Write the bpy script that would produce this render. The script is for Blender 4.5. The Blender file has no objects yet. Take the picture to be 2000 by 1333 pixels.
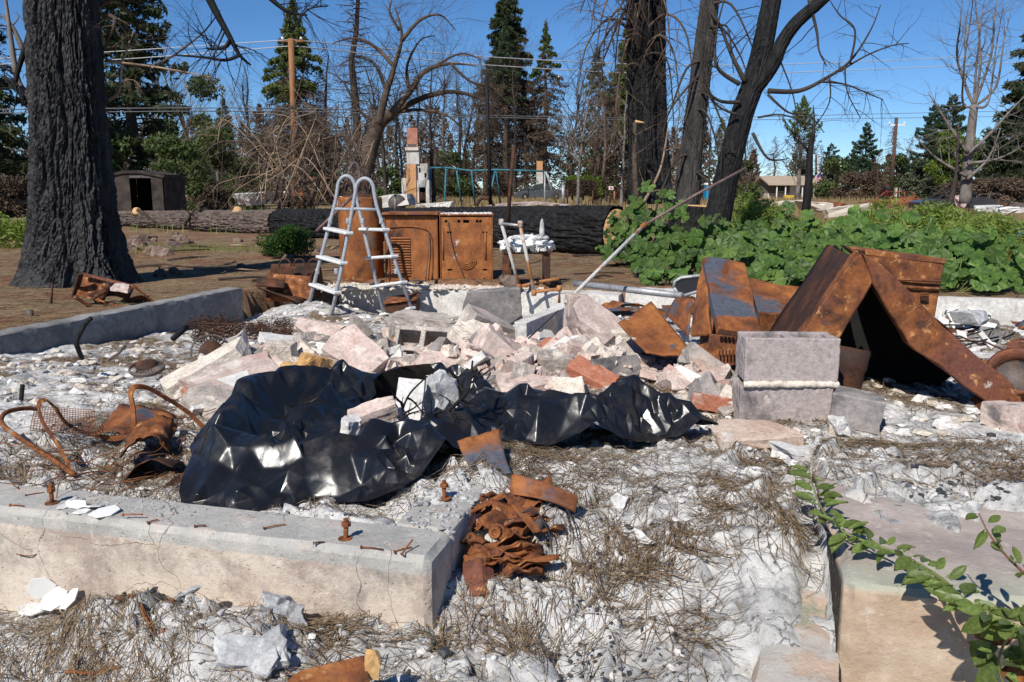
import bpy, bmesh, math, random
import numpy as np
from mathutils import Vector, Matrix, noise as mnoise
R = math.radians
scene = bpy.context.scene
COL = scene.collection

# ------------------------------------------------------------------ camera
F_PX, PITCH, CAM_Z = 1640.0, R(10.2), 1.0
cam_d = bpy.data.cameras.new('camera'); cam = bpy.data.objects.new('camera', cam_d); COL.objects.link(cam)
cam_d.sensor_width = 36.0; cam_d.lens = F_PX / 2000 * 36.0
cam_d.clip_start = 0.05; cam_d.clip_end = 3000
cam.location = (0, 0, CAM_Z); cam.rotation_euler = (R(90) - PITCH, 0, 0)
scene.camera = cam
# ------------------------------------------------------------------ sky and sun
SUN_EL, SUN_AZ = R(43), R(28)          # the shadows fall this far to the right of straight away
w = bpy.data.worlds.new('World'); scene.world = w; w.use_nodes = True
nt = w.node_tree; nt.nodes.clear()
sky = nt.nodes.new('ShaderNodeTexSky'); sky.sky_type = 'NISHITA'; sky.sun_disc = False
sky.sun_elevation = SUN_EL; sky.sun_rotation = R(180) + SUN_AZ
sky.altitude = 3000; sky.air_density = 1.0; sky.dust_density = 0.0; sky.ozone_density = 6.0
bg = nt.nodes.new('ShaderNodeBackground'); bg.inputs[1].default_value = 0.10
ow = nt.nodes.new('ShaderNodeOutputWorld')
hs = nt.nodes.new('ShaderNodeHueSaturation'); hs.inputs['Saturation'].default_value = 1.13; hs.inputs['Value'].default_value = 0.95
nt.links.new(sky.outputs[0], hs.inputs['Color']); nt.links.new(hs.outputs[0], bg.inputs[0]); nt.links.new(bg.outputs[0], ow.inputs[0])
sl = bpy.data.lights.new('sun', 'SUN'); sun = bpy.data.objects.new('sun', sl); COL.objects.link(sun)
sl.energy = 4.6; sl.angle = R(0.53); sl.color = (1.0, 0.95, 0.87)
sdir = Vector((math.sin(SUN_AZ) * math.cos(SUN_EL), math.cos(SUN_AZ) * math.cos(SUN_EL), -math.sin(SUN_EL)))
sun.rotation_euler = sdir.to_track_quat('-Z', 'Y').to_euler(); sun.location = (-6, -10, 14)
vs = scene.view_settings
vs.view_transform = 'Standard'; vs.look = 'None'; vs.exposure = 0.22; vs.gamma = 1.0; vs.use_curve_mapping = False

# ------------------------------------------------------------------ surveying: a sighted direction to a real place
CP, SP = math.cos(PITCH), math.sin(PITCH)
def _ray(x, y):
    return (x - 1000.0), F_PX * CP - (y - 666.5) * SP, -(F_PX * SP + (y - 666.5) * CP)
def at(x, y, Y):
    a, b, c = _ray(x, y); t = Y / b
    return Vector((a * t, Y, CAM_Z + c * t))
def onz(x, y, z):
    a, b, c = _ray(x, y); t = (z - CAM_Z) / c
    return Vector((a * t, b * t, z))
# site axes: the burnt house stands turned 15 degrees to the view
SA = R(15); C0 = (-0.21, 2.0)
UX, UY, VX, VY = math.cos(SA), -math.sin(SA), math.sin(SA), math.cos(SA)
def site(a, b, z=0.0): return Vector((C0[0] + a * UX + b * VX, C0[1] + a * UY + b * VY, z))
def to_site(x, y): return (x - C0[0]) * UX + (y - C0[1]) * UY, (x - C0[0]) * VX + (y - C0[1]) * VY

# ------------------------------------------------------------------ numpy noise
def _h(ix, iy, seed):
    n = (ix.astype(np.int64) * 374761393 + iy.astype(np.int64) * 668265263 + seed * 974711) & 0x7fffffff
    n = ((n ^ (n >> 13)) * 1274126177) & 0x7fffffff
    n = ((n ^ (n >> 16)) * 60493) & 0x7fffffff
    return (n & 0xffff) / 65535.0
def vn(x, y, seed=0):
    x = np.asarray(x, float); y = np.asarray(y, float)
    ix = np.floor(x); iy = np.floor(y); fx = x - ix; fy = y - iy
    u = fx * fx * fx * (fx * (fx * 6 - 15) + 10); v = fy * fy * fy * (fy * (fy * 6 - 15) + 10)
    a = _h(ix, iy, seed); b = _h(ix + 1, iy, seed); c = _h(ix, iy + 1, seed); d = _h(ix + 1, iy + 1, seed)
    return (a * (1 - u) + b * u) * (1 - v) + (c * (1 - u) + d * u) * v
def fbm(x, y, seed=0, oct=4, gain=0.5):
    s = 0; am = 1; t = 0
    for i in range(oct):
        s = s + am * (vn(x, y, seed + i * 17) - 0.5); t += am; am *= gain; x = x * 2.03 + 3.1; y = y * 2.03 + 1.7
    return s / t * 2
def cells(x, y, seed=0):
    x = np.asarray(x, float); y = np.asarray(y, float)
    ix = np.floor(x); iy = np.floor(y)
    d1 = np.full(x.shape, 9.0); d2 = np.full(x.shape, 9.0); r = np.zeros(x.shape); ox = np.zeros(x.shape); oy = np.zeros(x.shape); r2 = np.zeros(x.shape)
    for i in (-1, 0, 1):
        for j in (-1, 0, 1):
            cx = ix + i; cy = iy + j
            dx = cx + _h(cx, cy, seed) - x; dy = cy + _h(cx, cy, seed + 5) - y
            d = dx * dx + dy * dy
            m = d < d1
            d2 = np.where(m, d1, np.minimum(d2, d))
            r = np.where(m, _h(cx, cy, seed + 11), r); r2 = np.where(m, _h(cx, cy, seed + 23), r2); ox = np.where(m, dx, ox); oy = np.where(m, dy, oy); d1 = np.where(m, d, d1)
    return np.sqrt(d1), np.sqrt(d2), r, r2, ox, oy
def ss(x, a, b):
    t = np.clip((np.asarray(x, float) - a) / (b - a), 0, 1); return t * t * (3 - 2 * t)

# ------------------------------------------------------------------ objects
def tag(o, label=None, cat=None, group=None, kind=None):
    if label: o['label'] = label
    if cat: o['category'] = cat
    if group: o['group'] = group
    if kind: o['kind'] = kind
    return o
def thing(name, loc, label, cat, group=None, rz=0.0):
    o = bpy.data.objects.new(name, None); COL.objects.link(o); o.empty_display_size = 0.2
    o.location = loc; o.rotation_euler = (0, 0, rz)
    return tag(o, label, cat, group)
def link_mesh(name, me, mat=None, parent=None):
    if mat is not None and len(me.materials) == 0: me.materials.append(mat)
    o = bpy.data.objects.new(name, me); COL.objects.link(o)
    if parent is not None: o.parent = parent
    return o
def smooth(me, on=True):
    me.polygons.foreach_set('use_smooth', [on] * len(me.polygons)); me.update()
def np_mesh(name, V, Fc, sm=True):
    V = np.ascontiguousarray(V, dtype=np.float32); Fc = np.ascontiguousarray(Fc, dtype=np.int32)
    me = bpy.data.meshes.new(name); k = Fc.shape[1]
    me.vertices.add(len(V)); me.vertices.foreach_set('co', V.ravel())
    me.loops.add(Fc.size); me.loops.foreach_set('vertex_index', Fc.ravel())
    me.polygons.add(len(Fc)); me.polygons.foreach_set('loop_start', np.arange(0, Fc.size, k, dtype=np.int32))
    me.polygons.foreach_set('loop_total', np.full(len(Fc), k, dtype=np.int32))
    me.polygons.foreach_set('use_smooth', np.full(len(Fc), sm, dtype=bool))
    me.update(calc_edges=True); me.validate()
    return me
class MB:
    """collects shapes; build() links them as one mesh object"""
    def __init__(s): s.v = []; s.f = []
    def add(s, vs, fs):
        o = len(s.v); s.v.extend(vs); s.f.extend([tuple(i + o for i in f) for f in fs]); return s
    def box(s, c, d, rot=None):
        x, y, z = d[0] / 2, d[1] / 2, d[2] / 2
        p = [Vector((sx * x, sy * y, sz * z)) for sz in (-1, 1) for sx, sy in ((-1, -1), (1, -1), (1, 1), (-1, 1))]
        if rot is not None: p = [rot @ q for q in p]
        c = Vector(c)
        return s.add([q + c for q in p], [(3, 2, 1, 0), (4, 5, 6, 7), (0, 1, 5, 4), (1, 2, 6, 5), (2, 3, 7, 6), (3, 0, 4, 7)])
    def hexa(s, p):   # 8 corners: bottom ring, top ring
        return s.add([Vector(q) for q in p], [(3, 2, 1, 0), (4, 5, 6, 7), (0, 1, 5, 4), (1, 2, 6, 5), (2, 3, 7, 6), (3, 0, 4, 7)])
    def tube(s, pts, r, n=6, cap=True):
        pts = [Vector(p) for p in pts]; m = len(pts)
        if not hasattr(r, '__len__'): r = [r] * m
        t0 = (pts[1] - pts[0]).normalized()
        x = t0.orthogonal().normalized(); vs = []
        for i, p in enumerate(pts):
            t = (pts[min(i + 1, m - 1)] - pts[max(i - 1, 0)])
            t = t.normalized() if t.length > 1e-9 else t0
            x = x - t * x.dot(t)
            x = x.normalized() if x.length > 1e-6 else t.orthogonal().normalized()
            y = t.cross(x)
            for k in range(n):
                a = 2 * math.pi * k / n; vs.append(p + (x * math.cos(a) + y * math.sin(a)) * r[i])
        fs = [(i * n + k, i * n + (k + 1) % n, (i + 1) * n + (k + 1) % n, (i + 1) * n + k) for i in range(m - 1) for k in range(n)]
        if cap and n > 2: fs += [tuple(range(n - 1, -1, -1)), tuple(range((m - 1) * n, m * n))]
        return s.add(vs, fs)
    def lathe(s, c, prof, n=16, axis=None, cap=True):   # prof: (radius, height)
        q = Vector(axis).to_track_quat('Z', 'Y').to_matrix() if axis is not None else Matrix.Identity(3)
        c = Vector(c); vs = []
        for r, h in prof:
            for k in range(n):
                a = 2 * math.pi * k / n; vs.append(c + q @ Vector((r * math.cos(a), r * math.sin(a), h)))
        m = len(prof)
        fs = [(i * n + k, i * n + (k + 1) % n, (i + 1) * n + (k + 1) % n, (i + 1) * n + k) for i in range(m - 1) for k in range(n)]
        if cap: fs += [tuple(range(n - 1, -1, -1)), tuple(range((m - 1) * n, m * n))]
        return s.add(vs, fs)
    def prism(s, poly, off):   # poly: list of 3-D points, extruded by off
        n = len(poly); off = Vector(off); p = [Vector(q) for q in poly]
        return s.add(p + [q + off for q in p], [tuple(range(n - 1, -1, -1)), tuple(range(n, 2 * n))] + [(i, (i + 1) % n, n + (i + 1) % n, n + i) for i in range(n)])
    def build(s, name, mat, parent=None, origin=None, sm=False, bev=0.0, local=False, dent=0.0):
        if origin is None: origin = Vector((0, 0, 0))
        org = Vector(origin)
        if parent is not None and not local:
            inv = world_of(parent).inverted(); vs = [inv @ Vector(v) for v in s.v]
            if origin is not None and org.length > 0:
                o2 = inv @ org; vs = [v - o2 for v in vs]
            else: o2 = Vector((0, 0, 0))
        else:
            o2 = org; vs = [Vector(v) - org for v in s.v]
        me = bpy.data.meshes.new(name); me.from_pydata([tuple(v) for v in vs], [], s.f)
        if bev > 0:
            bm = bmesh.new(); bm.from_mesh(me)
            bmesh.ops.remove_doubles(bm, verts=bm.verts, dist=1e-5)
            bmesh.ops.recalc_face_normals(bm, faces=bm.faces)
            eds = [e for e in bm.edges if len(e.link_faces) == 2 and e.calc_face_angle(0) > 0.5]
            bmesh.ops.bevel(bm, geom=eds, offset=bev, segments=1, affect='EDGES', profile=0.5)
            if dent > 0:   # buckled sheet metal
                for _ in range(4):
                    lo = [e for e in bm.edges if e.calc_length() > .07]
                    if lo: bmesh.ops.subdivide_edges(bm, edges=lo, cuts=1, use_grid_fill=True)
                bmesh.ops.triangulate(bm, faces=bm.faces[:])
                for v in bm.verts:
                    p = v.co * 5.0 + Vector((len(name), 0, 0)); k = mnoise.noise(p) + .5 * mnoise.noise(p * 2.7) + .25 * mnoise.noise(p * 7); v.co += Vector((mnoise.noise(p + Vector((9, 0, 0))), mnoise.noise(p + Vector((0, 9, 0))), k)) * dent
            bm.to_mesh(me); bm.free()
        me.update()
        if sm: smooth(me)
        o = link_mesh(name, me, mat, parent); o.location = o2
        return o
def world_of(o):
    m = Matrix.Translation(o.location) @ o.rotation_euler.to_matrix().to_4x4() @ Matrix.Diagonal((*o.scale, 1))
    return world_of(o.parent) @ m if o.parent else m
def copy_tree(o, parent=None):
    kids = [c for c in o.children]
    c = o.copy(); COL.objects.link(c); c.parent = parent
    for k in kids: copy_tree(k, c)
    return c
def bez(p0, p1, p2, p3, n=12):
    p0, p1, p2, p3 = map(Vector, (p0, p1, p2, p3)); o = []
    for i in range(n + 1):
        t = i / n; o.append(p0 * (1 - t) ** 3 + p1 * 3 * t * (1 - t) ** 2 + p2 * 3 * t * t * (1 - t) + p3 * t ** 3)
    return o
def spline(pts, n=6):
    pts = [Vector(p) for p in pts]; o = []
    for i in range(len(pts) - 1):
        a = pts[max(i - 1, 0)]; b = pts[i]; c = pts[i + 1]; d = pts[min(i + 2, len(pts) - 1)]
        for k in range(n):
            t = k / n
            o.append(0.5 * ((2 * b) + (c - a) * t + (2 * a - 5 * b + 4 * c - d) * t * t + (3 * b - a - 3 * c + d) * t ** 3))
    o.append(pts[-1]); return o
def lerp_list(a, b, n): return [a + (b - a) * i / (n - 1) for i in range(n)]
def sheet(name, corners, mat, parent=None, nu=14, nv=10, bulge=(0, 0, 0), rough=0.0, thick=0.003, seed=0, curl=None):
    """bent sheet of metal between four corners p00,p10,p11,p01"""
    p00, p10, p11, p01 = [Vector(c) for c in corners]; V = []; B = Vector(bulge)
    nrm = (p10 - p00).cross(p01 - p00).normalized()
    for j in range(nv + 1):
        for i in range(nu + 1):
            u, v = i / nu, j / nv
            p = (p00 * (1 - u) + p10 * u) * (1 - v) + (p01 * (1 - u) + p11 * u) * v
            p = p + B * (4 * u * (1 - u)) * (1 - 0.3 * v)
            if curl: p = p + Vector(curl) * v * v
            if rough: p = p + nrm * rough * (mnoise.noise(Vector((u * 3 + seed, v * 3, seed * 1.7))) + 0.4 * mnoise.noise(Vector((u * 9 + seed, v * 9, 2.2)))) 
            if rough and (i in (0, nu) or j in (0, nv)):
                p = p + (p10 - p00).normalized() * rough * 0.5 * mnoise.noise(Vector((u * 12, v * 12, seed + 5.0)))
            V.append(p)
    W_ = nu + 1
    fs = [(j * W_ + i, j * W_ + i + 1, (j + 1) * W_ + i + 1, (j + 1) * W_ + i) for j in range(nv) for i in range(nu)]
    m = MB(); m.add(V, fs)
    org = sum(V, Vector()) / len(V)
    o = m.build(name, mat, parent, origin=org, sm=True)
    md = o.modifiers.new('thick', 'SOLIDIFY'); md.thickness = thick; md.offset = 0
    return o

# ------------------------------------------------------------------ materials
MATS = {}
def mk(name, cols, scale=6.0, detail=6.0, rough=0.9, bump=0.3, bscale=30.0, metal=0.0, spec=0.3, patches=(), stretch=None, coat=0.0, distort=0.3, bdist=0.01, rnd=True, trans=None, val=0.0, grain=0.7):
    m = bpy.data.materials.new(name); m.use_nodes = True; t = m.node_tree; N = t.nodes; L = t.links
    b = N['Principled BSDF']
    tc = N.new('ShaderNodeTexCoord'); vec = tc.outputs['Object']
    if rnd:
        oi = N.new('ShaderNodeObjectInfo'); mu = N.new('ShaderNodeVectorMath'); mu.operation = 'ADD'
        sc_ = N.new('ShaderNodeMath'); sc_.operation = 'MULTIPLY'; sc_.inputs[1].default_value = 37.0
        L.new(oi.outputs['Random'], sc_.inputs[0]); L.new(vec, mu.inputs[0]); L.new(sc_.outputs[0], mu.inputs[1]); vec = mu.outputs[0]
    base_vec = vec
    if stretch:
        mp = N.new('ShaderNodeMapping'); mp.inputs['Scale'].default_value = stretch; L.new(vec, mp.inputs[0]); vec = mp.outputs[0]
    def noise(sc, det=detail, v=None, dist=distort, rgh=0.6):
        n = N.new('ShaderNodeTexNoise'); n.inputs['Scale'].default_value = sc; n.inputs['Detail'].default_value = det
        n.inputs['Roughness'].default_value = rgh; n.inputs['Distortion'].default_value = dist; L.new(v or vec, n.inputs['Vector']); return n.outputs[0]
    def ramp(fac, stops):
        r = N.new('ShaderNodeValToRGB'); e = r.color_ramp.elements
        while len(e) < len(stops): e.new(0.5)
        for i, (p, c) in enumerate(stops): e[i].position = p; e[i].color = (*c, 1) if len(c) == 3 else c
        L.new(fac, r.inputs[0]); return r.outputs[0]
    n1 = noise(scale)
    k = len(cols)
    stops = [(0.32 + 0.36 * i / max(k - 1, 1), c) for i, c in enumerate(cols)]
    col = ramp(n1, stops)
    for (pc, ps, th, sf) in patches:
        f = ramp(noise(ps), [(th, (0, 0, 0)), (min(th + sf, 1), (1, 1, 1))])
        mx = N.new('ShaderNodeMix'); mx.data_type = 'RGBA'; L.new(f, mx.inputs[0]); L.new(col, mx.inputs[6]); mx.inputs[7].default_value = (*pc, 1); col = mx.outputs[2]
    if bump > 0:
        g1 = noise(scale * 7, 6, None, 0.0, 0.75); gr = ramp(g1, [(0.30, (0.42, 0.42, 0.42)), (0.5, (1, 1, 1)), (0.72, (1.35, 1.35, 1.35))])
        mg = N.new('ShaderNodeMix'); mg.data_type = 'RGBA'; mg.blend_type = 'MULTIPLY'; mg.inputs[0].default_value = grain; L.new(col, mg.inputs[6]); L.new(gr, mg.inputs[7]); col = mg.outputs[2]
    if val and rnd:
        hs = N.new('ShaderNodeHueSaturation'); ma = N.new('ShaderNodeMath'); ma.operation = 'MULTIPLY_ADD'
        ma.inputs[1].default_value = 2 * val; ma.inputs[2].default_value = 1 - val
        L.new(oi.outputs['Random'], ma.inputs[0]); L.new(ma.outputs[0], hs.inputs['Value']); L.new(col, hs.inputs['Color']); col = hs.outputs[0]
    L.new(col, b.inputs['Base Color'])
    b.inputs['Roughness'].default_value = rough; b.inputs['Metallic'].default_value = metal; b.inputs['Specular IOR Level'].default_value = spec
    b.inputs['Coat Weight'].default_value = coat
    if bump > 0:
        bp = N.new('ShaderNodeBump'); bp.inputs['Strength'].default_value = bump; bp.inputs['Distance'].default_value = bdist
        L.new(noise(bscale, 8), bp.inputs['Height']); L.new(bp.outputs[0], b.inputs['Normal'])
    if trans:   # thin leaves let light through
        tr = N.new('ShaderNodeBsdfTranslucent'); tr.inputs[0].default_value = (*trans, 1)
        ad = N.new('ShaderNodeMixShader'); ad.inputs[0].default_value = 0.3
        L.new(b.outputs[0], ad.inputs[1]); L.new(tr.outputs[0], ad.inputs[2]); L.new(ad.outputs[0], N['Material Output'].inputs[0])
    MATS[name] = m; return m

RUST, RUST2, RUSTD, SLATE = (0.25, 0.088, 0.028), (0.155, 0.054, 0.021), (0.055, 0.026, 0.017), (0.075, 0.085, 0.11)
mk('rust', [RUSTD, RUST2, RUST, (0.36, 0.15, 0.05)], 9, 10, 0.85, 0.6, 60, patches=[((0.16, 0.06, 0.04), 2.2, 0.50, 0.10), (RUSTD, 5, 0.56, 0.08), ((0.44, 0.22, 0.09), 18, 0.60, 0.06), ((0.5, 0.43, 0.36), 11, 0.70, 0.03), (SLATE, 7, 0.66, 0.04)], bdist=0.004)
mk('rust_paint', [RUSTD, RUST2, RUST, (0.36, 0.14, 0.04)], 6, 8, 0.7, 0.4, 50, patches=[(SLATE, 2.6, 0.52, 0.05), ((0.13, 0.07, 0.055), 4, 0.58, 0.1)], bdist=0.004)
mk('rust_drum', [RUST2, RUST, (0.36, 0.14, 0.045)], 5, 8, 0.8, 0.4, 50, patches=[(RUSTD, 2.2, 0.56, 0.1), ((0.16, 0.14, 0.11), 3.1, 0.62, 0.04), ((0.5, 0.3, 0.14), 9, 0.66, 0.05)], stretch=(1, 1, 0.5), bdist=0.004)
mk('rust_white', [RUST2, RUST, (0.36, 0.14, 0.04)], 6, 8, 0.75, 0.4, 50, patches=[((0.55, 0.52, 0.47), 4.0, 0.64, 0.03), (SLATE, 5, 0.62, 0.05)], bdist=0.004)
mk('rust_dark', [(0.03, 0.02, 0.017), RUSTD, (0.12, 0.045, 0.02)], 8, 8, 0.8, 0.4, 60, patches=[(RUST2, 5, 0.58, 0.1)], bdist=0.004)
mk('rust_bright', [RUSTD, RUST2, RUST, (0.34, 0.125, 0.04)], 20, 8, 0.85, 0.6, 90, patches=[(RUSTD, 10, 0.54, 0.08), ((0.30, 0.26, 0.22), 9, 0.68, 0.04)], bdist=0.003)
mk('iron_grey', [(0.05, 0.045, 0.045), (0.10, 0.085, 0.08), (0.15, 0.11, 0.09)], 14, 6, 0.6, 0.3, 60, patches=[(RUST2, 8, 0.58, 0.1)], bdist=0.003)
mk('soot', [(0.006, 0.006, 0.006), (0.015, 0.014, 0.013)], 8, 4, 0.9, 0.2, 30)  # soot black; inside the lean-to it stands in for unlit depth
mk('conc_pink', [(0.40, 0.32, 0.28), (0.52, 0.41, 0.365), (0.62, 0.52, 0.465)], 8, 9, 0.95, 0.8, 60, patches=[((0.50, 0.29, 0.24), 5, 0.55, 0.14), ((0.66, 0.60, 0.52), 6, 0.58, 0.08), ((0.17, 0.15, 0.145), 4, 0.62, 0.1)], val=0.18, bdist=0.006)
mk('conc_grey', [(0.25, 0.22, 0.20), (0.38, 0.335, 0.30), (0.50, 0.44, 0.39)], 8, 9, 0.95, 0.8, 60, patches=[((0.12, 0.115, 0.115), 4, 0.60, 0.1), ((0.52, 0.38, 0.32), 5, 0.58, 0.1), ((0.62, 0.56, 0.48), 7, 0.60, 0.06)], val=0.2, bdist=0.006)
mk('conc_sooty', [(0.15, 0.145, 0.145), (0.23, 0.21, 0.20), (0.33, 0.29, 0.27)], 6, 8, 0.95, 0.6, 70, patches=[((0.05, 0.048, 0.048), 4, 0.56, 0.14)], val=0.15, bdist=0.006)
mk('mortar', [(0.50, 0.43, 0.35), (0.60, 0.53, 0.45), (0.66, 0.60, 0.53)], 9, 8, 0.98, 0.9, 45, val=0.12, bdist=0.012)
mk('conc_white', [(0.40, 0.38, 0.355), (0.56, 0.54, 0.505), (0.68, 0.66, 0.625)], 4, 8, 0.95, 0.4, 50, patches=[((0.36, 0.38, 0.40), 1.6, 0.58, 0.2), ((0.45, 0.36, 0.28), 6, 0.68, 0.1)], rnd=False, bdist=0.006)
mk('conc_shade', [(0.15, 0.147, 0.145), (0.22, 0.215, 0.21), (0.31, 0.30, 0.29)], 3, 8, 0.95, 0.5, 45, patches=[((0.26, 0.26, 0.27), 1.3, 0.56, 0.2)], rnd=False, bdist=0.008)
mk('brick', [(0.36, 0.12, 0.07), (0.46, 0.18, 0.11), (0.52, 0.26, 0.18)], 8, 6, 0.95, 0.6, 70, patches=[((0.55, 0.48, 0.43), 7, 0.58, 0.08), ((0.10, 0.08, 0.08), 4, 0.62, 0.1)], val=0.15, bdist=0.006)
mk('ochre_stone', [(0.38, 0.20, 0.09), (0.52, 0.30, 0.12), (0.60, 0.42, 0.22)], 9, 6, 0.9, 0.5, 50, bdist=0.01)
mk('peach_conc', [(0.42, 0.30, 0.23), (0.54, 0.41, 0.33), (0.62, 0.51, 0.42)], 7, 9, 0.95, 0.7, 50, patches=[((0.40, 0.20, 0.12), 5, 0.60, 0.08), ((0.62, 0.58, 0.52), 6, 0.6, 0.08)], bdist=0.008)
mk('stone', [(0.09, 0.06, 0.048), (0.16, 0.11, 0.085), (0.25, 0.19, 0.155)], 7, 6, 0.9, 0.5, 40, val=0.3, bdist=0.01)
mk('char', [(0.005, 0.005, 0.0055), (0.011, 0.011, 0.0115), (0.024, 0.023, 0.0235)], 12, 8, 0.66, 0.7, 40, spec=0.22, stretch=(1, 1, 0.25), bdist=0.02)
mk('char_bark', [(0.010, 0.010, 0.011), (0.022, 0.022, 0.023), (0.045, 0.044, 0.045)], 7, 8, 0.6, 0.7, 40, spec=0.35, stretch=(1, 1, 0.3), patches=[((0.10, 0.055, 0.03), 3.0, 0.69, 0.04), ((0.075, 0.075, 0.078), 5, 0.62, 0.10)], bdist=0.02)
mk('char_bits', [(0.012, 0.012, 0.014), (0.035, 0.036, 0.04), (0.07, 0.07, 0.08)], 30, 4, 0.55, 0.5, 90, spec=0.5, bdist=0.004)
mk('bark_grey', [(0.022, 0.020, 0.019), (0.045, 0.041, 0.038), (0.075, 0.068, 0.062)], 9, 8, 0.9, 0.8, 26, stretch=(1, 1, 0.22), bdist=0.03)
mk('bark_brown', [(0.035, 0.025, 0.018), (0.07, 0.05, 0.037), (0.12, 0.09, 0.066)], 8, 6, 0.9, 0.4, 40)
mk('bark_pink', [(0.07, 0.052, 0.044), (0.125, 0.095, 0.08), (0.19, 0.145, 0.125)], 7, 8, 0.95, 0.9, 18, patches=[((0.05, 0.04, 0.036), 2.0, 0.60, 0.15)], rnd=False, bdist=0.04)
mk('twig', [(0.06, 0.038, 0.026), (0.10, 0.068, 0.048), (0.16, 0.115, 0.085)], 3, 3, 0.9, 0)
mk('twig_dark', [(0.022, 0.017, 0.014), (0.045, 0.035, 0.029), (0.07, 0.055, 0.045)], 3, 3, 0.9, 0)
mk('twig_pale', [(0.17, 0.115, 0.075), (0.27, 0.19, 0.13), (0.40, 0.30, 0.21)], 4, 3, 0.85, 0)
mk('twig_grey', [(0.10, 0.085, 0.075), (0.16, 0.14, 0.125), (0.22, 0.195, 0.175)], 4, 3, 0.9, 0)
mk('cut_wood', [(0.42, 0.22, 0.085), (0.56, 0.33, 0.15), (0.64, 0.43, 0.23)], 5, 6, 0.85, 0.4, 30, stretch=(1, 1, 5), rnd=False)
mk('dead_needles', [(0.042, 0.029, 0.020), (0.088, 0.060, 0.040), (0.14, 0.096, 0.066)], 0.9, 5, 0.9, 0)
def leafmat(n, a, b_, c, tr, sc=0.8, rough=0.6, val=0.0, patches=()): mk(n, [a, b_, c], sc, 4, rough, 0, trans=tr, spec=0.3, rnd=True, val=val, patches=patches)
leafmat('fol_dark', (0.026, 0.036, 0.018), (0.048, 0.064, 0.028), (0.078, 0.094, 0.042), (0.07, 0.10, 0.03))
leafmat('fol_pine', (0.022, 0.042, 0.021), (0.042, 0.074, 0.034), (0.072, 0.112, 0.05), (0.07, 0.12, 0.04))
leafmat('fol_cedar', (0.058, 0.078, 0.018), (0.10, 0.13, 0.028), (0.145, 0.175, 0.045), (0.14, 0.18, 0.04))
leafmat('fol_mid', (0.044, 0.062, 0.02), (0.076, 0.104, 0.032), (0.115, 0.148, 0.05), (0.11, 0.15, 0.04))
leafmat('fol_light', (0.06, 0.10, 0.012), (0.11, 0.165, 0.02), (0.16, 0.22, 0.04), (0.14, 0.2, 0.02))
leafmat('fol_olive', (0.05, 0.065, 0.035), (0.085, 0.105, 0.06), (0.13, 0.155, 0.095), (0.1, 0.12, 0.06))
leafmat('fol_bush', (0.014, 0.042, 0.007), (0.03, 0.078, 0.012), (0.06, 0.125, 0.02), (0.06, 0.13, 0.015), sc=5)
leafmat('mallow', (0.034, 0.074, 0.014), (0.062, 0.122, 0.024), (0.10, 0.178, 0.038), (0.13, 0.23, 0.03), sc=6, rough=0.5, val=0.4, patches=[((0.12, 0.19, 0.035), 1.6, 0.52, 0.12), ((0.17, 0.16, 0.05), 9, 0.66, 0.04), ((0.02, 0.05, 0.012), 2.3, 0.58, 0.1)])
leafmat('weed', (0.12, 0.18, 0.03), (0.19, 0.26, 0.05), (0.27, 0.33, 0.09), (0.3, 0.38, 0.06), sc=3)
leafmat('vine_leaf', (0.08, 0.125, 0.03), (0.13, 0.18, 0.045), (0.21, 0.26, 0.09), (0.22, 0.28, 0.06), sc=9, rough=0.38, val=0.35)
leafmat('straw', (0.20, 0.14, 0.065), (0.33, 0.245, 0.12), (0.45, 0.36, 0.2), (0.3, 0.22, 0.1), sc=3)
mk('needle_brown', [(0.065, 0.044, 0.027), (0.18, 0.122, 0.070), (0.34, 0.25, 0.155)], 70, 2, 0.75, 0, rnd=False)
mk('vine_stem', [(0.14, 0.17, 0.05), (0.2, 0.22, 0.08)], 6, 3, 0.6, 0)
mk('vine_stem_red', [(0.14, 0.06, 0.04), (0.2, 0.1, 0.06)], 6, 3, 0.6, 0)
mk('ash_chip', [(0.50, 0.48, 0.46), (0.64, 0.62, 0.59), (0.74, 0.72, 0.69)], 12, 6, 0.98, 0.5, 80, val=0.1, bdist=0.004)
mk('ash_grey', [(0.26, 0.26, 0.265), (0.40, 0.40, 0.40), (0.56, 0.56, 0.55)], 14, 6, 0.95, 0.6, 70, patches=[((0.10, 0.10, 0.11), 9, 0.62, 0.06)], val=0.15, bdist=0.006)
mk('porcelain', [(0.72, 0.71, 0.68), (0.78, 0.77, 0.74)], 5, 2, 0.25, 0, spec=0.5)
mk('ladder_grey', [(0.30, 0.32, 0.35), (0.36, 0.38, 0.41)], 6, 4, 0.42, 0.05, 40, spec=0.4)
mk('ladder_white', [(0.62, 0.62, 0.61), (0.72, 0.72, 0.71)], 6, 4, 0.5, 0.05, 40, spec=0.4)
mk('zinc', [(0.24, 0.25, 0.26), (0.36, 0.37, 0.38), (0.44, 0.44, 0.44)], 9, 6, 0.5, 0.15, 60, metal=0.35, patches=[((0.35, 0.17, 0.07), 5, 0.66, 0.06)])
mk('pipe_rusty_white', [(0.42, 0.39, 0.36), (0.52, 0.5, 0.47)], 9, 6, 0.7, 0.2, 60, patches=[((0.36, 0.16, 0.06), 5, 0.52, 0.06)])
mk('pipe_brown', [(0.10, 0.065, 0.06), (0.17, 0.11, 0.10), (0.24, 0.16, 0.14)], 9, 6, 0.7, 0.2, 60)
mk('copper', [(0.26, 0.10, 0.04), (0.40, 0.17, 0.06), (0.5, 0.25, 0.1)], 9, 6, 0.65, 0.2, 60)
mk('melt_alu', [(0.16, 0.165, 0.17), (0.26, 0.265, 0.27), (0.37, 0.37, 0.37)], 14, 8, 0.5, 0.7, 50, metal=0.2, bdist=0.006)
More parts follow.
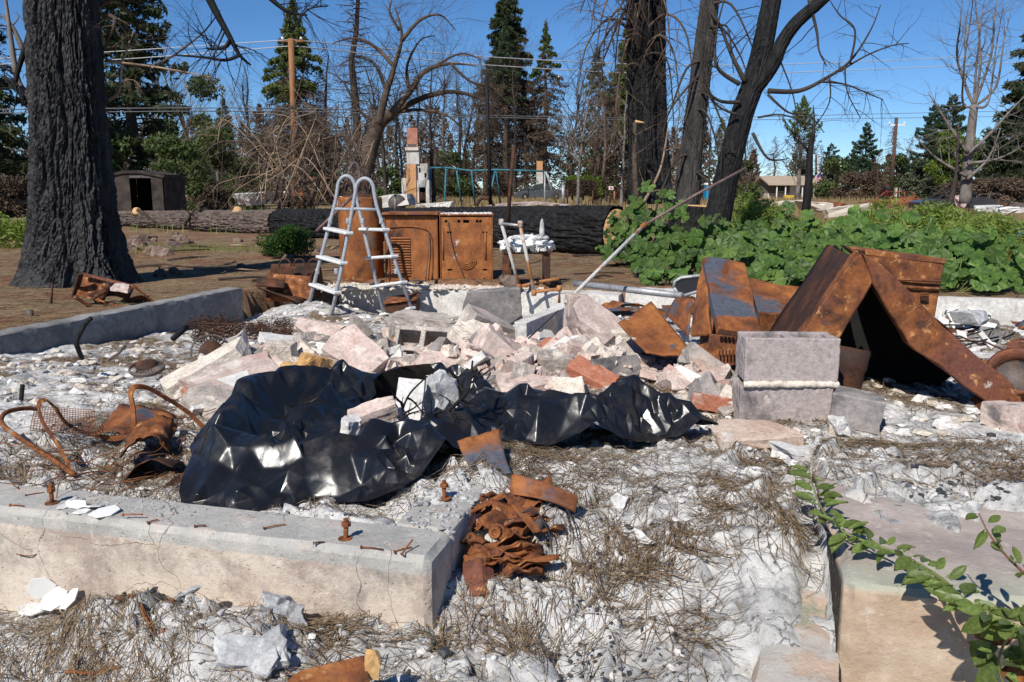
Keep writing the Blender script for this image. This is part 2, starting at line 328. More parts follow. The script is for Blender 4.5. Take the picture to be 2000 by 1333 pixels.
mk('cable', [(0.045, 0.05, 0.042), (0.075, 0.08, 0.065)], 14, 4, 0.6, 0.2, 90)
mk('fluff', [(0.62, 0.62, 0.6), (0.74, 0.74, 0.72)], 20, 4, 1.0, 0.5, 90)
mk('blue_steel', [(0.02, 0.10, 0.14), (0.03, 0.15, 0.20), (0.06, 0.2, 0.25)], 4, 5, 0.5, 0)
mk('brick_far', [(0.30, 0.12, 0.08), (0.38, 0.17, 0.12), (0.44, 0.24, 0.18)], 3, 6, 0.95, 0.3, 12)
mk('brick_orange', [(0.42, 0.22, 0.09), (0.52, 0.28, 0.12), (0.5, 0.27, 0.17)], 1.6, 6, 0.95, 0.3, 12)
mk('plaster', [(0.36, 0.34, 0.31), (0.5, 0.48, 0.45), (0.6, 0.58, 0.55)], 2.5, 6, 0.95, 0.3, 12, patches=[((0.2, 0.18, 0.17), 2.5, 0.6, 0.1)])
mk('car_grey', [(0.10, 0.11, 0.125), (0.12, 0.13, 0.145)], 2, 2, 0.3, 0, metal=0.5, coat=0.6)
mk('car_white', [(0.6, 0.6, 0.59), (0.66, 0.66, 0.65)], 2, 2, 0.35, 0, coat=0.5)
mk('car_maroon', [(0.10, 0.014, 0.016), (0.14, 0.02, 0.022)], 2, 2, 0.35, 0, coat=0.5)
mk('car_dark', [(0.025, 0.025, 0.03), (0.04, 0.04, 0.045)], 2, 2, 0.4, 0, coat=0.3)
mk('glass_dark', [(0.03, 0.035, 0.035), (0.05, 0.06, 0.055)], 2, 2, 0.08, 0, spec=0.6)
mk('red_lamp', [(0.4, 0.02, 0.02), (0.5, 0.03, 0.03)], 2, 2, 0.3, 0)
mk('tyre', [(0.012, 0.012, 0.012), (0.02, 0.02, 0.02)], 3, 2, 0.85, 0)
mk('rim', [(0.35, 0.35, 0.36), (0.42, 0.42, 0.43)], 3, 2, 0.4, 0, metal=0.6)
mk('tan_roof', [(0.40, 0.32, 0.24), (0.46, 0.37, 0.28)], 0.8, 3, 0.6, 0)
mk('house_brown', [(0.16, 0.125, 0.10), (0.19, 0.15, 0.12)], 0.8, 3, 0.85, 0)
mk('house_cream', [(0.50, 0.44, 0.36), (0.56, 0.50, 0.42)], 0.8, 3, 0.85, 0)
mk('white_paint', [(0.68, 0.68, 0.67), (0.76, 0.76, 0.75)], 2, 3, 0.6, 0)
mk('toilet_blue', [(0.01, 0.22, 0.42), (0.015, 0.26, 0.48)], 2, 2, 0.5, 0)
mk('flag_red', [(0.45, 0.03, 0.04), (0.5, 0.04, 0.05)], 2, 2, 0.8, 0)
mk('flag_blue', [(0.03, 0.05, 0.18), (0.04, 0.06, 0.2)], 2, 2, 0.8, 0)
mk('pole_wood', [(0.17, 0.075, 0.035), (0.25, 0.115, 0.05), (0.33, 0.17, 0.08)], 3, 6, 0.9, 0.4, 20, stretch=(3, 3, 0.3))
mk('pole_dark', [(0.07, 0.04, 0.03), (0.11, 0.065, 0.05)], 3, 6, 0.9, 0.4, 20, stretch=(3, 3, 0.3))
mk('wire', [(0.5, 0.51, 0.52), (0.55, 0.56, 0.57)], 1, 1, 0.5, 0)
mk('wire_dark', [(0.16, 0.17, 0.18), (0.2, 0.21, 0.22)], 1, 1, 0.6, 0)
mk('grey_board', [(0.22, 0.2, 0.185), (0.32, 0.3, 0.28)], 4, 6, 0.9, 0.2, 20, stretch=(3, 3, 0.3))
mk('yellow', [(0.5, 0.34, 0.02), (0.55, 0.38, 0.03)], 3, 2, 0.5, 0)
mk('blue_tarp', [(0.01, 0.16, 0.42), (0.02, 0.22, 0.5)], 3, 2, 0.5, 0)
mk('insul_pink', [(0.55, 0.38, 0.36), (0.62, 0.48, 0.46)], 6, 4, 0.95, 0.3, 20)
M = MATS

# ================================================================== materials of the setting
def nodes_of(name):
    m = bpy.data.materials.new(name); m.use_nodes = True; MATS[name] = m
    return m, m.node_tree.nodes, m.node_tree.links, m.node_tree.nodes['Principled BSDF']
def n_noise(N, L, vec, sc, det=6, rgh=0.6, dist=0.2):
    n = N.new('ShaderNodeTexNoise'); n.inputs['Scale'].default_value = sc; n.inputs['Detail'].default_value = det
    n.inputs['Roughness'].default_value = rgh; n.inputs['Distortion'].default_value = dist; L.new(vec, n.inputs['Vector']); return n.outputs[0]
def n_ramp(N, L, fac, stops):
    r = N.new('ShaderNodeValToRGB'); e = r.color_ramp.elements
    while len(e) < len(stops): e.new(0.5)
    for i, (p, c) in enumerate(stops):
        e[i].position = p; e[i].color = (*c, 1) if hasattr(c, '__len__') else (c, c, c, 1)
    L.new(fac, r.inputs[0]); return r.outputs[0]
def n_mix(N, L, fac, a, b):
    mx = N.new('ShaderNodeMix'); mx.data_type = 'RGBA'
    if hasattr(fac, 'is_output'): L.new(fac, mx.inputs[0])
    else: mx.inputs[0].default_value = fac
    for i, c in ((6, a), (7, b)):
        if hasattr(c, 'is_output'): L.new(c, mx.inputs[i])
        else: mx.inputs[i].default_value = (*c, 1)
    return mx.outputs[2]
def n_bump(N, L, h, st, dist, prev=None):
    bp = N.new('ShaderNodeBump'); bp.inputs['Strength'].default_value = st; bp.inputs['Distance'].default_value = dist
    L.new(h, bp.inputs['Height'])
    if prev: L.new(prev, bp.inputs['Normal'])
    return bp.outputs[0]

def cracks(N, L, co, col, sc, width, mask_lo, mask_hi, dark):
    """fine dark cracks, only in places"""
    nz = N.new('ShaderNodeTexNoise'); nz.inputs['Scale'].default_value = sc * 1.4; nz.inputs['Detail'].default_value = 6; L.new(co, nz.inputs['Vector'])
    mv = N.new('ShaderNodeVectorMath'); mv.operation = 'MULTIPLY_ADD'; mv.inputs[1].default_value = (.55 / sc,) * 3; L.new(nz.outputs['Color'], mv.inputs[0]); L.new(co, mv.inputs[2])
    vo = N.new('ShaderNodeTexVoronoi'); vo.feature = 'DISTANCE_TO_EDGE'; vo.inputs['Scale'].default_value = sc; L.new(mv.outputs[0], vo.inputs['Vector'])
    line = n_ramp(N, L, vo.outputs['Distance'], [(0.0, 1.0), (width, 0.0)])
    msk = n_ramp(N, L, n_noise(N, L, co, sc * .35, 4), [(mask_lo, 0.0), (mask_hi, 1.0)])
    mu = N.new('ShaderNodeMath'); mu.operation = 'MULTIPLY'; L.new(line, mu.inputs[0]); L.new(msk, mu.inputs[1])
    return n_mix(N, L, mu.outputs[0], col, dark), mu.outputs[0]
# ash
m, N, L, B = nodes_of('ash')
co = N.new('ShaderNodeTexCoord').outputs['Object']
white = n_ramp(N, L, n_noise(N, L, co, 5, 8), [(0.3, (0.47, 0.46, 0.445)), (0.5, (0.64, 0.627, 0.603)), (0.7, (0.76, 0.745, 0.72))])
grey = n_ramp(N, L, n_noise(N, L, co, 22, 8), [(0.3, (0.16, 0.16, 0.165)), (0.55, (0.42, 0.415, 0.405)), (0.75, (0.60, 0.585, 0.56))])
soil = n_ramp(N, L, n_noise(N, L, co, 30, 8), [(0.3, (0.09, 0.065, 0.045)), (0.55, (0.24, 0.18, 0.125)), (0.75, (0.42, 0.34, 0.26))])
att = N.new('ShaderNodeAttribute'); att.attribute_name = 'mixes'
sep = N.new('ShaderNodeSeparateColor'); L.new(att.outputs['Color'], sep.inputs[0])
def biased(lo, hi, sc, chan, width=0.12):
    nn = n_noise(N, L, co, sc, 9, 0.68)
    ad = N.new('ShaderNodeMath'); ad.operation = 'ADD'; L.new(nn, ad.inputs[0]); L.new(sep.outputs[chan], ad.inputs[1])
    return n_ramp(N, L, ad.outputs[0], [(lo, 0.0), (hi, 1.0)])
c1 = n_mix(N, L, biased(0.52, 0.62, 6, 0), white, grey)
c2 = n_mix(N, L, biased(0.60, 0.72, 7, 1), c1, soil)
c3 = n_mix(N, L, n_ramp(N, L, n_noise(N, L, co, 46, 4, 0.7), [(0.62, 0.0), (0.67, 1.0)]), c2, (0.055, 0.055, 0.06))
c4 = n_mix(N, L, n_ramp(N, L, n_noise(N, L, co, 3.3, 6, 0.7), [(0.60, 0.0), (0.68, 0.45)]), c3, (0.60, 0.50, 0.44))
c4, _ck = cracks(N, L, co, c4, 9, .022, .46, .56, (0.13, 0.125, 0.12)); c4, _ck = cracks(N, L, co, c4, 26, .04, .54, .62, (0.24, 0.23, 0.22))
L.new(c4, B.inputs['Base Color']); B.inputs['Roughness'].default_value = 0.98; B.inputs['Specular IOR Level'].default_value = 0.1
L.new(n_bump(N, L, n_noise(N, L, co, 90, 8, 0.75), 0.8, 0.007, n_bump(N, L, n_noise(N, L, co, 30, 8, 0.68), 0.75, 0.016)), B.inputs['Normal'])
# yard soil, red-brown under straw-coloured needle litter
m, N, L, B = nodes_of('soil')
co = N.new('ShaderNodeTexCoord').outputs['Object']
mp = N.new('ShaderNodeMapping'); mp.inputs['Scale'].default_value = (1, 1, 1); L.new(co, mp.inputs[0])
red = n_ramp(N, L, n_noise(N, L, co, 6, 10, 0.75), [(0.3, (0.075, 0.04, 0.026)), (0.5, (0.18, 0.095, 0.058)), (0.7, (0.29, 0.175, 0.11))])
lit = n_ramp(N, L, n_noise(N, L, co, 17, 10, 0.78), [(0.3, (0.075, 0.05, 0.032)), (0.5, (0.20, 0.14, 0.085)), (0.7, (0.34, 0.26, 0.17))])
c1 = n_mix(N, L, n_ramp(N, L, n_noise(N, L, co, 0.9, 8, 0.7), [(0.46, 0.0), (0.56, 1.0)]), lit, red)
dryg = n_ramp(N, L, n_noise(N, L, co, 2.2, 9, 0.7), [(0.3, (0.15, 0.11, 0.05)), (0.5, (0.28, 0.22, 0.11)), (0.7, (0.38, 0.31, 0.17))])
grn = n_ramp(N, L, n_noise(N, L, co, 5, 8, 0.7), [(0.3, (0.035, 0.055, 0.015)), (0.6, (0.09, 0.12, 0.03))])
att = N.new('ShaderNodeAttribute'); att.attribute_name = 'mixes'; sep = N.new('ShaderNodeSeparateColor'); L.new(att.outputs['Color'], sep.inputs[0])
ad = N.new('ShaderNodeMath'); ad.operation = 'ADD'; L.new(n_noise(N, L, co, 0.35, 8, 0.7), ad.inputs[0]); L.new(sep.outputs[0], ad.inputs[1])
c2 = n_mix(N, L, n_ramp(N, L, ad.outputs[0], [(0.66, 0.0), (0.76, 1.0)]), c1, dryg)
ad = N.new('ShaderNodeMath'); ad.operation = 'ADD'; L.new(n_noise(N, L, co, 0.8, 8, 0.7), ad.inputs[0]); L.new(sep.outputs[1], ad.inputs[1])
c3 = n_mix(N, L, n_ramp(N, L, ad.outputs[0], [(0.68, 0.0), (0.78, 1.0)]), c2, grn)
L.new(c3, B.inputs['Base Color']); B.inputs['Roughness'].default_value = 1.0; B.inputs['Specular IOR Level'].default_value = 0.1
L.new(n_bump(N, L, n_noise(N, L, co, 30, 8, 0.7), 0.7, 0.015, n_bump(N, L, n_noise(N, L, co, 5, 8, 0.65), 0.4, 0.04)), B.inputs['Normal'])
# front stem wall: grey cap course over cream, smoke-stained concrete (height above the footing is local z)
m, N, L, B = nodes_of('stem_wall')
tc = N.new('ShaderNodeTexCoord'); co = tc.outputs['Object']
sx = N.new('ShaderNodeSeparateXYZ'); L.new(co, sx.inputs[0])
mul = N.new('ShaderNodeMath'); mul.operation = 'MULTIPLY_ADD'; mul.inputs[1].default_value = 0.02; mul.inputs[2].default_value = -0.01; L.new(n_noise(N, L, co, 12, 5), mul.inputs[0])
hz = N.new('ShaderNodeMath'); hz.operation = 'ADD'; L.new(sx.outputs[2], hz.inputs[0]); L.new(mul.outputs[0], hz.inputs[1])
cream = n_ramp(N, L, n_noise(N, L, co, 4, 9, 0.65), [(0.3, (0.50, 0.42, 0.34)), (0.5, (0.60, 0.51, 0.42)), (0.7, (0.66, 0.58, 0.49))])
cream = n_mix(N, L, n_ramp(N, L, n_noise(N, L, co, 3.6, 10, 0.78), [(0.47, 0.0), (0.60, 0.95)]), cream, (0.36, 0.285, 0.24))
cream = n_mix(N, L, n_ramp(N, L, n_noise(N, L, co, 2.0, 9, 0.7), [(0.54, 0.0), (0.66, 0.9)]), cream, (0.19, 0.175, 0.165))
cream = n_mix(N, L, n_ramp(N, L, n_noise(N, L, co, 5, 9, 0.7), [(0.62, 0.0), (0.72, 0.6)]), cream, (0.55, 0.31, 0.23))
capc = n_ramp(N, L, n_noise(N, L, co, 5, 9, 0.65), [(0.3, (0.31, 0.30, 0.285)), (0.5, (0.41, 0.40, 0.37)), (0.7, (0.52, 0.48, 0.44))])
capc = n_mix(N, L, n_ramp(N, L, n_noise(N, L, co, 6, 8, 0.7), [(0.56, 0.0), (0.68, 0.7)]), capc, (0.50, 0.38, 0.32))
capc = n_mix(N, L, n_ramp(N, L, n_noise(N, L, co, 9, 8, 0.7), [(0.68, 0.0), (0.72, 0.7)]), capc, (0.45, 0.24, 0.10))
wc = n_mix(N, L, n_ramp(N, L, hz.outputs[0], [(0.499, 0.0), (0.502, 1.0)]), cream, capc)
wc = n_mix(N, L, n_ramp(N, L, n_noise(N, L, co, 70, 6, 0.75), [(0.57, 0.0), (0.66, 0.6)]), wc, (0.20, 0.175, 0.15))
wc = n_mix(N, L, n_ramp(N, L, n_noise(N, L, co, 26, 8, 0.75), [(0.54, 0.0), (0.68, 0.6)]), wc, (0.66, 0.60, 0.53))
wc, _ck = cracks(N, L, co, wc, 2.6, .0035, .55, .58, (0.10, 0.085, 0.07))
L.new(wc, B.inputs['Base Color']); B.inputs['Roughness'].default_value = 0.95; B.inputs['Specular IOR Level'].default_value = 0.15
vo = N.new('ShaderNodeTexVoronoi'); vo.inputs['Scale'].default_value = 55; L.new(co, vo.inputs['Vector'])
pit = n_ramp(N, L, vo.outputs['Distance'], [(0.10, 0.0), (0.22, 1.0)]); pm = n_ramp(N, L, n_noise(N, L, co, 9, 5), [(0.50, 1.0), (0.58, 0.0)])
mxp = N.new('ShaderNodeMath'); mxp.operation = 'MAXIMUM'; L.new(pit, mxp.inputs[0]); L.new(pm, mxp.inputs[1])
L.new(n_bump(N, L, mxp.outputs[0], 0.6, 0.006, n_bump(N, L, n_noise(N, L, co, 120, 6, 0.75), 0.55, 0.005, n_bump(N, L, n_noise(N, L, co, 14, 8, 0.65), 0.5, 0.014))), B.inputs['Normal'])
# step block: sandy orange face, pink-grey top with green paint left along the front edge
m, N, L, B = nodes_of('step_conc')
co = N.new('ShaderNodeTexCoord').outputs['Object']
sand = n_ramp(N, L, n_noise(N, L, co, 6, 9, 0.65), [(0.3, (0.32, 0.225, 0.15)), (0.5, (0.44, 0.33, 0.235)), (0.7, (0.54, 0.43, 0.33))])
sand = n_mix(N, L, n_ramp(N, L, n_noise(N, L, co, 2.6, 8, 0.7), [(0.55, 0.0), (0.7, 0.7)]), sand, (0.36, 0.20, 0.14))
top = n_ramp(N, L, n_noise(N, L, co, 5, 9, 0.65), [(0.3, (0.28, 0.24, 0.22)), (0.5, (0.39, 0.33, 0.295)), (0.7, (0.50, 0.44, 0.40))])
top = n_mix(N, L, n_ramp(N, L, n_noise(N, L, co, 3.5, 8, 0.7), [(0.54, 0.0), (0.66, 0.7)]), top, (0.38, 0.36, 0.34))
sx = N.new('ShaderNodeSeparateXYZ'); L.new(co, sx.inputs[0])
adn = N.new('ShaderNodeMath'); adn.operation = 'MULTIPLY_ADD'; adn.inputs[1].default_value = 0.16; L.new(n_noise(N, L, co, 7, 6), adn.inputs[0]); L.new(sx.outputs[1], adn.inputs[2])
top = n_mix(N, L, n_ramp(N, L, adn.outputs[0], [(0.10, 0.55), (0.24, 0.0)]), top, (0.36, 0.41, 0.31))
wc = n_mix(N, L, n_ramp(N, L, sx.outputs[2], [(0.575, 0.0), (0.585, 1.0)]), sand, top)
wc = n_mix(N, L, n_ramp(N, L, sx.outputs[0], [(0.002, 0.93), (0.007, 0.0)]), wc, (0.03, 0.028, 0.027))  # left face blackened: char, plus the vine's shade put into the colour
wc = n_mix(N, L, n_ramp(N, L, n_noise(N, L, co, 60, 6, 0.75), [(0.58, 0.0), (0.68, 0.6)]), wc, (0.26, 0.19, 0.13))
wc = n_mix(N, L, n_ramp(N, L, n_noise(N, L, co, 24, 8, 0.75), [(0.56, 0.0), (0.68, 0.6)]), wc, (0.62, 0.54, 0.45))
wc, _ck = cracks(N, L, co, wc, 2.2, .006, .52, .57, (0.10, 0.075, 0.055))
L.new(wc, B.inputs['Base Color']); B.inputs['Roughness'].default_value = 0.95; B.inputs['Specular IOR Level'].default_value = 0.15
L.new(n_bump(N, L, n_noise(N, L, co, 90, 7, 0.7), 0.6, 0.006, n_bump(N, L, n_noise(N, L, co, 20, 8, 0.6), 0.4, 0.015)), B.inputs['Normal'])
m, N, L, B = nodes_of('curb_conc')
co = N.new('ShaderNodeTexCoord').outputs['Object']
g = n_ramp(N, L, n_noise(N, L, co, 6, 9, 0.65), [(0.3, (0.36, 0.34, 0.31)), (0.5, (0.48, 0.45, 0.41)), (0.7, (0.58, 0.54, 0.49))])
g = n_mix(N, L, n_ramp(N, L, n_noise(N, L, co, 4.5, 8, 0.7), [(0.44, 0.0), (0.54, 0.85)]), g, (0.48, 0.34, 0.25))
g = n_mix(N, L, n_ramp(N, L, n_noise(N, L, co, 5, 8, 0.7), [(0.54, 0.0), (0.60, 0.8)]), g, (0.24, 0.27, 0.19))
g = n_mix(N, L, n_ramp(N, L, n_noise(N, L, co, 60, 6, 0.75), [(0.56, 0.0), (0.68, 0.6)]), g, (0.20, 0.17, 0.14)); g = n_mix(N, L, n_ramp(N, L, n_noise(N, L, co, 22, 8, 0.75), [(0.55, 0.0), (0.68, 0.6)]), g, (0.62, 0.57, 0.5))
L.new(g, B.inputs['Base Color']); B.inputs['Roughness'].default_value = 0.95
L.new(n_bump(N, L, n_noise(N, L, co, 90, 7, 0.7), 0.6, 0.006, n_bump(N, L, n_noise(N, L, co, 16, 8, 0.6), 0.4, 0.015)), B.inputs['Normal'])
# black polythene
m, N, L, B = nodes_of('polythene')
co = N.new('ShaderNodeTexCoord').outputs['Object']
dust = n_ramp(N, L, n_noise(N, L, co, 7, 10, 0.75), [(0.52, 0.0), (0.76, 0.26)])
L.new(n_mix(N, L, dust, (0.010, 0.0105, 0.0125), (0.16, 0.125, 0.095)), B.inputs['Base Color'])
L.new(n_ramp(N, L, n_noise(N, L, co, 9, 8, 0.7), [(0.3, 0.20), (0.7, 0.40)]), B.inputs['Roughness'])
B.inputs['Specular IOR Level'].default_value = 0.55
nzp = N.new('ShaderNodeTexNoise'); nzp.inputs['Scale'].default_value = 5; nzp.inputs['Detail'].default_value = 3; L.new(co, nzp.inputs['Vector'])
mvp = N.new('ShaderNodeVectorMath'); mvp.operation = 'MULTIPLY_ADD'; mvp.inputs[1].default_value = (.16,) * 3; L.new(nzp.outputs['Color'], mvp.inputs[0]); L.new(co, mvp.inputs[2])
prev = None
for sc_, st_, di_ in ((11.0, .22, .012), (26.0, .16, .006)):
    vo = N.new('ShaderNodeTexVoronoi'); vo.feature = 'F1'; vo.inputs['Scale'].default_value = sc_; L.new(mvp.outputs[0], vo.inputs['Vector'])
    prev = n_bump(N, L, vo.outputs['Distance'], st_, di_, prev)
L.new(prev, B.inputs['Normal'])
# concrete masonry of the standing blocks, smoke on the right-hand end
mk('cmu_face', [(0.29, 0.245, 0.235), (0.38, 0.325, 0.31), (0.46, 0.40, 0.385)], 60, 6, 0.98, 0.9, 120, patches=[((0.07, 0.067, 0.072), 4.2, 0.52, 0.16), ((0.55, 0.48, 0.42), 14, 0.66, 0.05), ((0.60, 0.38, 0.32), 9, 0.70, 0.06)], bdist=0.004)

# ================================================================== terrain
WALL_Z = 0.08
def prof(b, xs, ys): return np.interp(b, xs, ys)
def ash_base(a, b):
    a = np.asarray(a, float); b = np.asarray(b, float)
    f = prof(b, [0, .5, 1.2, 2, 3, 5, 7.7], [.03, .035, .02, -.07, -.17, -.31, -.45])
    f = f - 0.05 * ss(-a, 1.0, 3.0) * ss(b, 0.6, 2.0)
    g = prof(b, [-1.0, -.5, 0, .3, .55, .8, 1.3, 2, 3, 5, 7.7], [-.27, -.21, -.135, -.05, .03, .055, .03, -.04, -.13, -.26, -.36])
    g = g + 0.03 * ss(a, 1.0, 1.1) * ss(b, 0.5, 0.8) * ss(-b, -1.4, -1.0)
    o = -.235 + 0.10 * ss(a, -.9, -.15)
    o = o + 0.155 * np.exp(-((a + .80) / .30) ** 2 - ((b + .16) / .13) ** 2) + 0.10 * np.exp(-((a + .42) / .2) ** 2 - ((b + .2) / .13) ** 2)
    o = o + 0.03 * ss(-b, .1, .3)
    inside = ss(a, -.13, -.04)
    z_in = f * (1 - inside) + g * inside
    bl = ss(a, -.42, .08)
    z_out = o * (1 - bl) + g * bl
    t = ss(b, 0.02, 0.16) * (1 - ss(a, -.02, .02)) + ss(a, -.02, .02)
    z = z_out * (1 - t) + z_in * t
    z = z + .075 * np.exp(-((a + .09) / .20) ** 2) * ss(b, .24, .42) * ss(-b, -1.2, -.8)
    cover = ss(a, .97, 1.03) * ss(b + .22 * (a - 1.0) + .05 * np.sin(a * 9), .60, .95) * ss(-b, -1.7, -1.3)
    z = np.maximum(z, cover * .115 - (1 - cover) * .6)
    z = z - .07 * ss(a, .90, .955) * ss(-a, -1.0, -.99) * ss(b, .22, .34) * ss(-b, -.95, -.72)
    # pit before the step block
    pit = ss(a, .99, 1.01) * ss(-b, -.2, -.12)
    z = z * (1 - pit) + (-.42) * pit
    # rubble mound
    z = z + 0.13 * np.exp(-(((a - .9) / 1.15) ** 2) - ((b - 3.1) / 1.0) ** 2)
    z = z + 0.08 * np.exp(-(((a + 1.0) / .7) ** 2) - ((b - 2.4) / .6) ** 2)
    z = z + 0.16 * np.exp(-(((a + 4.1) / .5) ** 2) - ((b - 7.0) / .6) ** 2)
    return z
def ash_top(a, b):
    z = ash_base(a, b)
    near = ss(-b, -2.2, -1.0)
    d1, d2, r, r2, ox, oy = cells(a * 9 + fbm(a * 6, b * 6, 3) * .5, b * 9 + fbm(a * 6, b * 6, 9) * .5, 4)
    plate = (r - .5) * .034 + ox * (r2 - .5) * .06 + oy * (r - .5) * .06 - .020 * (1 - ss(d2 - d1, 0, .13))
    e1, e2, q, q2, px, py = cells(a * 26 + fbm(a * 20, b * 20, 13) * .5, b * 26, 14)
    small = (q - .5) * .009 + px * (q2 - .5) * .014 - .006 * (1 - ss(e2 - e1, 0, .2))
    patch = ss(fbm(a * 2.2, b * 2.2, 31), -.25, .25)
    z = z + (plate * patch + small * (0.5 + 0.5 * (1 - patch))) * (0.65 + 0.65 * near)
    z = z + fbm(a * 1.6, b * 1.6, 41) * .035 + fbm(a * 6, b * 6, 51, 4) * .022 + np.abs(fbm(a * 15, b * 15, 61, 3)) * .02
    return z
def ground_z(x, y):   # yard outside the footings
    a, b = to_site(np.asarray(x, float), np.asarray(y, float))
    z = -.13 + .05 * fbm(np.asarray(x) * .35, np.asarray(y) * .35, 71) + .03 * fbm(np.asarray(x) * 1.7, np.asarray(y) * 1.7, 81, 4)
    z = z + ss(y, 25, 60) * .13
    return z
def gz(x, y): return float(ground_z(np.array([x]), np.array([y]))[0])
def az(x, y):
    a, b = to_site(x, y); return float(ash_base(np.array([a]), np.array([b]))[0])
def axis_pts(segs):
    o = [segs[0][0]]
    for a, b, d in segs:
        n = max(1, int(round((b - a) / d))); o += list(np.linspace(a, b, n + 1)[1:])
    return np.array(o)
def grid_faces(nx, ny):
    i = np.arange(nx - 1)[None, :] + (np.arange(ny - 1) * nx)[:, None]
    return np.stack([i, i + 1, i + 1 + nx, i + nx], -1).reshape(-1, 4)
def color_attr(me, arr):
    ca = me.color_attributes.new('mixes', 'FLOAT_COLOR', 'POINT')
    full = np.zeros((len(arr), 4), np.float32); full[:, :arr.shape[1]] = arr; full[:, 3] = 1
    ca.data.foreach_set('color', full.ravel())
# ash inside the footings
A_ = axis_pts([(-4.56, -1.7, .035), (-1.7, 2.0, .0105), (2.0, 7.5, .05)]); B_ = axis_pts([(-1.0, -.58, .03), (-.58, 1.25, .0105), (1.25, 2.6, .02), (2.6, 4.5, .03), (4.5, 7.72, .05)])
ga, gb = np.meshgrid(A_, B_); zz = ash_top(ga, gb)
def path_field(px, py, path):
    """distance to a path, parameter along it, interpolated height/width"""
    best = np.full(px.shape, 1e9); tt = np.zeros(px.shape); hh = np.zeros(px.shape); ww = np.ones(px.shape); acc = 0
    for (x1, y1, h1, w1), (x2, y2, h2, w2) in zip(path[:-1], path[1:]):
        dx, dy = x2 - x1, y2 - y1; L2 = dx * dx + dy * dy
        t = np.clip(((px - x1) * dx + (py - y1) * dy) / L2, 0, 1)
        d = np.hypot(px - x1 - t * dx, py - y1 - t * dy); m = d < best
        best = np.where(m, d, best); tt = np.where(m, acc + t * math.sqrt(L2), tt); hh = np.where(m, h1 + (h2 - h1) * t, hh); ww = np.where(m, w1 + (w2 - w1) * t, ww)
        acc += math.sqrt(L2)
    return best, tt, hh, ww
DRIFTS = [[tuple(onz(x, y, zz_)[:2]) + (h_, w_) for x, y, h_, w_ in pth] for zz_, pth in (
    (.03, [(1000, 900, .8, .10), (1100, 955, 1, .10), (1060, 1010, .8, .08)]), (.03, [(1330, 872, .9, .08), (1480, 905, 1, .10), (1650, 900, .9, .09), (1990, 912, 1, .12)]),
    (-.02, [(1120, 1010, .6, .06), (1200, 1125, 1, .09), (1330, 1065, .8, .06), (1450, 985, 1, .09), (1585, 1020, 1, .09)]), (-.02, [(1390, 960, .9, .07), (1560, 1075, 1, .08)]),
    (-.13, [(1185, 1110, 1, .06), (1240, 1200, .9, .07), (1330, 1240, .7, .08), (1450, 1240, .8, .07), (1560, 1320, .7, .05)]), (-.2, [(20, 1235, .8, .08), (120, 1265, .7, .09), (200, 1330, .7, .07)]),
    (-.15, [(560, 1265, .9, .06), (640, 1300, 1, .07), (720, 1235, .7, .05)]), (-.1, [(845, 1250, .8, .03), (880, 1130, .7, .03)]), (.06, [(850, 990, .6, .05), (920, 985, .8, .05)]), (-.17, [(880, 1310, .6, .05), (1000, 1300, .8, .06)]), (.05, [(0, 930, .9, .10), (130, 910, .8, .08), (300, 950, .7, .06)]), (.05, [(330, 800, .5, .1), (220, 760, .6, .12)]), (.03, [(1700, 870, .8, .08), (1900, 850, .8, .10)]))]
# litter drifts: where needles have settled (also drives the brown in the ash)
def drift(a, b):
    q = fbm(a * 1.5 + fbm(a * 2, b * 2, 7) * .8, b * 2.6 + fbm(a * 2, b * 2, 8) * .8, 101, 4)
    near = 1 - ss(b, 1.2, 2.0)
    d = .8 * ss(q, -.04, .26) * near + ss(q, -.12, .25) * (1 - near)
    d = d * (1 - .65 * near)
    X = C0[0] + a * UX + b * VX; Y = C0[1] + a * UY + b * VY
    wob_ = fbm(a * 7, b * 7, 19, 3); wisp = ss(fbm(a * 11 + b * 5, b * 16, 23, 3), -.15, .3)
    for pth in DRIFTS:
        ds, _t, hh, ww = path_field(X, Y, pth); d = np.maximum(d, .8 * hh * ss(1.35 - ds / ww + wob_ * 1.2, 0, 1.2) * (.25 + .75 * wisp))
    return d
dr = drift(ga, gb)
X = C0[0] + ga * UX + gb * VX; Y = C0[1] + ga * UY + gb * VY
me = np_mesh('ash_bed', np.stack([X, Y, zz], -1).reshape(-1, 3), grid_faces(len(A_), len(B_)), True)
far_f = ss(gb, 1.4, 3.0)
greyb = .075 * far_f + .10 * ss(ga, 1.0, 1.4) * ss(gb, .35, .6) * (1 - ss(gb, 1.1, 1.5)) + .07 * np.exp(-((ga - .75) / .35) ** 2 - ((gb + .05) / .3) ** 2)
soilb = (dr - .25) * (.10 + .10 * far_f) + .085 * far_f
color_attr(me, np.stack([greyb.ravel(), soilb.ravel(), 0 * greyb.ravel()], -1))
tag(link_mesh('ash_bed', me, MATS['ash']), kind='structure')
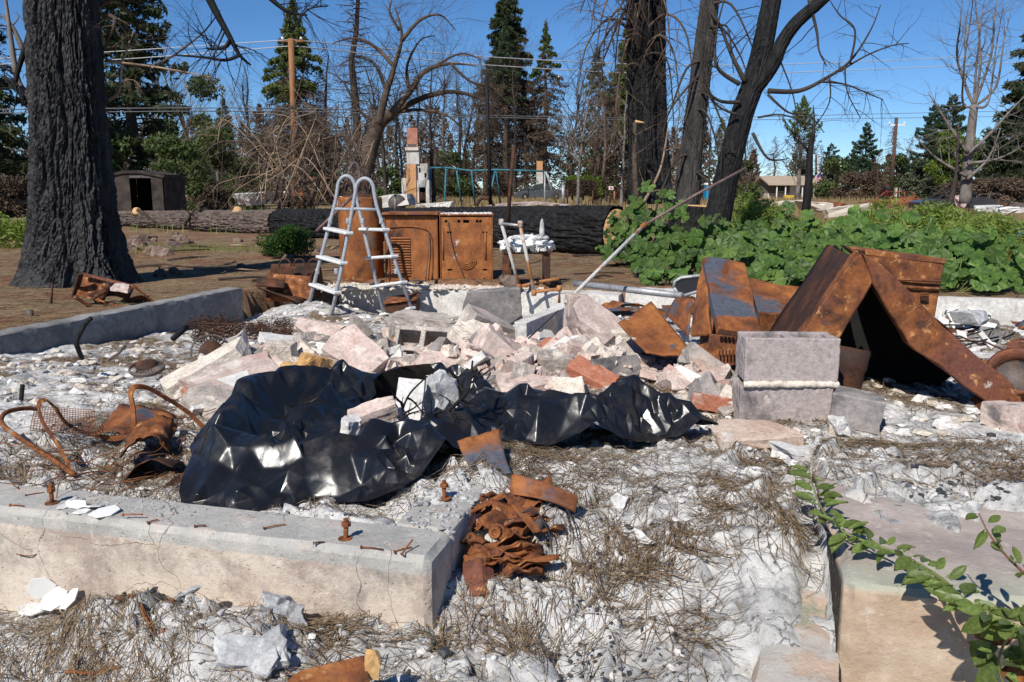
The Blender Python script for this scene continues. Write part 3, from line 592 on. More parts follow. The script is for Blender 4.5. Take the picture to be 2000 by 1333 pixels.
# yard and country beyond
xs = axis_pts([(-700, -120, 60), (-120, -40, 8), (-40, -14, 1.3), (-14, 12, .13), (12, 40, 1.3), (40, 120, 8), (120, 700, 60)])
ys = axis_pts([(-60, -4, 8), (-4, 6, .4), (6, 24, .13), (24, 60, .9), (60, 150, 6), (150, 1200, 80)])
gx, gy = np.meshgrid(xs, ys); zz = ground_z(gx, gy)
sa_, sb_ = to_site(gx, gy)
ins = ss(sa_, -4.72, -4.6) * ss(-sb_, -7.86, -7.76) * ss(-sa_, -7.6, -7.4)
zz = zz * (1 - ins) + (-.95) * ins
zz = np.where(gy < 4, np.minimum(zz, -.3), zz)
me = np_mesh('ground', np.stack([gx, gy, zz], -1).reshape(-1, 3), grid_faces(len(xs), len(ys)))
dry = .26 * ss(gy, 22, 40) - .05
grn = -.06 + .13 * np.exp(-((gx + 6.5) / 3.0) ** 2 - ((gy - 17.0) / 2.4) ** 2) + .12 * np.exp(-((gx + 3) / 6.0) ** 2 - ((gy - 19) / 2.0) ** 2) + .08 * ss(gy, 30, 50)
color_attr(me, np.stack([dry.ravel(), grn.ravel(), 0 * grn.ravel()], -1))
tag(link_mesh('ground', me, MATS['soil']), kind='structure')

# ================================================================== footings
def rough_box(name, a0, a1, b0, b1, z0, z1, mat, label, cat, na=40, nb=6, nz=8, amp=.006, org=None, rag=0.0, seed=0, slope=0.0):
    """concrete box in site axes, gridded and slightly uneven; local z=0 at its foot"""
    bm = bmesh.new(); bmesh.ops.create_cube(bm, size=1)
    me = bpy.data.meshes.new(name)
    for v in bm.verts: v.co = Vector(((v.co.x + .5), (v.co.y + .5), (v.co.z + .5)))
    for ax, n in ((0, na), (1, nb), (2, nz)):
        for i in range(1, n):
            nrm = [0, 0, 0]; nrm[ax] = 1; p = [0, 0, 0]; p[ax] = i / n
            bmesh.ops.bisect_plane(bm, geom=bm.verts[:] + bm.edges[:] + bm.faces[:], plane_co=p, plane_no=nrm)
    da, db, dz = a1 - a0, b1 - b0, z1 - z0
    for v in bm.verts:
        x, y, z = v.co.x * da, v.co.y * db, v.co.z * dz
        n1 = mnoise.noise(Vector((x * 7 + seed, y * 7, z * 7))) + .5 * mnoise.noise(Vector((x * 25 + seed, y * 25, z * 25)))
        n2 = mnoise.noise(Vector((x * 6 + 9, y * 6 + seed, z * 6)))
        edge = 0
        fx = min(v.co.y, 1 - v.co.y) < 1e-4; fz = v.co.z > 1 - 1e-4; ex = min(v.co.x, 1 - v.co.x) < 1e-4
        s = Vector(((.5 - v.co.x) * 2 if ex else 0, (.5 - v.co.y) * 2 if fx else 0, -1 if fz else 0))
        if (fx and fz) or (ex and fz) or (ex and fx): edge = .006 + .010 * max(0, n2) + rag * abs(n1)
        v.co = Vector((x, y, z + slope * x * (1 if z > .01 else 0))) + Vector((0, n1 * amp, n2 * amp * (1 if fz else 0))) + s * edge
    bm.to_mesh(me); bm.free(); smooth(me)
    try: me.set_sharp_from_angle(angle=R(38))
    except Exception: pass
    o = link_mesh(name, me, MATS[mat]); o.location = site(a0, b0, z0); o.rotation_euler = (0, 0, -SA)
    return tag(o, label, cat)
def wall_label(t): return t
rough_box('concrete_footing', -3.4, 0, 0, .185, WALL_Z - .55, WALL_Z, 'stem_wall', 'cream and grey concrete footing wall with rusty bolts along its top', 'footing wall', 190, 12, 30, .004, seed=1.3, rag=.010)
o = rough_box('concrete_footing', -.185, -.003, .19, .75, WALL_Z - .55, WALL_Z - .004, 'stem_wall', 'ash-covered concrete footing wall running back from the corner with the rusty engine lump', 'footing wall', 10, 50, 20, .004, seed=4.1)
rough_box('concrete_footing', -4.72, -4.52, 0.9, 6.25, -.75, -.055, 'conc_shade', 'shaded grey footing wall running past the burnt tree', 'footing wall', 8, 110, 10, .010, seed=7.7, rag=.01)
rough_box('concrete_plinth', -4.05, -.55, 7.58, 9.6, -.8, -.17, 'conc_white', 'white-faced concrete slab under the rusty appliances', 'slab', 60, 12, 8, .008, seed=2.7, rag=.012)
rough_box('concrete_footing', -.5, 6.6, 7.62, 7.82, -.9, -.10, 'conc_white', 'low white footing wall along the edge of the leafy green plants', 'footing wall', 90, 5, 8, .01, seed=5.2, rag=.014)
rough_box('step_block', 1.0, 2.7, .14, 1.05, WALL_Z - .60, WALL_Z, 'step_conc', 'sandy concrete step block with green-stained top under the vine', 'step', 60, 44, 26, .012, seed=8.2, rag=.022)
# low broken kerb beside the step block
V = []; nb_, prof_c = 40, [(.76, -.40), (.775, -.27), (.785, -.19), (.80, -.155), (.86, -.135), (.93, -.125), (.99, -.13), (.99, -.40)]
m_ = MB(); k_ = len(prof_c)
for j in range(nb_ + 1):
    t = j / nb_; b_ = -.75 + t * 1.13
    for i, (a_, z_) in enumerate(prof_c):
        n1 = mnoise.noise(Vector((a_ * 9, b_ * 9, z_ * 9))) + .6 * mnoise.noise(Vector((a_ * 30, b_ * 30, z_ * 30))); sh = .05 * (1 - t)
        V.append(site(a_ + n1 * .012 + (0.10 * (t - .6) if i < 4 else 0), b_ + n1 * .02, z_ + n1 * .014 + (.045 * t)))
m_.add(V, [(j * k_ + i, j * k_ + i + 1, (j + 1) * k_ + i + 1, (j + 1) * k_ + i) for j in range(nb_) for i in range(k_ - 1)] + [tuple(range(k_ - 1, -1, -1)), tuple(range(nb_ * k_, nb_ * k_ + k_))])
o = m_.build('kerb', MATS['curb_conc'], origin=site(.85, .0, -.4), sm=True); o.data.set_sharp_from_angle(angle=R(24))
tag(o, 'low grey concrete kerb with pink and green stains against the step block', 'kerb')

# ================================================================== black plastic sheet (settled by a small cloth solver)
def poly_mask(px, py, poly):
    ins = np.zeros(px.shape, bool); n = len(poly)
    for i in range(n):
        x1, y1 = poly[i]; x2, y2 = poly[(i + 1) % n]
        c = ((y1 > py) != (y2 > py)) & (px < (x2 - x1) * (py - y1) / (y2 - y1 + 1e-12) + x1)
        ins ^= c
    return ins
def plastic_sheet():
    q = lambda x, y, z: tuple(onz(x, y, z)[:2])
    outer = [q(352, 985, .05), q(385, 880, .06), q(420, 800, .10), q(520, 752, .16), q(640, 722, .18), q(760, 702, .20), q(880, 700, .20), q(950, 722, .17), q(1000, 760, .12), q(1060, 782, .10), q(1120, 795, .10),
             q(1190, 775, .14), q(1250, 733, .22), q(1310, 760, .18), q(1380, 800, .12), q(1418, 842, .05), q(1330, 862, .03), q(1180, 884, .03), q(1050, 900, .03), q(930, 900, .04), q(890, 925, .04), q(820, 972, .04), q(720, 990, .04), q(610, 985, .04), q(520, 1002, .05), q(420, 1004, .05)]
    hole = [q(700, 840, .05), q(715, 805, .06), q(760, 765, .08), q(830, 752, .10), q(900, 770, .08), q(915, 800, .06), q(880, 835, .05), q(840, 862, .05), q(780, 850, .05)]
    RZ = 1.12
    ridges = [[(*q(560, 870, .06), .05, .05), (*q(600, 820, .08), .09, .07), (*q(680, 780, .10), .10, .06), (*q(760, 750, .10), .08, .05)], [(*q(470, 850, .06), .04, .05), (*q(560, 800, .08), .08, .06), (*q(660, 760, .10), .07, .05)],
              [(*q(375, 960, .05), .06, .10), (*q(410, 860, .1), .12, .12), (*q(500, 770, .16), .16, .13), (*q(640, 735, .18), .17, .11), (*q(800, 712, .2), .19, .10), (*q(900, 712, .2), .18, .09), (*q(960, 745, .15), .13, .09)],
              [(*q(430, 900, .1), .13, .10), (*q(560, 915, .1), .11, .10), (*q(700, 905, .1), .12, .12), (*q(790, 870, .12), .15, .09), (*q(850, 905, .1), .12, .10)],
              [(*q(860, 860, .1), .10, .10), (*q(960, 800, .12), .14, .12), (*q(1060, 820, .12), .13, .12), (*q(1150, 835, .12), .13, .10), (*q(1240, 770, .16), .15, .09), (*q(1320, 795, .14), .11, .10), (*q(1395, 825, .1), .09, .09)]]
    h = .0105
    xs = np.arange(-1.16, 1.02, h); ys = np.arange(2.3, 3.95, h); gx, gy = np.meshgrid(xs, ys)
    wob = .03
    mx_ = gx + fbm(gx * 5, gy * 5, 3) * wob; my_ = gy + fbm(gx * 5, gy * 5, 4) * wob
    keep = poly_mask(mx_, my_, outer) & ~poly_mask(mx_, my_, hole)
    a_, b_ = to_site(gx, gy)
    rim_ = np.full(gx.shape, 9.0)
    for (x1, y1), (x2, y2) in zip(outer, outer[1:] + outer[:1]):
        dx_, dy_ = x2 - x1, y2 - y1; tq = np.clip(((gx - x1) * dx_ + (gy - y1) * dy_) / (dx_ * dx_ + dy_ * dy_), 0, 1); rim_ = np.minimum(rim_, np.hypot(gx - x1 - tq * dx_, gy - y1 - tq * dy_))
    floor = ash_base(a_, b_) + .006 + .044 * ss(rim_, .02, .12)
    ridge = np.zeros(gx.shape); along = np.zeros(gx.shape); dd = np.full(gx.shape, 9.0)
    for r_ in ridges:
        d, t, hh, ww = path_field(gx, gy, r_)
        c = RZ * hh * np.exp(-(d / ww) ** 2 * 1.1); along = np.where(d < dd, t, along); dd = np.minimum(dd, d); ridge = np.maximum(ridge, c)
    inner = floor + ridge * .8
    # long folds run along the rolls, sharp-edged
    wx = gx + fbm(gx * 3, gy * 3, 21) * .10; wy = gy + fbm(gx * 3, gy * 3, 22) * .10
    c1 = cells(dd * 8 + wx * .8 + 3, along * 2.6 + wy * .5, 33); c2 = cells(wx * 9 + wy * 3, wy * 9, 35); c3 = cells(wx * 15 + 5, wy * 22 - wx * 6, 37)
    z = floor + ridge * 1.05 + .10 * np.clip(c1[0], 0, 1) + .08 * np.clip(c2[0], 0, 1) + .04 * np.clip(c3[0], 0, 1) - .02
    edge = keep.copy()
    for _ in range(2):
        e = edge.copy(); e[1:] &= edge[:-1]; e[:-1] &= edge[1:]; e[:, 1:] &= edge[:, :-1]; e[:, :-1] &= edge[:, 1:]; edge = e
    z = np.where(edge, z, np.minimum(z, inner + .008)); z = floor + (z - floor) * ss(rim_, -.02, .07)
    P = np.stack([gx, gy, z], -1); P0 = P.copy()
    K = keep.astype(float)
    comp = 1.42 + .35 * ss(fbm(gx * 2.2, gy * 2.2, 55), -.3, .3)
    TX = np.ones(gx.shape); TY = np.zeros(gx.shape); bd = np.full(gx.shape, 9.0)     # the sheet is gathered across its rolls, not along them
    for r_ in ridges:
        for (x1, y1, _h, _w), (x2, y2, _h2, _w2) in zip(r_[:-1], r_[1:]):
            dx_, dy_ = x2 - x1, y2 - y1; l_ = math.hypot(dx_, dy_); tq = np.clip(((gx - x1) * dx_ + (gy - y1) * dy_) / (l_ * l_), 0, 1); dq = np.hypot(gx - x1 - tq * dx_, gy - y1 - tq * dy_); m_ = dq < bd
            bd = np.where(m_, dq, bd); TX = np.where(m_, dx_ / l_, TX); TY = np.where(m_, dy_ / l_, TY)
    for _ in range(6):
        for A_t in (TX, TY): A_t[1:-1, 1:-1] = (A_t[1:-1, 1:-1] * 2 + A_t[:-2, 1:-1] + A_t[2:, 1:-1] + A_t[1:-1, :-2] + A_t[1:-1, 2:]) / 6
    sets = []
    ny, nx = gx.shape
    for (dy, dx) in ((0, 1), (1, 0), (1, 1), (1, -1), (0, 3), (3, 0)):
        rest = h * math.hypot(dx, dy)
        k = .55 if dx * dy == 0 and abs(dx + dy) == 1 else (.22 if dx * dy else .05)
        sets.append((dy, dx, rest, k))
    pin = ~edge
    for it in range(130):
        P[..., 2] -= .0006
        D = np.zeros_like(P); Wt = np.zeros(gx.shape)
        for dy, dx, rest, k in sets:
            s1 = (slice(0, ny - dy), slice(max(0, -dx), nx - max(0, dx))); s2 = (slice(dy, ny), slice(max(0, dx), nx - max(0, -dx)))
            dv = P[s2] - P[s1]; ln = np.sqrt((dv ** 2).sum(-1)) + 1e-9
            ca_ = np.clip(((TX[s1] * dx + TY[s1] * dy) / math.hypot(dx, dy)) ** 2, 0, 1); rl = rest * (1 + (comp[s1] - 1) * (.12 + .88 * (1 - ca_)))
            kk = k * K[s1] * K[s2]
            if abs(dx) == 3 or dy == 3: kk = kk * (ln < rl * .62)
            c = (dv * ((ln - rl) / ln * .5 * kk)[..., None])
            D[s1] += c; D[s2] -= c; Wt[s1] += kk; Wt[s2] += kk
        D = D / np.maximum(Wt, 1.0)[..., None] * 1.5
        D[pin, 0] *= .15; D[pin, 1] *= .15; D[pin, 2] *= .4
        P = P + D
        P[..., 2] = np.maximum(P[..., 2], inner)
        P[..., 2] = np.minimum(P[..., 2], floor + ridge * 1.2 + .20)
    lab = np.where(keep, np.arange(keep.size).reshape(keep.shape) + 1, 0)     # keep one connected sheet
    for _ in range(900):
        l0 = lab.copy()
        for ax_, sh_ in ((0, 1), (0, -1), (1, 1), (1, -1)): lab = np.where(keep, np.maximum(lab, np.roll(lab, sh_, ax_)), 0)
        if (lab == l0).all(): break
    vals, cn = np.unique(lab[lab > 0], return_counts=True); keep = lab == vals[cn.argmax()]
    # thin film creases along straight lines: flat facets between scattered points of the settled surface
    from mathutils.geometry import delaunay_2d_cdt
    rn = np.random.RandomState(3); ii, jj = np.nonzero(keep); order = rn.permutation(len(ii)); acc = []; cellsz = .07; bucket = {}
    rmin = .017 + .030 * ss(fbm(gx * 5, gy * 5, 91, 2), -.35, .35)
    Tx, Ty = TX / np.hypot(TX, TY).clip(1e-6), TY / np.hypot(TX, TY).clip(1e-6)
    for o_ in order:
        a, b = ii[o_], jj[o_]; x, y = gx[a, b], gy[a, b]; r_ = rmin[a, b]; kx, ky = int(x / cellsz), int(y / cellsz); ok = True
        for u in (-1, 0, 1):
            for v in (-1, 0, 1):
                for (x2, y2) in bucket.get((kx + u, ky + v), ()):
                    dx, dy = x2 - x, y2 - y; al = dx * Tx[a, b] + dy * Ty[a, b]; ac = -dx * Ty[a, b] + dy * Tx[a, b]
                    if (al * .62) ** 2 + (ac * 1.25) ** 2 < r_ * r_: ok = False
        if ok: bucket.setdefault((kx, ky), []).append((x, y)); acc.append((a, b))
    acc = np.array(acc); pts2 = [Vector((gx[a, b], gy[a, b])) for a, b in acc]
    tri = [t_ for t_ in delaunay_2d_cdt(pts2, [], [], 0, 1e-6)[2]]
    P3 = P[acc[:, 0], acc[:, 1]].copy(); fl = floor[acc[:, 0], acc[:, 1]]; rim2 = rim_[acc[:, 0], acc[:, 1]]
    P3[:, 2] = np.maximum(P3[:, 2] + rn.uniform(-.028, .026, len(P3)) * ss(rim2, .01, .08), fl)
    P3[:, :2] += rn.normal(0, .004, (len(P3), 2))
    def good(t_):
        c = P3[list(t_)].mean(0) * 0 + np.mean([(gx[a, b], gy[a, b], 0) for a, b in acc[list(t_)]], 0); jx = int((c[0] - xs[0]) / h); iy = int((c[1] - ys[0]) / h)
        return 0 <= iy < ny and 0 <= jx < nx and keep[iy, jx]
    tri = np.array([t_ for t_ in tri if good(t_)])
    comp_ = np.arange(len(P3))       # largest connected piece only
    for _ in range(400):
        m_ = comp_[tri].min(1); c0 = comp_.copy()
        for k in range(3): np.minimum.at(comp_, tri[:, k], m_)
        if (c0 == comp_).all(): break
    lab_ = np.bincount(comp_[tri[:, 0]]).argmax(); tri = tri[comp_[tri[:, 0]] == lab_]; used = np.unique(tri); re_ = -np.ones(len(P3), int); re_[used] = np.arange(len(used))
    me = np_mesh('plastic_sheet', P3[used], re_[tri])
    cr = me.attributes.new('crease_edge', 'FLOAT', 'EDGE'); cr.data.foreach_set('value', np.clip(rn.normal(.62, .28, len(me.edges)), .1, .95).astype(np.float32))
    o = link_mesh('plastic_sheet', me, MATS['polythene'])
    md = o.modifiers.new('fine', 'SUBSURF'); md.levels = 3; md.render_levels = 3
    tag(o, 'crumpled sheet of glossy black plastic draped over the rubble', 'plastic sheet')
    return poly_mask, outer, hole
_, SHEET_OUT, SHEET_HOLE = plastic_sheet()

# ================================================================== broken masonry
def chunk_mesh(name, dims, seed, cuts=3, rag=.012, mat='conc_pink', hollow=False):
    rng = random.Random(seed); bm = bmesh.new(); bmesh.ops.create_cube(bm, size=1)
    for v in bm.verts: v.co = Vector((v.co.x * dims[0], v.co.y * dims[1], v.co.z * dims[2]))
    bmesh.ops.bevel(bm, geom=bm.edges[:], offset=min(dims) * .04, segments=1, affect='EDGES')
    for c in range(cuts):
        n = Vector((rng.uniform(-1, 1), rng.uniform(-1, 1), rng.uniform(-.7, .7))).normalized()
        ext = abs(n.x) * dims[0] / 2 + abs(n.y) * dims[1] / 2 + abs(n.z) * dims[2] / 2
        r = bmesh.ops.bisect_plane(bm, geom=bm.verts[:] + bm.edges[:] + bm.faces[:], plane_co=n * ext * rng.uniform(.35, .75), plane_no=n, clear_outer=True)
        ed = [e for e in r['geom_cut'] if isinstance(e, bmesh.types.BMEdge)]
        if ed:
            f = bmesh.ops.edgeloop_fill(bm, edges=ed)
    bmesh.ops.triangulate(bm, faces=bm.faces[:])
    for _ in range(2):
        lo = [e for e in bm.edges if e.calc_length() > max(dims) * .15]
        if lo: bmesh.ops.subdivide_edges(bm, edges=lo, cuts=1)
        bmesh.ops.triangulate(bm, faces=bm.faces[:])
    for v in bm.verts:
        p = v.co * 11 + Vector((seed * 3.1, 0, 0)); v.co += v.co.normalized() * rag * (mnoise.noise(p) + .7 * mnoise.noise(p * 2.3) + .5 * mnoise.noise(p * 5.1))
    me = bpy.data.meshes.new(name); bm.to_mesh(me); bm.free(); me.update()
    me.materials.append(MATS[mat]); return me
def cmu_mesh(name, L=.395, D=.195, H=.19, cores=2, mat='conc_grey'):
    """hollow block: shell and webs with open cores through the height"""
    m = MB(); t = .034; cw = (L - t * (cores + 1)) / cores
    m.box((0, -D / 2 + t / 2, 0), (L, t, H)); m.box((0, D / 2 - t / 2, 0), (L, t, H))
    for i in range(cores + 1): m.box((-L / 2 + t / 2 + i * (cw + t), 0, 0), (t, D - 2 * t + .002, H - .003))
    me = bpy.data.meshes.new(name); me.from_pydata([tuple(v) for v in m.v], [], m.f)
    bm = bmesh.new(); bm.from_mesh(me); bmesh.ops.bevel(bm, geom=bm.edges[:], offset=.004, segments=1, affect='EDGES')
    for _ in range(4):
        lo = [e for e in bm.edges if e.calc_length() > .03]
        if lo: bmesh.ops.subdivide_edges(bm, edges=lo, cuts=1, use_grid_fill=True)
    bmesh.ops.triangulate(bm, faces=bm.faces[:])
    for v in bm.verts:
        p = v.co * 26; ed = min(1.0, abs(v.co.x) / (L / 2)) ** 12 + min(1.0, abs(v.co.z) / (H / 2)) ** 12; v.co -= v.co.normalized() * (.0025 * mnoise.noise(p * 2) + .010 * max(0, mnoise.noise(p * .8) - .1) * ed)
    bm.to_mesh(me); bm.free()
    me.materials.append(MATS[mat]); return me
LM = [('the ladder foot', at(700, 625, 7.6)), ('the hollow block', at(828, 675, 5.7)), ('the ochre rocks', at(585, 725, 4.6)), ('the layered pink slab', at(440, 740, 4.35)), ('the mortar boulder', at(938, 688, 5.5)), ('the pale trough', at(1062, 650, 6.2)), ('the leaning pole', at(1120, 610, 6.3)), ('the smeared rusty sheet', at(1280, 660, 4.9)), ('the large brick piece', at(1155, 738, 4.35)), ('the crushed cabinet', at(1385, 745, 4.25)), ('the right end of the plastic', at(1350, 790, 3.6)), ('the blackened upright fragment', at(945, 620, 7.2)), ('the bed springs', at(560, 660, 5.9))]
def near_what(x, y): return min(LM, key=lambda l: (l[1].x - x) ** 2 + (l[1].y - y) ** 2)[0]
rng = random.Random(5)
KIND = {
 'pink': ('broken_block', 'conc_pink', 'broken chunk of pinkish block in the rubble heap', 'concrete chunk', 'pinkish chunks in the rubble heap', (.24, .17, .12), 3),
 'grey': ('grey_block_piece', 'conc_grey', 'broken chunk of grey block in the rubble heap', 'concrete chunk', 'grey chunks in the rubble heap', (.24, .18, .11), 2),
 'sooty': ('sooty_block', 'conc_sooty', 'smoke-blackened piece of concrete block in the rubble heap', 'concrete chunk', 'blackened chunks in the rubble heap', (.22, .19, .09), 2),
 'mortar': ('mortar_lump', 'mortar', 'crumbly cream lump of mortar in the rubble heap', 'mortar lump', 'mortar lumps in the rubble heap', (.17, .15, .12), 5),
 'brick': ('broken_brick', 'brick', 'broken red brick in the rubble heap', 'brick', 'red bricks in the rubble heap', (.15, .10, .065), 2),
 'slab': ('plaster_fragment', 'ash_chip', 'flat whitish slab fragment in the rubble heap', 'slab fragment', 'whitish slab fragments in the rubble heap', (.26, .19, .045), 3)}
CH = {k: [chunk_mesh(v[0], v[5], 10 * i + j, v[6], .020 if k == 'mortar' else .013, v[1]) for j in range(7)] for i, (k, v) in enumerate(KIND.items())}
def put(me, name, loc, rot, sc, label, cat, group=None):
    o = bpy.data.objects.new(name, me); COL.objects.link(o); o.location = loc; o.rotation_euler = rot
    o.scale = sc if hasattr(sc, '__len__') else (sc, sc, sc); return tag(o, label, cat, group)
# height map of the heap, chunks settle on one another
HX = np.arange(-2.2, 2.6, .04); HY = np.arange(2.4, 8.2, .04); hgx, hgy = np.meshgrid(HX, HY)
hmap = ash_base(*to_site(hgx, hgy)) + .03 * np.exp(-((hgx - .65) / .85) ** 2 - ((hgy - 5.1) / 1.0) ** 2)
def settle(x, y, r, th, sink=.58):
    i0 = max(0, int((x - r * .7 - HX[0]) / .04)); i1 = min(len(HX), int((x + r * .7 - HX[0]) / .04) + 1); j0 = max(0, int((y - r * .7 - HY[0]) / .04)); j1 = min(len(HY), int((y + r * .7 - HY[0]) / .04) + 1)
    if i1 <= i0 or j1 <= j0: return az(x, y)
    sub = hmap[j0:j1, i0:i1]; b = float(np.percentile(sub, 45))
    hmap[j0:j1, i0:i1] = np.maximum(sub, b + th * (1 - sink)); return b
heap_px = [(350, 770), (440, 700), (560, 672), (600, 648), (700, 648), (860, 648), (960, 622), (1090, 612), (1220, 622), (1330, 720), (1430, 760), (1440, 835), (1380, 800), (1250, 735), (1110, 790), (1000, 760), (900, 705), (700, 712), (560, 745), (430, 800), (395, 835)]
heap = [tuple(onz(x, y, -.02 - .00 * x if y > 700 else -.12)[:2]) for x, y in heap_px]
bx0, bx1 = min(p[0] for p in heap), max(p[0] for p in heap); by0, by1 = min(p[1] for p in heap), max(p[1] for p in heap)
sheet_in = lambda x, y: bool(poly_mask(np.array([x]), np.array([y]), SHEET_OUT)[0])
CLEAR = [(at(x, y, Y_), r_) for x, y, Y_, r_ in ((828, 675, 5.7, .27), (1222, 718, 4.9, .18), (945, 604, 7.3, .38), (938, 688, 5.5, .24), (1062, 650, 6.2, .36), (1125, 625, 6.2, .14), (1280, 650, 4.85, .36), (700, 690, 5.0, .2), (585, 725, 4.55, .2), (1155, 738, 4.35, .15), (645, 652, 6.4, .24), (970, 655, 6.3, .28), (445, 742, 4.3, .28), (425, 712, 4.6, .24), (820, 628, 7.0, .33))]
pts = []; tries = 0
while len(pts) < 860 and tries < 90000:
    tries += 1; x = rng.uniform(bx0, bx1); y = rng.uniform(by0, by1)
    if not poly_mask(np.array([x]), np.array([y]), heap)[0] or sheet_in(x, y): continue
    lay = rng.random() < .72
    if any((x - c.x) ** 2 + ((y - c.y + .10) * .75) ** 2 < r_ * r_ * (.42 if lay else 1) for c, r_ in CLEAR): continue
    dmin = (.058 if lay else .13)
    if any((x - p[0]) ** 2 + (y - p[1]) ** 2 < dmin ** 2 for p in pts if p[2] == lay): continue
    pts.append((x, y, lay))
kinds = ['pink'] * 10 + ['grey'] * 5 + ['sooty'] * 3 + ['mortar'] * 5 + ['brick'] * 1 + ['slab'] * 3
cnt = {k: 0 for k in KIND}
for (x, y, lay) in pts:
    k = rng.choice(kinds)
    if cnt[k] > 270: k = 'mortar'
    cnt[k] += 1; nm, mt, lb, ct, gp, dm, _c = KIND[k]
    s = rng.uniform(.55, 1.3) * (rng.uniform(.35, .75) if lay else 1) * (1.15 if y > 4.6 else .95)
    b = settle(x, y, dm[0] * s * .5, dm[2] * s)
    put(rng.choice(CH[k]), nm, (x, y, b + dm[2] * s * .22), (rng.gauss(0, .55), rng.gauss(0, .55), rng.uniform(0, 6.28)), (s * rng.uniform(.8, 1.25), s, s * rng.uniform(.8, 1.2)), ('large ' if s > .95 else ('small ' if s < .6 else '')) + lb.replace('in the rubble heap', 'in the rubble by ' + near_what(x, y)), ct, gp + ' by ' + near_what(x, y))
# particular pieces
def special(name, mat, dims, px, py, Y, rot, label, cat, seed=1, cuts=1, rag=.008):
    me = chunk_mesh(name, dims, seed, cuts, rag, mat); p = at(px, py, Y)
    if name in ('clinker_lump', 'ash_plate', 'black_clinker', 'white_ash_boulder', 'glassy_clinker', 'melted_aluminium', 'green_glass_shard'):   # bedded in the ash
        p = Vector((p.x, p.y, float(ash_top(*[np.array([v]) for v in to_site(p.x, p.y)])[0]) + dims[2] * .12))
    return put(me, name, p, [R(a) for a in rot], 1, label, cat)
p = at(828, 675, 5.7); put(cmu_mesh('hollow_block'), 'hollow_block', p, (R(50), R(3), R(-4)), 1, 'whole grey hollow block with two cores lying on the rubble', 'concrete block')
p = at(1222, 718, 4.9); put(cmu_mesh('hollow_block', .3, .19, .10), 'hollow_block', p, (R(28), R(10), R(-28)), 1, 'broken hollow block half with open cores beside the mortar lumps', 'concrete block')
special('concrete_fragment', 'conc_sooty', (.66, .10, .34), 945, 604, 7.3, (8, -4, 6), 'upright smoke-blackened wall fragment leaning before the white slab', 'wall fragment', 31, 4, .02)
special('concrete_fragment', 'conc_grey', (.62, .20, .24), 970, 655, 6.3, (20, 24, 32), 'long tilted grey block beam between mortar boulder and trough wall', 'concrete block', 33, 1)
special('mortar_boulder', 'mortar', (.42, .34, .36), 938, 688, 5.5, (10, 5, 20), 'big crumbly cream mortar boulder behind the black plastic', 'mortar lump', 35, 6, .035)
special('trough_fragment', 'conc_white', (.10, .75, .30), 1062, 650, 6.2, (3, 0, -28), 'pale concrete trough wall with sooty side beside the boulder', 'wall fragment', 36, 0)
special('concrete_fragment', 'conc_pink', (.16, .14, .38), 1125, 625, 6.2, (2, 3, 10), 'pale upright block post with white face by the leaning pole', 'concrete block', 37, 1)
special('flat_fragment', 'conc_pink', (.52, .26, .12), 1180, 645, 5.6, (24, 34, -20), 'long pink slab fragment sloping down from the pale block post', 'slab fragment', 38, 3, .015)
special('concrete_fragment', 'conc_grey', (.70, .22, .12), 820, 628, 7.0, (8, 6, -5), 'long cream-topped wall fragment lying under the ladder foot', 'slab fragment', 40, 4, .02)
special('concrete_fragment', 'conc_pink', (.46, .26, .16), 645, 652, 6.4, (-12, 8, -16), 'pink-topped slab fragment with grey side at the heap edge', 'slab fragment', 41, 4, .015)
special('concrete_fragment', 'conc_grey', (.16, .12, .34), 702, 662, 5.9, (6, 8, 20), 'upright cream block piece with sunlit face behind the ochre rock', 'concrete chunk', 42, 2)
special('concrete_fragment', 'conc_pink', (.42, .30, .13), 700, 690, 5.0, (28, 22, -30), 'broad grey-pink block slab tilted over the ochre rock', 'slab fragment', 43, 4, .015)
special('ochre_rock', 'ochre_stone', (.19, .14, .14), 570, 727, 4.55, (10, 30, 10), 'yellow ochre rock at the edge of the black plastic', 'rock', 44, 5, .03)
special('ochre_rock', 'ochre_stone', (.20, .17, .15), 606, 722, 4.6, (0, 15, 60), 'brownish ochre rock half under the black plastic', 'rock', 45, 5, .03)
special('cream_block', 'mortar', (.22, .14, .13), 545, 690, 5.1, (5, 5, 12), 'cream rounded block resting on the slab heap end', 'concrete chunk', 46, 2, .012)
special('flat_fragment', 'conc_pink', (.50, .34, .08), 445, 742, 4.3, (8, -12, 22), 'layered pink and cream flat slab at the end of the rubble', 'slab fragment', 47, 4, .02)
special('flat_fragment', 'mortar', (.60, .16, .10), 425, 712, 4.6, (10, -24, 30), 'long cream slab propped open over a dark gap', 'slab fragment', 48, 3, .015)
special('flat_fragment', 'ash_chip', (.26, .20, .05), 440, 765, 4.0, (18, -14, 20), 'white slab chip lying on the layered pink slab', 'slab fragment', 49, 2)
special('flat_fragment', 'conc_grey', (.36, .28, .10), 420, 800, 3.6, (14, 10, -40), 'cracked cream slab beside the rolled edge of black plastic', 'slab fragment', 50, 4, .02)
special('white_plaster_piece', 'ash_chip', (.105, .035, .20), 800, 790, 3.25, (-24, 4, -4), 'smooth white panel piece standing in the plastic hollow', 'slab fragment', 51, 1, .004)
special('plaster_lump', 'ash_grey', (.15, .11, .19), 868, 775, 3.35, (-15, 6, 15), 'rough grey plaster lump leaning by the white panel', 'mortar lump', 52, 6, .03)
special('corner_piece', 'conc_pink', (.19, .08, .06), 728, 806, 3.15, (20, -18, 10), 'angled cream corner piece lying in the plastic hollow', 'slab fragment', 53, 1)
special('white_lump', 'ash_chip', (.09, .08, .08), 690, 828, 3.0, (10, 0, 40), 'small white stone caught in the front fold of plastic', 'rock', 54, 5, .012)
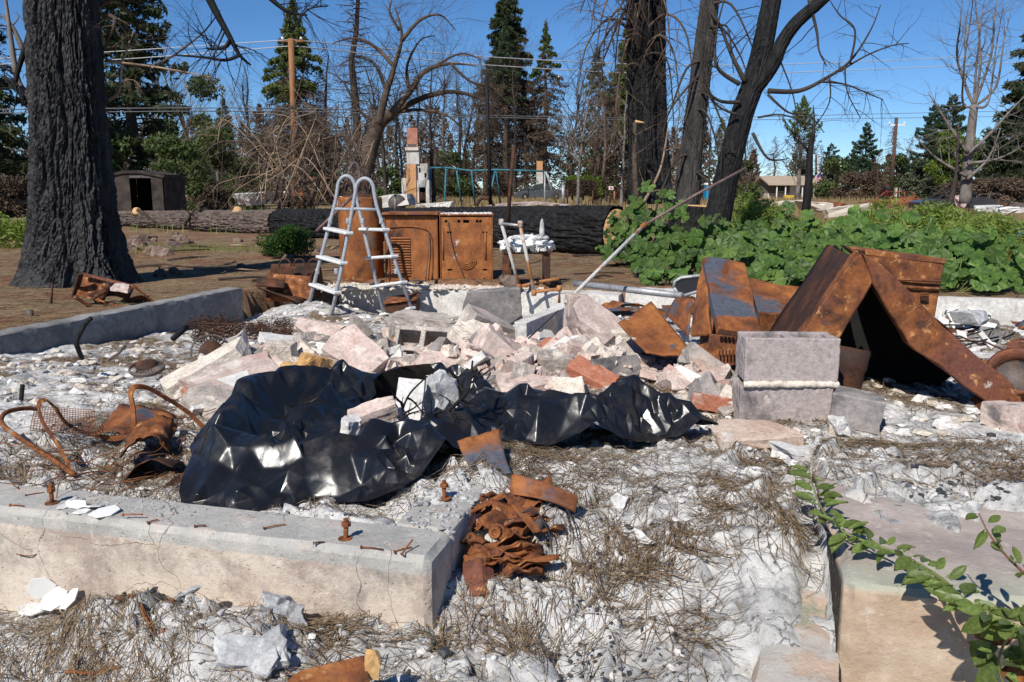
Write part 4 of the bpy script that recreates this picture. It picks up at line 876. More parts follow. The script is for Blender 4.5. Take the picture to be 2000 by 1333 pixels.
special('pink_fragment', 'peach_conc', (.32, .22, .04), 1470, 846, 3.2, (6, -2, 8), 'peach-coloured slab at the foot of the stacked blocks', 'slab fragment', 55, 3)
special('sooty_half_block', 'conc_sooty', (.24, .16, .14), 1683, 802, 3.42, (0, 6, -26), 'sooty half block with pale broken end in front of the rusty lean-to', 'concrete block', 56, 2)
special('white_lump', 'ash_chip', (.09, .07, .06), 1640, 830, 3.3, (5, 8, 20), 'whitish lump at the corner of the stacked blocks', 'rock', 57, 4, .012)
special('pink_fragment', 'conc_pink', (.30, .20, .12), 1985, 820, 3.5, (0, 6, 20), 'pale pink block chunk beyond the rusty lean-to foot', 'concrete chunk', 58, 2)
special('red_brick', 'brick', (.26, .14, .10), 1155, 738, 4.35, (20, 24, -24), 'large brick piece with red and pink faces above the plastic', 'brick', 60, 1)
special('red_brick', 'brick', (.20, .11, .08), 1395, 783, 3.75, (4, 8, -12), 'reddish brick lying before the crushed rusty cabinet', 'brick', 61, 1)
special('pink_fragment', 'conc_pink', (.36, .24, .17), 1152, 688, 4.9, (18, 12, 16), 'large rounded pink-mauve block chunk in the middle of the rubble', 'concrete chunk', 62, 3)
# two stacked blocks
st = thing('stacked_blocks', at(1540, 835, 3.52), 'two mortared concrete blocks standing upright beside the plastic sheet', 'concrete blocks')
bz = at(1540, 748, 3.52)
for i, (zc, dx, ang) in enumerate(((.095 + .20, .004, .0), (.09, -.012, .015))):
    z0 = at(1540, 835, 3.52).z
    me = cmu_mesh('block', .398, .19, .192 if i == 0 else .18, 2, 'cmu_face')
    o = link_mesh('block', me, None, st); o.location = (dx, .095, zc); o.rotation_euler = (0, 0, R(-3) + ang)
mj = MB(); P_ = [Vector((-.205 + .41 * i / 40, -.004 + .006 * mnoise.noise(Vector((i * .4, 1, 1))), .192 + .006 * mnoise.noise(Vector((i * .3, 4, 2))))) for i in range(41)]
mj.tube(P_, [.015 + .006 * mnoise.noise(Vector((i * .7, 9, 3))) for i in range(41)], 10); mj.build('mortar_joint', MATS['mortar'], st, local=True, sm=True)
# small rubble nobody could count
def pebbles(name, n, poly_fn, size, mat, seed, label, zfn, flat=.55, zoff=.1):
    r = np.random.RandomState(seed)
    # base shape: a jittered icosahedron
    t_ = (1 + 5 ** .5) / 2
    IV = np.array([(-1, t_, 0), (1, t_, 0), (-1, -t_, 0), (1, -t_, 0), (0, -1, t_), (0, 1, t_), (0, -1, -t_), (0, 1, -t_), (t_, 0, -1), (t_, 0, 1), (-t_, 0, -1), (-t_, 0, 1)]) / 1.9
    IF = np.array([(0, 11, 5), (0, 5, 1), (0, 1, 7), (0, 7, 10), (0, 10, 11), (1, 5, 9), (5, 11, 4), (11, 10, 2), (10, 7, 6), (7, 1, 8), (3, 9, 4), (3, 4, 2), (3, 2, 6), (3, 6, 8), (3, 8, 9), (4, 9, 5), (2, 4, 11), (6, 2, 10), (8, 6, 7), (9, 8, 1)])
    X, Y, S = poly_fn(r, n)
    k_ = ~(poly_mask(X, Y, SHEET_OUT) & ~poly_mask(X, Y, SHEET_HOLE)); X, Y, S = X[k_], Y[k_], S[k_]; n = len(X)
    s = S * r.uniform(.4, 1.0, n) ** 1.5 * size
    V = IV[None] * r.uniform(.6, 1.3, (n, 12, 1)) * s[:, None, None] * r.uniform(.5, 1.2, (n, 1, 3)) * np.array([1, 1, flat])
    c, sn = np.cos(r.uniform(0, 6.28, n)), np.sin(r.uniform(0, 6.28, n)); k = np.hypot(c, sn); c, sn = c / k, sn / k
    Vx = V[..., 0] * c[:, None] - V[..., 1] * sn[:, None]; Vy = V[..., 0] * sn[:, None] + V[..., 1] * c[:, None]
    Z = zfn(X, Y)
    V = np.stack([Vx + X[:, None], Vy + Y[:, None], V[..., 2] + (Z + s * zoff)[:, None]], -1).reshape(-1, 3)
    Fc = (IF[None] + (np.arange(n) * 12)[:, None, None]).reshape(-1, 3)
    return tag(link_mesh(name, np_mesh(name, V, Fc, False), MATS[mat]), label, None, None, 'stuff')
ash_fn = lambda X, Y: ash_top(*to_site(X, Y))
def in_heap(r, n):
    X = r.uniform(bx0, bx1, n * 3); Y = r.uniform(by0, by1, n * 3); k = poly_mask(X, Y, heap) & ~poly_mask(X, Y, SHEET_OUT); X, Y = X[k][:n], Y[k][:n]; return X, Y, np.ones(len(X))
def hm(X, Y):
    i = np.clip(((X - HX[0]) / .04).astype(int), 0, len(HX) - 1); j = np.clip(((Y - HY[0]) / .04).astype(int), 0, len(HY) - 1); return hmap[j, i] - .02
pebbles('rubble_crumbs', 5200, in_heap, .036, 'conc_pink', 3, 'small crumbs of pinkish concrete through the rubble heap', hm)
pebbles('mortar_crumbs', 2800, in_heap, .030, 'mortar', 4, 'small cream mortar crumbs through the rubble heap', hm)
def spread(a0, a1, b0, b1, thr=None, seed=0, pw=1.0):
    def fn(r, n):
        a = r.uniform(a0, a1, n * 3); b = b0 + (b1 - b0) * r.uniform(0, 1, n * 3) ** pw
        k = np.ones(len(a), bool)
        if thr is not None: k &= fbm(a * 2.6, b * 2.6, seed, 4) > thr
        k &= ~((a < .02) & (b > -.02) & (b < .2) & (a > -3.4)) & ~((a > -.2) & (a < .02) & (b > 0) & (b < .5)) & ~((a > .99) & (b < .75)) & ~((a > .64) & (b < .4))
        a, b = a[k][:n], b[k][:n]; p = C0[0] + a * UX + b * VX; q = C0[1] + a * UY + b * VY
        return p, q, np.where(b > 1.4, 1.7, 1.0)
    return fn
pebbles('ash_chips', 1300, spread(-2.0, 2.2, -.62, 1.5), .017, 'ash_chip', 11, 'loose white chips of plaster ash over the foreground', ash_fn)
pebbles('mortar_lumps', 1700, spread(-4.4, 5.5, 1.3, 7.4, None, 0, 1.2), .030, 'mortar', 17, 'cream crumbs scattered over the burnt floor', ash_fn)
pebbles('ash_lumps', 1300, spread(-4.4, 5.5, 1.3, 7.4, None, 0, 1.2), .032, 'ash_chip', 12, 'white ash lumps scattered over the burnt floor', ash_fn)
pebbles('grey_lumps', 1100, spread(-4.4, 5.5, -.7, 6.0, -.02, 77, 1.5), .024, 'ash_grey', 13, 'grey clinker lumps in the ash', ash_fn)
pebbles('charcoal_bits', 520, spread(-2.6, 4.0, -.75, 4.0, .06, 88, 1.4), .017, 'char_bits', 14, 'black charcoal bits in the ash', ash_fn)
pebbles('side_wall_ash', 170, lambda r, n: (lambda a, b: (C0[0] + a * UX + b * VX, C0[1] + a * UY + b * VY, np.ones(n)))(r.uniform(-.18, .0, n), r.uniform(.16, .6, n)), .014, 'ash_grey', 18, 'grey ash crumbs on the side footing wall', lambda X, Y: np.maximum(ash_fn(X, Y), WALL_Z - .004))
pebbles('wall_top_ash', 150, lambda r, n: (lambda a, b: (C0[0] + a * UX + b * VX, C0[1] + a * UY + b * VY, np.ones(n)))(r.normal(-1.0, .12, n), r.normal(.12, .03, n)), .009, 'ash_grey', 19, 'grey ash crumbs on the front footing wall', lambda X, Y: np.full(np.shape(X), WALL_Z))
pebbles('charcoal_gravel', 900, spread(1.25, 3.6, .74, 1.15), .015, 'char_bits', 15, 'dark clinker gravel behind the step block', ash_fn)
pebbles('charcoal_patch', 260, spread(.35, .85, -.35, .2), .011, 'char_bits', 16, 'dark clinker patch before the kerb', ash_fn)
# ================================================================== dry pine needles
def needles(name, n, fn, length, width, mat, seed, label, zfn, lift=.012, seg=4):
    r = np.random.RandomState(seed); X, Y, D = fn(r, n); n = len(X)
    th = D + r.normal(0, .85, n); L_ = length * r.uniform(.55, 1.15, n); kap = r.normal(0, 1.6, n) / length * .35
    t = np.linspace(-.5, .5, seg + 1)[None, :] * L_[:, None]
    ang = th[:, None] + kap[:, None] * t
    dx = np.cos(ang); dy = np.sin(ang)
    px = X[:, None] + np.cumsum(dx, 1) * (L_ / seg)[:, None] - np.cos(th)[:, None] * (L_ / 2)[:, None]
    py = Y[:, None] + np.cumsum(dy, 1) * (L_ / seg)[:, None] - np.sin(th)[:, None] * (L_ / 2)[:, None]
    zc = zfn(px, py); zm = (zc.mean(1, keepdims=True) * .55 + zc * .45)
    tilt = r.normal(0, .035, n)[:, None] * t
    arch = r.uniform(-.3, .3, n)[:, None] * (1 - (2 * t / L_[:, None]) ** 2) * .012 / .16 * length
    pz = np.maximum(zm + tilt + arch, zc) + r.uniform(0.001, 1, n)[:, None] ** 2 * lift + .0015
    wv = width * .5 * (1 - .55 * np.abs(2 * t / L_[:, None]) ** 3)
    roll = r.uniform(-.5, .5, n)[:, None]
    A = np.stack([px - dy * wv, py + dx * wv, pz + roll * wv], -1); Bv = np.stack([px + dy * wv, py - dx * wv, pz - roll * wv], -1)
    V = np.stack([A, Bv], 2).reshape(-1, 3); s = seg + 1
    base = (np.arange(n) * s * 2)[:, None]; k = np.arange(seg)[None, :] * 2
    Fc = np.stack([base + k, base + k + 1, base + k + 3, base + k + 2], -1).reshape(-1, 4)
    return tag(link_mesh(name, np_mesh(name, V, Fc, True), MATS[mat]), label, None, None, 'stuff')
def drift_pts(a0, a1, b0, b1, lim, pw=1.0, clear=True):
    def fn(r, n):
        a = r.uniform(a0, a1, n * 9); b = b0 + (b1 - b0) * r.uniform(0, 1, n * 9) ** pw
        d = drift(a, b); k = r.uniform(0, 1, len(a)) < np.clip(d, lim, 1) ** 1.5
        if clear: k &= ~((a < .03) & (b > -.04) & (b < .24) & (a > -3.4)) & ~((a > -.2) & (a < .03) & (b > 0) & (b < .5)) & ~((a > .95) & (b < .82)) & ~((a > .68) & (b < .42)) & ~((a > -.1) & (a < .7) & (b < -.1) & (r.uniform(0, 1, len(a)) < .3))
        a, b = a[k][:n], b[k][:n]; p = C0[0] + a * UX + b * VX; q = C0[1] + a * UY + b * VY
        flow = fbm(p * 1.1, q * 1.1, 131, 2) * 3.4 + .2
        return p, q, flow
    return fn
needles('needle_litter_near', 26000, drift_pts(-2.0, 2.4, -.62, 1.5, .13), .20, .0021, 'needle_brown', 21, 'drifts of dry brown pine needles on the foreground ash', ash_fn, .014, 4)
needles('needle_litter_middle', 27000, drift_pts(-4.4, 5.6, 1.4, 7.4, .2, 1.5), .16, .0034, 'needle_brown', 22, 'dry brown pine needles over the burnt floor', ash_fn, .015, 3)
def yard_pts(r, n):
    X = r.uniform(-10, 7, n * 2); Y = 5.5 + 13 * r.uniform(0, 1, n * 2) ** 1.6; a, b = to_site(X, Y)
    k = ((a < -4.74) | (b > 7.9)) & (fbm(X * .8, Y * .8, 151, 3) > -.22); return X[k][:n], Y[k][:n], fbm(X[k][:n] * .6, Y[k][:n] * .6, 7) * 3
needles('needle_litter_yard', 13000, yard_pts, .20, .006, 'needle_brown', 23, 'dry needles and twigs strewn over the yard soil', ground_z, .02, 2)
needles('straw_litter_yard', 9000, yard_pts, .26, .007, 'straw', 24, 'straw-coloured stalks strewn over the yard soil', ground_z, .03, 2)

# ================================================================== rusty appliances on the rear slab
def panel_holes(w_, h_, rects, d=.004):
    """flat panel in local XZ (front at y=0) with real rectangular openings"""
    xs_ = sorted({0, w_} | {r[0] for r in rects} | {r[1] for r in rects}); zs_ = sorted({0, h_} | {r[2] for r in rects} | {r[3] for r in rects})
    m = MB(); ix = {}
    def vid(x, z):
        if (x, z) not in ix: ix[(x, z)] = len(m.v); m.v.append(Vector((x, 0, z)))
        return ix[(x, z)]
    for x0, x1 in zip(xs_[:-1], xs_[1:]):
        for z0, z1 in zip(zs_[:-1], zs_[1:]):
            cx, cz = (x0 + x1) / 2, (z0 + z1) / 2
            if any(r[0] < cx < r[1] and r[2] < cz < r[3] for r in rects): continue
            m.f.append((vid(x0, z0), vid(x1, z0), vid(x1, z1), vid(x0, z1)))
    return m
SLAB_Z = -.165
def appliance(loc, w_, h_, d_, rz, label, rects, mat):
    t = thing('clothes_dryer', loc, label, 'appliance', None, rz)
    s = MB()   # shell: sides, top, bottom, far side
    s.box((.006, d_ / 2, h_ / 2), (.012, d_, h_)); s.box((w_ - .006, d_ / 2, h_ / 2), (.012, d_, h_)); s.box((w_ / 2, d_ - .006, h_ / 2), (w_ - .03, .012, h_ - .01)); s.box((w_ / 2, d_ / 2, .01), (w_ - .03, d_ - .03, .012))
    s.build('shell', MATS[mat], t, local=True, bev=.004)
    b = panel_holes(w_ - .03, h_ - .03, rects); o = b.build('back_panel', MATS[mat], t, local=True); o.location = (.015, .012, .012)
    sd = o.modifiers.new('t', 'SOLIDIFY'); sd.thickness = .004
    return t
aY = 10.55
pL = at(753, 545, aY); pR = at(860, 546, aY - .05)
wL = at(858, 545, aY).x - pL.x - .01; wR = at(963, 546, aY).x - pR.x
hL = at(753, 420, aY).z - SLAB_Z; hR = at(860, 421, aY).z - SLAB_Z
dl = appliance((pL.x, aY, SLAB_Z), wL, hL, .66, R(-2), 'rusty dryer with louvred back and broad lid next to the water tank', [(wL * .35, wL * .62, .0, .03)], 'rust_drum')
lid = MB(); lid.box((wL / 2, .30, hL + .012), (wL + .04, .70, .035)); lid.build('lid', MATS['rust'], dl, local=True, bev=.008)
for i in range(15):
    q_ = MB(); q_.prism([(.08, -.001, .10 + i * .033), (.08, -.010, .107 + i * .033), (.08, .0, .122 + i * .033)], (wL * .36, 0, 0)); q_.build('louver', MATS['rust_drum'], dl, local=True)
fr = MB(); pts_ = [(.05, .005, .05), (.05, .005, hL * .74), (.10, .005, hL * .82), (wL * .66, .005, hL * .82), (wL * .88, .005, hL * .66), (wL * .88, .005, .06)]
fr.tube(spline(pts_, 4), .011, 6); fr.build('embossed_rib', MATS['rust_drum'], dl, local=True, sm=True)
c_ = MB(); c_.tube(spline([(wL * .84, -.01, hL * .75), (wL * .83, -.03, hL * .5), (wL * .79, -.035, .2), (wL * .77, -.05, .03)], 5), .006, 6); c_.tube(spline([(wL * .78, -.02, .03), (wL * .6, -.03, .05), (wL * .42, -.03, .02), (wL * .40, -.02, -.01)], 4), .012, 6); c_.build('power_cord', MATS['iron_grey'], dl, local=True, sm=True)
hr = []
W2 = wR - .03; H2 = hR - .03
for (x, s_) in ((.08, .02), (.33, .022), (.69, .02), (.755, .02)): hr.append((W2 * x, W2 * x + s_ * 1.6, H2 * .915, H2 * .915 + .032))
hr.append((W2 * .44, W2 * .56, H2 * .91, H2 * .955)); 
for x in (.12, .82):
    for z_ in (.755, .19): hr.append((W2 * x, W2 * x + .06, H2 * z_, H2 * z_ + .022))
hr.append((W2 * .83, W2 * .83 + .025, H2 * .05, H2 * .05 + .025))
dr_ = appliance((pR.x, aY - .05, SLAB_Z), wR, hR, .66, R(1), 'rusty dryer with control holes and round bulge in its back beside the small table', hr, 'rust_white')
tp = MB(); tp.box((wR / 2, .33, hR + .006), (wR + .02, .68, .016)); tp.build('lid', MATS['rust_white'], dr_, local=True, bev=.004)
bl = MB()
for k in range(4): bl.tube([(wR * .5 + math.cos(a) * (.12 - k * .022), .006, hR * .36 + math.sin(a) * (.12 - k * .022)) for a in np.linspace(math.pi * 1.03, math.pi * 1.97, 14)], .008, 5)
bl.build('round_bulge', MATS['rust_white'], dr_, local=True, sm=True)
for x_, s_ in ((.06, 1), (.86, 1)):
    e_ = MB(); e_.tube([(wR * x_, .006, hR * .78), (wR * x_, .006, hR * .36)], .011, 6); e_.build('embossed_rib', MATS['rust_white'], dr_, local=True, sm=True)
c_ = MB(); c_.tube(spline([(wR * .16, -.008, hR * .92), (wR * .19, -.012, hR * .75), (wR * .27, -.016, hR * .45), (wR * .40, -.02, hR * .2), (wR * .48, -.02, .02)], 5), .005, 6); c_.build('power_cord', MATS['iron_grey'], dr_, local=True, sm=True)
ash_on = lambda name, x0, x1, y0, y1, z, n, seed, lb, s=.03, mat='ash_chip': pebbles(name, n, lambda r, k: (r.uniform(x0, x1, k), r.uniform(y0, y1, k), np.ones(k)), s, mat, seed, lb, lambda X, Y: np.full(np.shape(X), z))
ash_on('ash_on_dryers', pL.x + .1, pR.x + wR - .02, aY + .03, aY + .5, SLAB_Z + hR + .015, 420, 31, 'white ash crumbs on top of the dryers')
ash_on('ash_on_slab', at(600, 560, 10.3).x, at(1060, 560, 9.9).x, 9.95, 10.5, SLAB_Z + .0, 1500, 32, 'white plaster crumbs along the slab edge', .05, 'mortar')
# water heater
pw = at(708, 545, 10.95); rad = (at(751, 450, 10.95).x - at(666, 450, 10.95).x) / 2; ht = at(708, 385, 10.95).z - SLAB_Z
t = thing('water_tank', (pw.x, 10.95, SLAB_Z), 'tall rusty water heater tank behind the pool ladder', 'water heater')
b = MB(); b.lathe((0, 0, 0), [(rad * .97, 0), (rad, .02), (rad, ht * .35), (rad * .985, ht * .37), (rad, ht * .39), (rad * 1.0, ht - .03), (rad * .97, ht)], 40); b.build('tank_body', MATS['rust_drum'], t, local=True, sm=True)
b = MB(); b.lathe((0, 0, ht), [(rad * .8, 0), (rad * .78, .02), (rad * .3, .04), (.01, .045)], 24, cap=False); b.build('tank_top', MATS['rust_dark'], t, local=True, sm=True)
for dx, dy in ((-.1, 0), (.1, .02)):
    b = MB(); b.tube(spline([(dx, dy, ht), (dx, dy, ht + .12), (dx - .08, dy, ht + .2), (dx - .12, dy, ht + .1)], 4), .016, 8); b.build('pipe_stub', MATS['rust_dark'], t, local=True, sm=True)
o = MB(); o.tube([at(618, 452, 10.4), at(693, 380, 10.6)], .02, 8); tag(o.build('leaning_pipe', MATS['pipe_brown'], origin=at(618, 452, 10.4), sm=True), 'purple-brown pipe leaning on the water tank', 'pipe')
o = MB(); o.tube(spline([at(676, 372, 11.0), at(682, 335, 11.05), at(692, 318, 11.1), at(702, 332, 11.1), at(703, 372, 11.1)], 5), .018, 8); tag(o.build('flue_loop', MATS['iron_grey'], origin=at(690, 372, 11.05), sm=True), 'arched iron pipe loop rising behind the ladder', 'pipe')
# pool ladder
fz = lambda x, y: az(x, y)
t = thing('pool_ladder', onz(690, 615, -.42), 'grey A-frame pool ladder with white treads standing in the ruin', 'ladder')
def lp(x, y, Y): return at(x, y, Y)
loops = [([(597, 618), (628, 498), (655, 395)], (675, 344), [(698, 395), (722, 500), (752, 622)], 9.75), ([(643, 636), (665, 535), (690, 400)], (712, 349), [(735, 400), (766, 495), (806, 610)], 9.35)]
rails = []
for Lp, top, Rp, Yl in loops:
    path = [lp(x, y, Yl) for x, y in Lp]; cx, cy = top
    hw = (Rp[0][0] - Lp[-1][0]) / 2; cxm = (Rp[0][0] + Lp[-1][0]) / 2; cyb = Lp[-1][1] - 26
    arc = [lp(cxm - math.cos(a) * hw * .80, cyb - math.sin(a) * (cyb - cy), Yl) for a in np.linspace(0, math.pi, 11)]
    full = path[:-1] + spline([path[-1]] + arc + [lp(*Rp[0], Yl)], 2) + [lp(x, y, Yl) for x, y in Rp[1:]]
    b = MB(); b.tube(full, .021, 10); b.build('rail', MATS['ladder_grey'], t, sm=True)
    rails.append((path, [lp(x, y, Yl) for x, y in Rp]))
    b = MB(); y0 = 408; xl = Lp[-1][0] - 4; xr = Rp[0][0] + 5; b.tube([lp(xl, y0, Yl), lp(xr, y0 + 2, Yl)], .017, 8); b.build('cross_bar', MATS['ladder_grey'], t, sm=True)
    for (x, y) in [(Lp[-1][0] - 10, 432), (Rp[0][0] + 10, 432), (Lp[1][0] - 8, 530), (Rp[1][0] + 8, 530)]:
        b = MB(); b.lathe(lp(x, y, Yl), [(.024, -.03), (.026, -.025), (.026, .025), (.024, .03)], 10); b.build('sleeve', MATS['ladder_grey'], t, sm=True)
def at_frac(pth, f):
    d = [(pth[i + 1] - pth[i]).length for i in range(len(pth) - 1)]; s = f * sum(d)
    for i, q_ in enumerate(d):
        if s <= q_ + 1e-9: return pth[i] + (pth[i + 1] - pth[i]) * (s / q_)
        s -= q_
    return pth[-1]
for side in (0, 1):
    for i in range(4):
        f = (.035 + .245 * i) if side == 0 else (1 - (.035 + .245 * i))
        p0, p1 = at_frac(rails[0][side], f), at_frac(rails[1][side], f)
        d = (p1 - p0); u = d.normalized(); wv = Vector((-u.y, u.x, 0)).normalized() * .055; e = u * .035; hh = Vector((0, 0, .018))
        b = MB(); b.hexa([p0 - e - wv - hh, p1 + e - wv - hh, p1 + e + wv - hh, p0 - e + wv - hh, p0 - e - wv + hh, p1 + e - wv + hh, p1 + e + wv + hh, p0 - e + wv + hh]); b.build('tread', MATS['ladder_white'], t, bev=.01)
# small rusty stand heaped with ash and glass wool
tY = 9.75; p = at(1030, 556, tY)
t = thing('small_stand', p, 'small square iron stand heaped with white glass wool and ash', 'stand')
x0, x1 = at(983, 500, tY).x, at(1076, 500, tY).x; zt = at(1030, 492, tY).z; zb = p.z
for (x, y) in ((x0 + .03, tY), (x1 - .05, tY), (x0 + .05, tY + .42), (x1 - .04, tY + .42)):
    b = MB(); b.box((x, y, (zt + zb) / 2), (.085, .05, zt - zb)); b.build('leg', MATS['rust_dark'], t, bev=.004)
b = MB(); b.box(((x0 + x1) / 2, tY + .21, zt), (x1 - x0, .50, .05)); b.build('top', MATS['rust_dark'], t, bev=.006)
bm = bmesh.new(); bmesh.ops.create_icosphere(bm, subdivisions=5, radius=1)
for v in bm.verts:
    n_ = mnoise.noise(v.co * 3) * .25 + mnoise.noise(v.co * 9) * .16 + mnoise.noise(v.co * 22) * .09
    k = 1 + n_; v.co = Vector((v.co.x * (x1 - x0) * .54 * k, v.co.y * .30 * k, (v.co.z * (.11 if v.co.z > 0 else .05) * k - (.05 if v.co.z < 0 and mnoise.noise(v.co * 7) > .1 else 0))))
me = bpy.data.meshes.new('glass_wool'); bm.to_mesh(me); bm.free(); smooth(me); o = link_mesh('glass_wool', me, MATS['fluff']); o.location = ((x0 + x1) / 2, tY + .2, zt + .065)
tag(o, 'white tuft of melted glass wool draped over the iron stand', 'glass wool')
ash_on('ash_on_stand', x0 + .1, x1 - .05, tY + .02, tY + .4, zt + .15, 160, 33, 'grey ash scraps on the small stand', .05, 'ash_grey')
b = MB(); b.lathe((x1 - .1, tY + .15, zt + .1), [(.03, 0), (.032, .12), (.024, .22), (.01, .27)], 10); tag(b.build('ashy_candle', MATS['ash_grey'], origin=(x1 - .1, tY + .15, zt + .1), sm=True), 'pale upright ashy stub on the small iron stand', 'stub')
# stand pipes
t = thing('water_pipes', at(1043, 575, 9.3), 'pair of rust-streaked white standpipes joined by copper elbows', 'pipes')
def pipe(name, pts_, r, mat, par): b = MB(); b.tube(pts_, r, 8); return b.build(name, MATS[mat], par, sm=True)
pipe('standpipe', [at(979, 436, 9.5), at(1014, 560, 9.45)], .019, 'pipe_rusty_white', t); pipe('standpipe', [at(1016, 440, 9.3), at(1043, 570, 9.25)], .019, 'pipe_rusty_white', t)
pipe('copper_run', [at(1013, 561, 9.45), at(1050, 551, 9.5), at(1092, 545, 9.5)], .018, 'copper', t); pipe('copper_run', [at(1043, 571, 9.25), at(1093, 564, 9.25), at(1092, 592, 9.25)], .018, 'copper', t)
pipe('cross_link', [at(979, 437, 9.5), at(1016, 441, 9.3)], .015, 'zinc', t)
for (x, y, Y_) in ((979, 434, 9.5), (1016, 438, 9.3), (1014, 561, 9.45), (1043, 572, 9.25), (1092, 564, 9.25)):
    b = MB(); b.lathe(at(x, y, Y_), [(.02, -.035), (.029, -.03), (.029, .03), (.02, .035)], 10); b.build('elbow', MATS['pipe_rusty_white' if y < 500 else 'copper'], t, sm=True)
special('river_stone', 'stone', (.20, .16, .14), 992, 549, 9.75, (0, 5, 0), 'rounded brown stone on the slab beside the dryer', 'rock', 71, 6, .02)
# rusty firebox left of the ladder
t = thing('rusty_firebox', at(565, 588, 10.0), 'open rusty iron firebox tipped on the ash left of the ladder', 'firebox')
q1 = lambda x, y, Y_: at(x, y, Y_)
def plate(name, cs, par, mat, th=.012, rough=.0, seed=0):
    o = sheet(name, cs, MATS[mat], par, 8, 6, (0, 0, 0), rough, th, seed); return o
plate('front_plate', [q1(520, 588, 9.9), q1(612, 592, 9.8), q1(606, 540, 9.85), q1(522, 534, 9.95)], t, 'rust', .015, .01, 1)
plate('side_plate', [q1(612, 592, 9.8), q1(632, 560, 10.3), q1(625, 515, 10.35), q1(606, 538, 9.85)], t, 'rust_dark', .015, .01, 2)
plate('rear_plate', [q1(522, 560, 10.4), q1(632, 560, 10.4), q1(622, 514, 10.4), q1(530, 516, 10.4)], t, 'rust_dark', .015, .01, 3)
plate('lip', [q1(500, 558, 9.75), q1(556, 563, 9.7), q1(556, 548, 9.85), q1(503, 545, 9.85)], t, 'rust_dark', .02, .01, 4)
plate('floor_plate', [q1(500, 560, 9.75), q1(585, 592, 9.6), q1(604, 582, 9.9), q1(520, 570, 9.95)], t, 'rust_dark', .015, .01, 5)
for i in range(3):
    b = MB(); x_ = 545 + i * 28; b.tube(spline([at(x_, 520, 10.2), at(x_ + 6, 508, 10.2), at(x_ + 18, 508, 10.2), at(x_ + 24, 520, 10.2)], 4), .012, 6); b.build('grate_bar', MATS['rust_dark'], t, sm=True)
# little rusty box at the foot of the slab
t = thing('rusty_box', at(785, 600, 9.5), 'small rusty lidded box at the foot of the white slab', 'box')
bb = [at(752, 612, 9.35), at(818, 618, 9.35), at(822, 596, 9.7), at(758, 592, 9.7)]; bt = [at(752, 596, 9.35), at(812, 588, 9.35), at(818, 576, 9.7), at(760, 584, 9.7)]
b = MB(); b.hexa(bb + bt); b.build('box_body', MATS['rust_dark'], t, bev=.01)
plate('lid', [bt[0] + Vector((-.02, -.03, .015)), bt[1] + Vector((.02, -.03, .015)), bt[2] + Vector((.02, .03, .02)), bt[3] + Vector((-.02, .03, .02))], t, 'rust', .012, .008, 6)
# ================================================================== crushed rusty cabinet and lean-to on the right
t = thing('crushed_cabinet', at(1400, 745, 4.3), 'crushed rusty metal cabinet with blue-black scorched panels', 'cabinet')
def slab4(name, tl, tr, br, bl_, th, par, mat, bev=.006):
    n_ = (Vector(tr) - Vector(tl)).cross(Vector(bl_) - Vector(tl)).normalized() * th
    b = MB(); b.hexa([Vector(bl_) + n_, Vector(br) + n_, Vector(tr) + n_, Vector(tl) + n_, Vector(bl_), Vector(br), Vector(tr), Vector(tl)]); return b.build(name, MATS[mat], par, bev=bev, dent=.012)
slab4('scorched_door', at(1373, 502, 4.80), at(1456, 513, 4.80), at(1488, 650, 4.25), at(1402, 641, 4.25), .05, t, 'rust_paint')
slab4('side_box', at(1461, 545, 4.85), at(1573, 562, 4.85), at(1594, 612, 4.55), at(1482, 610, 4.50), .05, t, 'rust_paint')
slab4('side_box_front', at(1483, 611, 4.495), at(1593, 614, 4.55), at(1575, 668, 4.62), at(1490, 672, 4.55), .02, t, 'rust')
slab4('left_panel', at(1370, 504, 4.82), at(1376, 508, 4.78), at(1385, 650, 4.36), at(1346, 655, 4.5), .02, t, 'rust_paint')
slab4('inner_panel', at(1384, 560, 4.7), at(1396, 600, 4.5), at(1378, 745, 4.30), at(1352, 735, 4.42), .015, t, 'rust_paint')
slab4('lower_front', at(1388, 654, 4.27), at(1458, 658, 4.27), at(1452, 708, 4.30), at(1380, 735, 4.26), .015, t, 'rust')
slab4('bottom_strip', at(1390, 742, 4.22), at(1455, 715, 4.25), at(1455, 724, 4.22), at(1392, 750, 4.20), .012, t, 'rust_paint')
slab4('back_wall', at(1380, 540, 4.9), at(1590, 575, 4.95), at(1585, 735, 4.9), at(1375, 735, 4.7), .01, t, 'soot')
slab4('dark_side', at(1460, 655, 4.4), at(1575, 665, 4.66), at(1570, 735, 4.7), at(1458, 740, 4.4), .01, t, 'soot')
e0, e1 = at(1402, 645, 4.235), at(1487, 654, 4.235)
for i in range(11):
    p = e0 + (e1 - e0) * ((i + .5) / 11); b = MB(); b.box(p + Vector((0, -.004, -.012)), (.013, .012, .022)); b.build('grille_tooth', MATS['rust_dark'], t)
for i in range(8):
    p = at(1405, 692, 4.245) + (at(1452, 690, 4.245) - at(1405, 692, 4.245)) * (i / 7); b = MB(); b.box(p, (.006, .006, .035)); b.build('grille_bar', MATS['rust_dark'], t)
slab4('kick_flap', at(1330, 700, 4.5), at(1366, 702, 4.5), at(1352, 722, 4.4), at(1322, 716, 4.42), .05, t, 'rust_paint')
o = sheet('white_smeared_sheet', [at(1257, 684, 4.75), at(1357, 708, 4.62), at(1273, 592, 5.25), at(1207, 632, 5.15)][0:0] + [at(1207, 633, 5.0), at(1262, 690, 4.62), at(1360, 700, 4.62), at(1272, 590, 5.2)], MATS['rust_white'], None, 14, 14, (0, 0, 0), .014, .010, 8)
tag(o, 'rusty metal sheet with a white smear propped on the rubble', 'metal sheet')
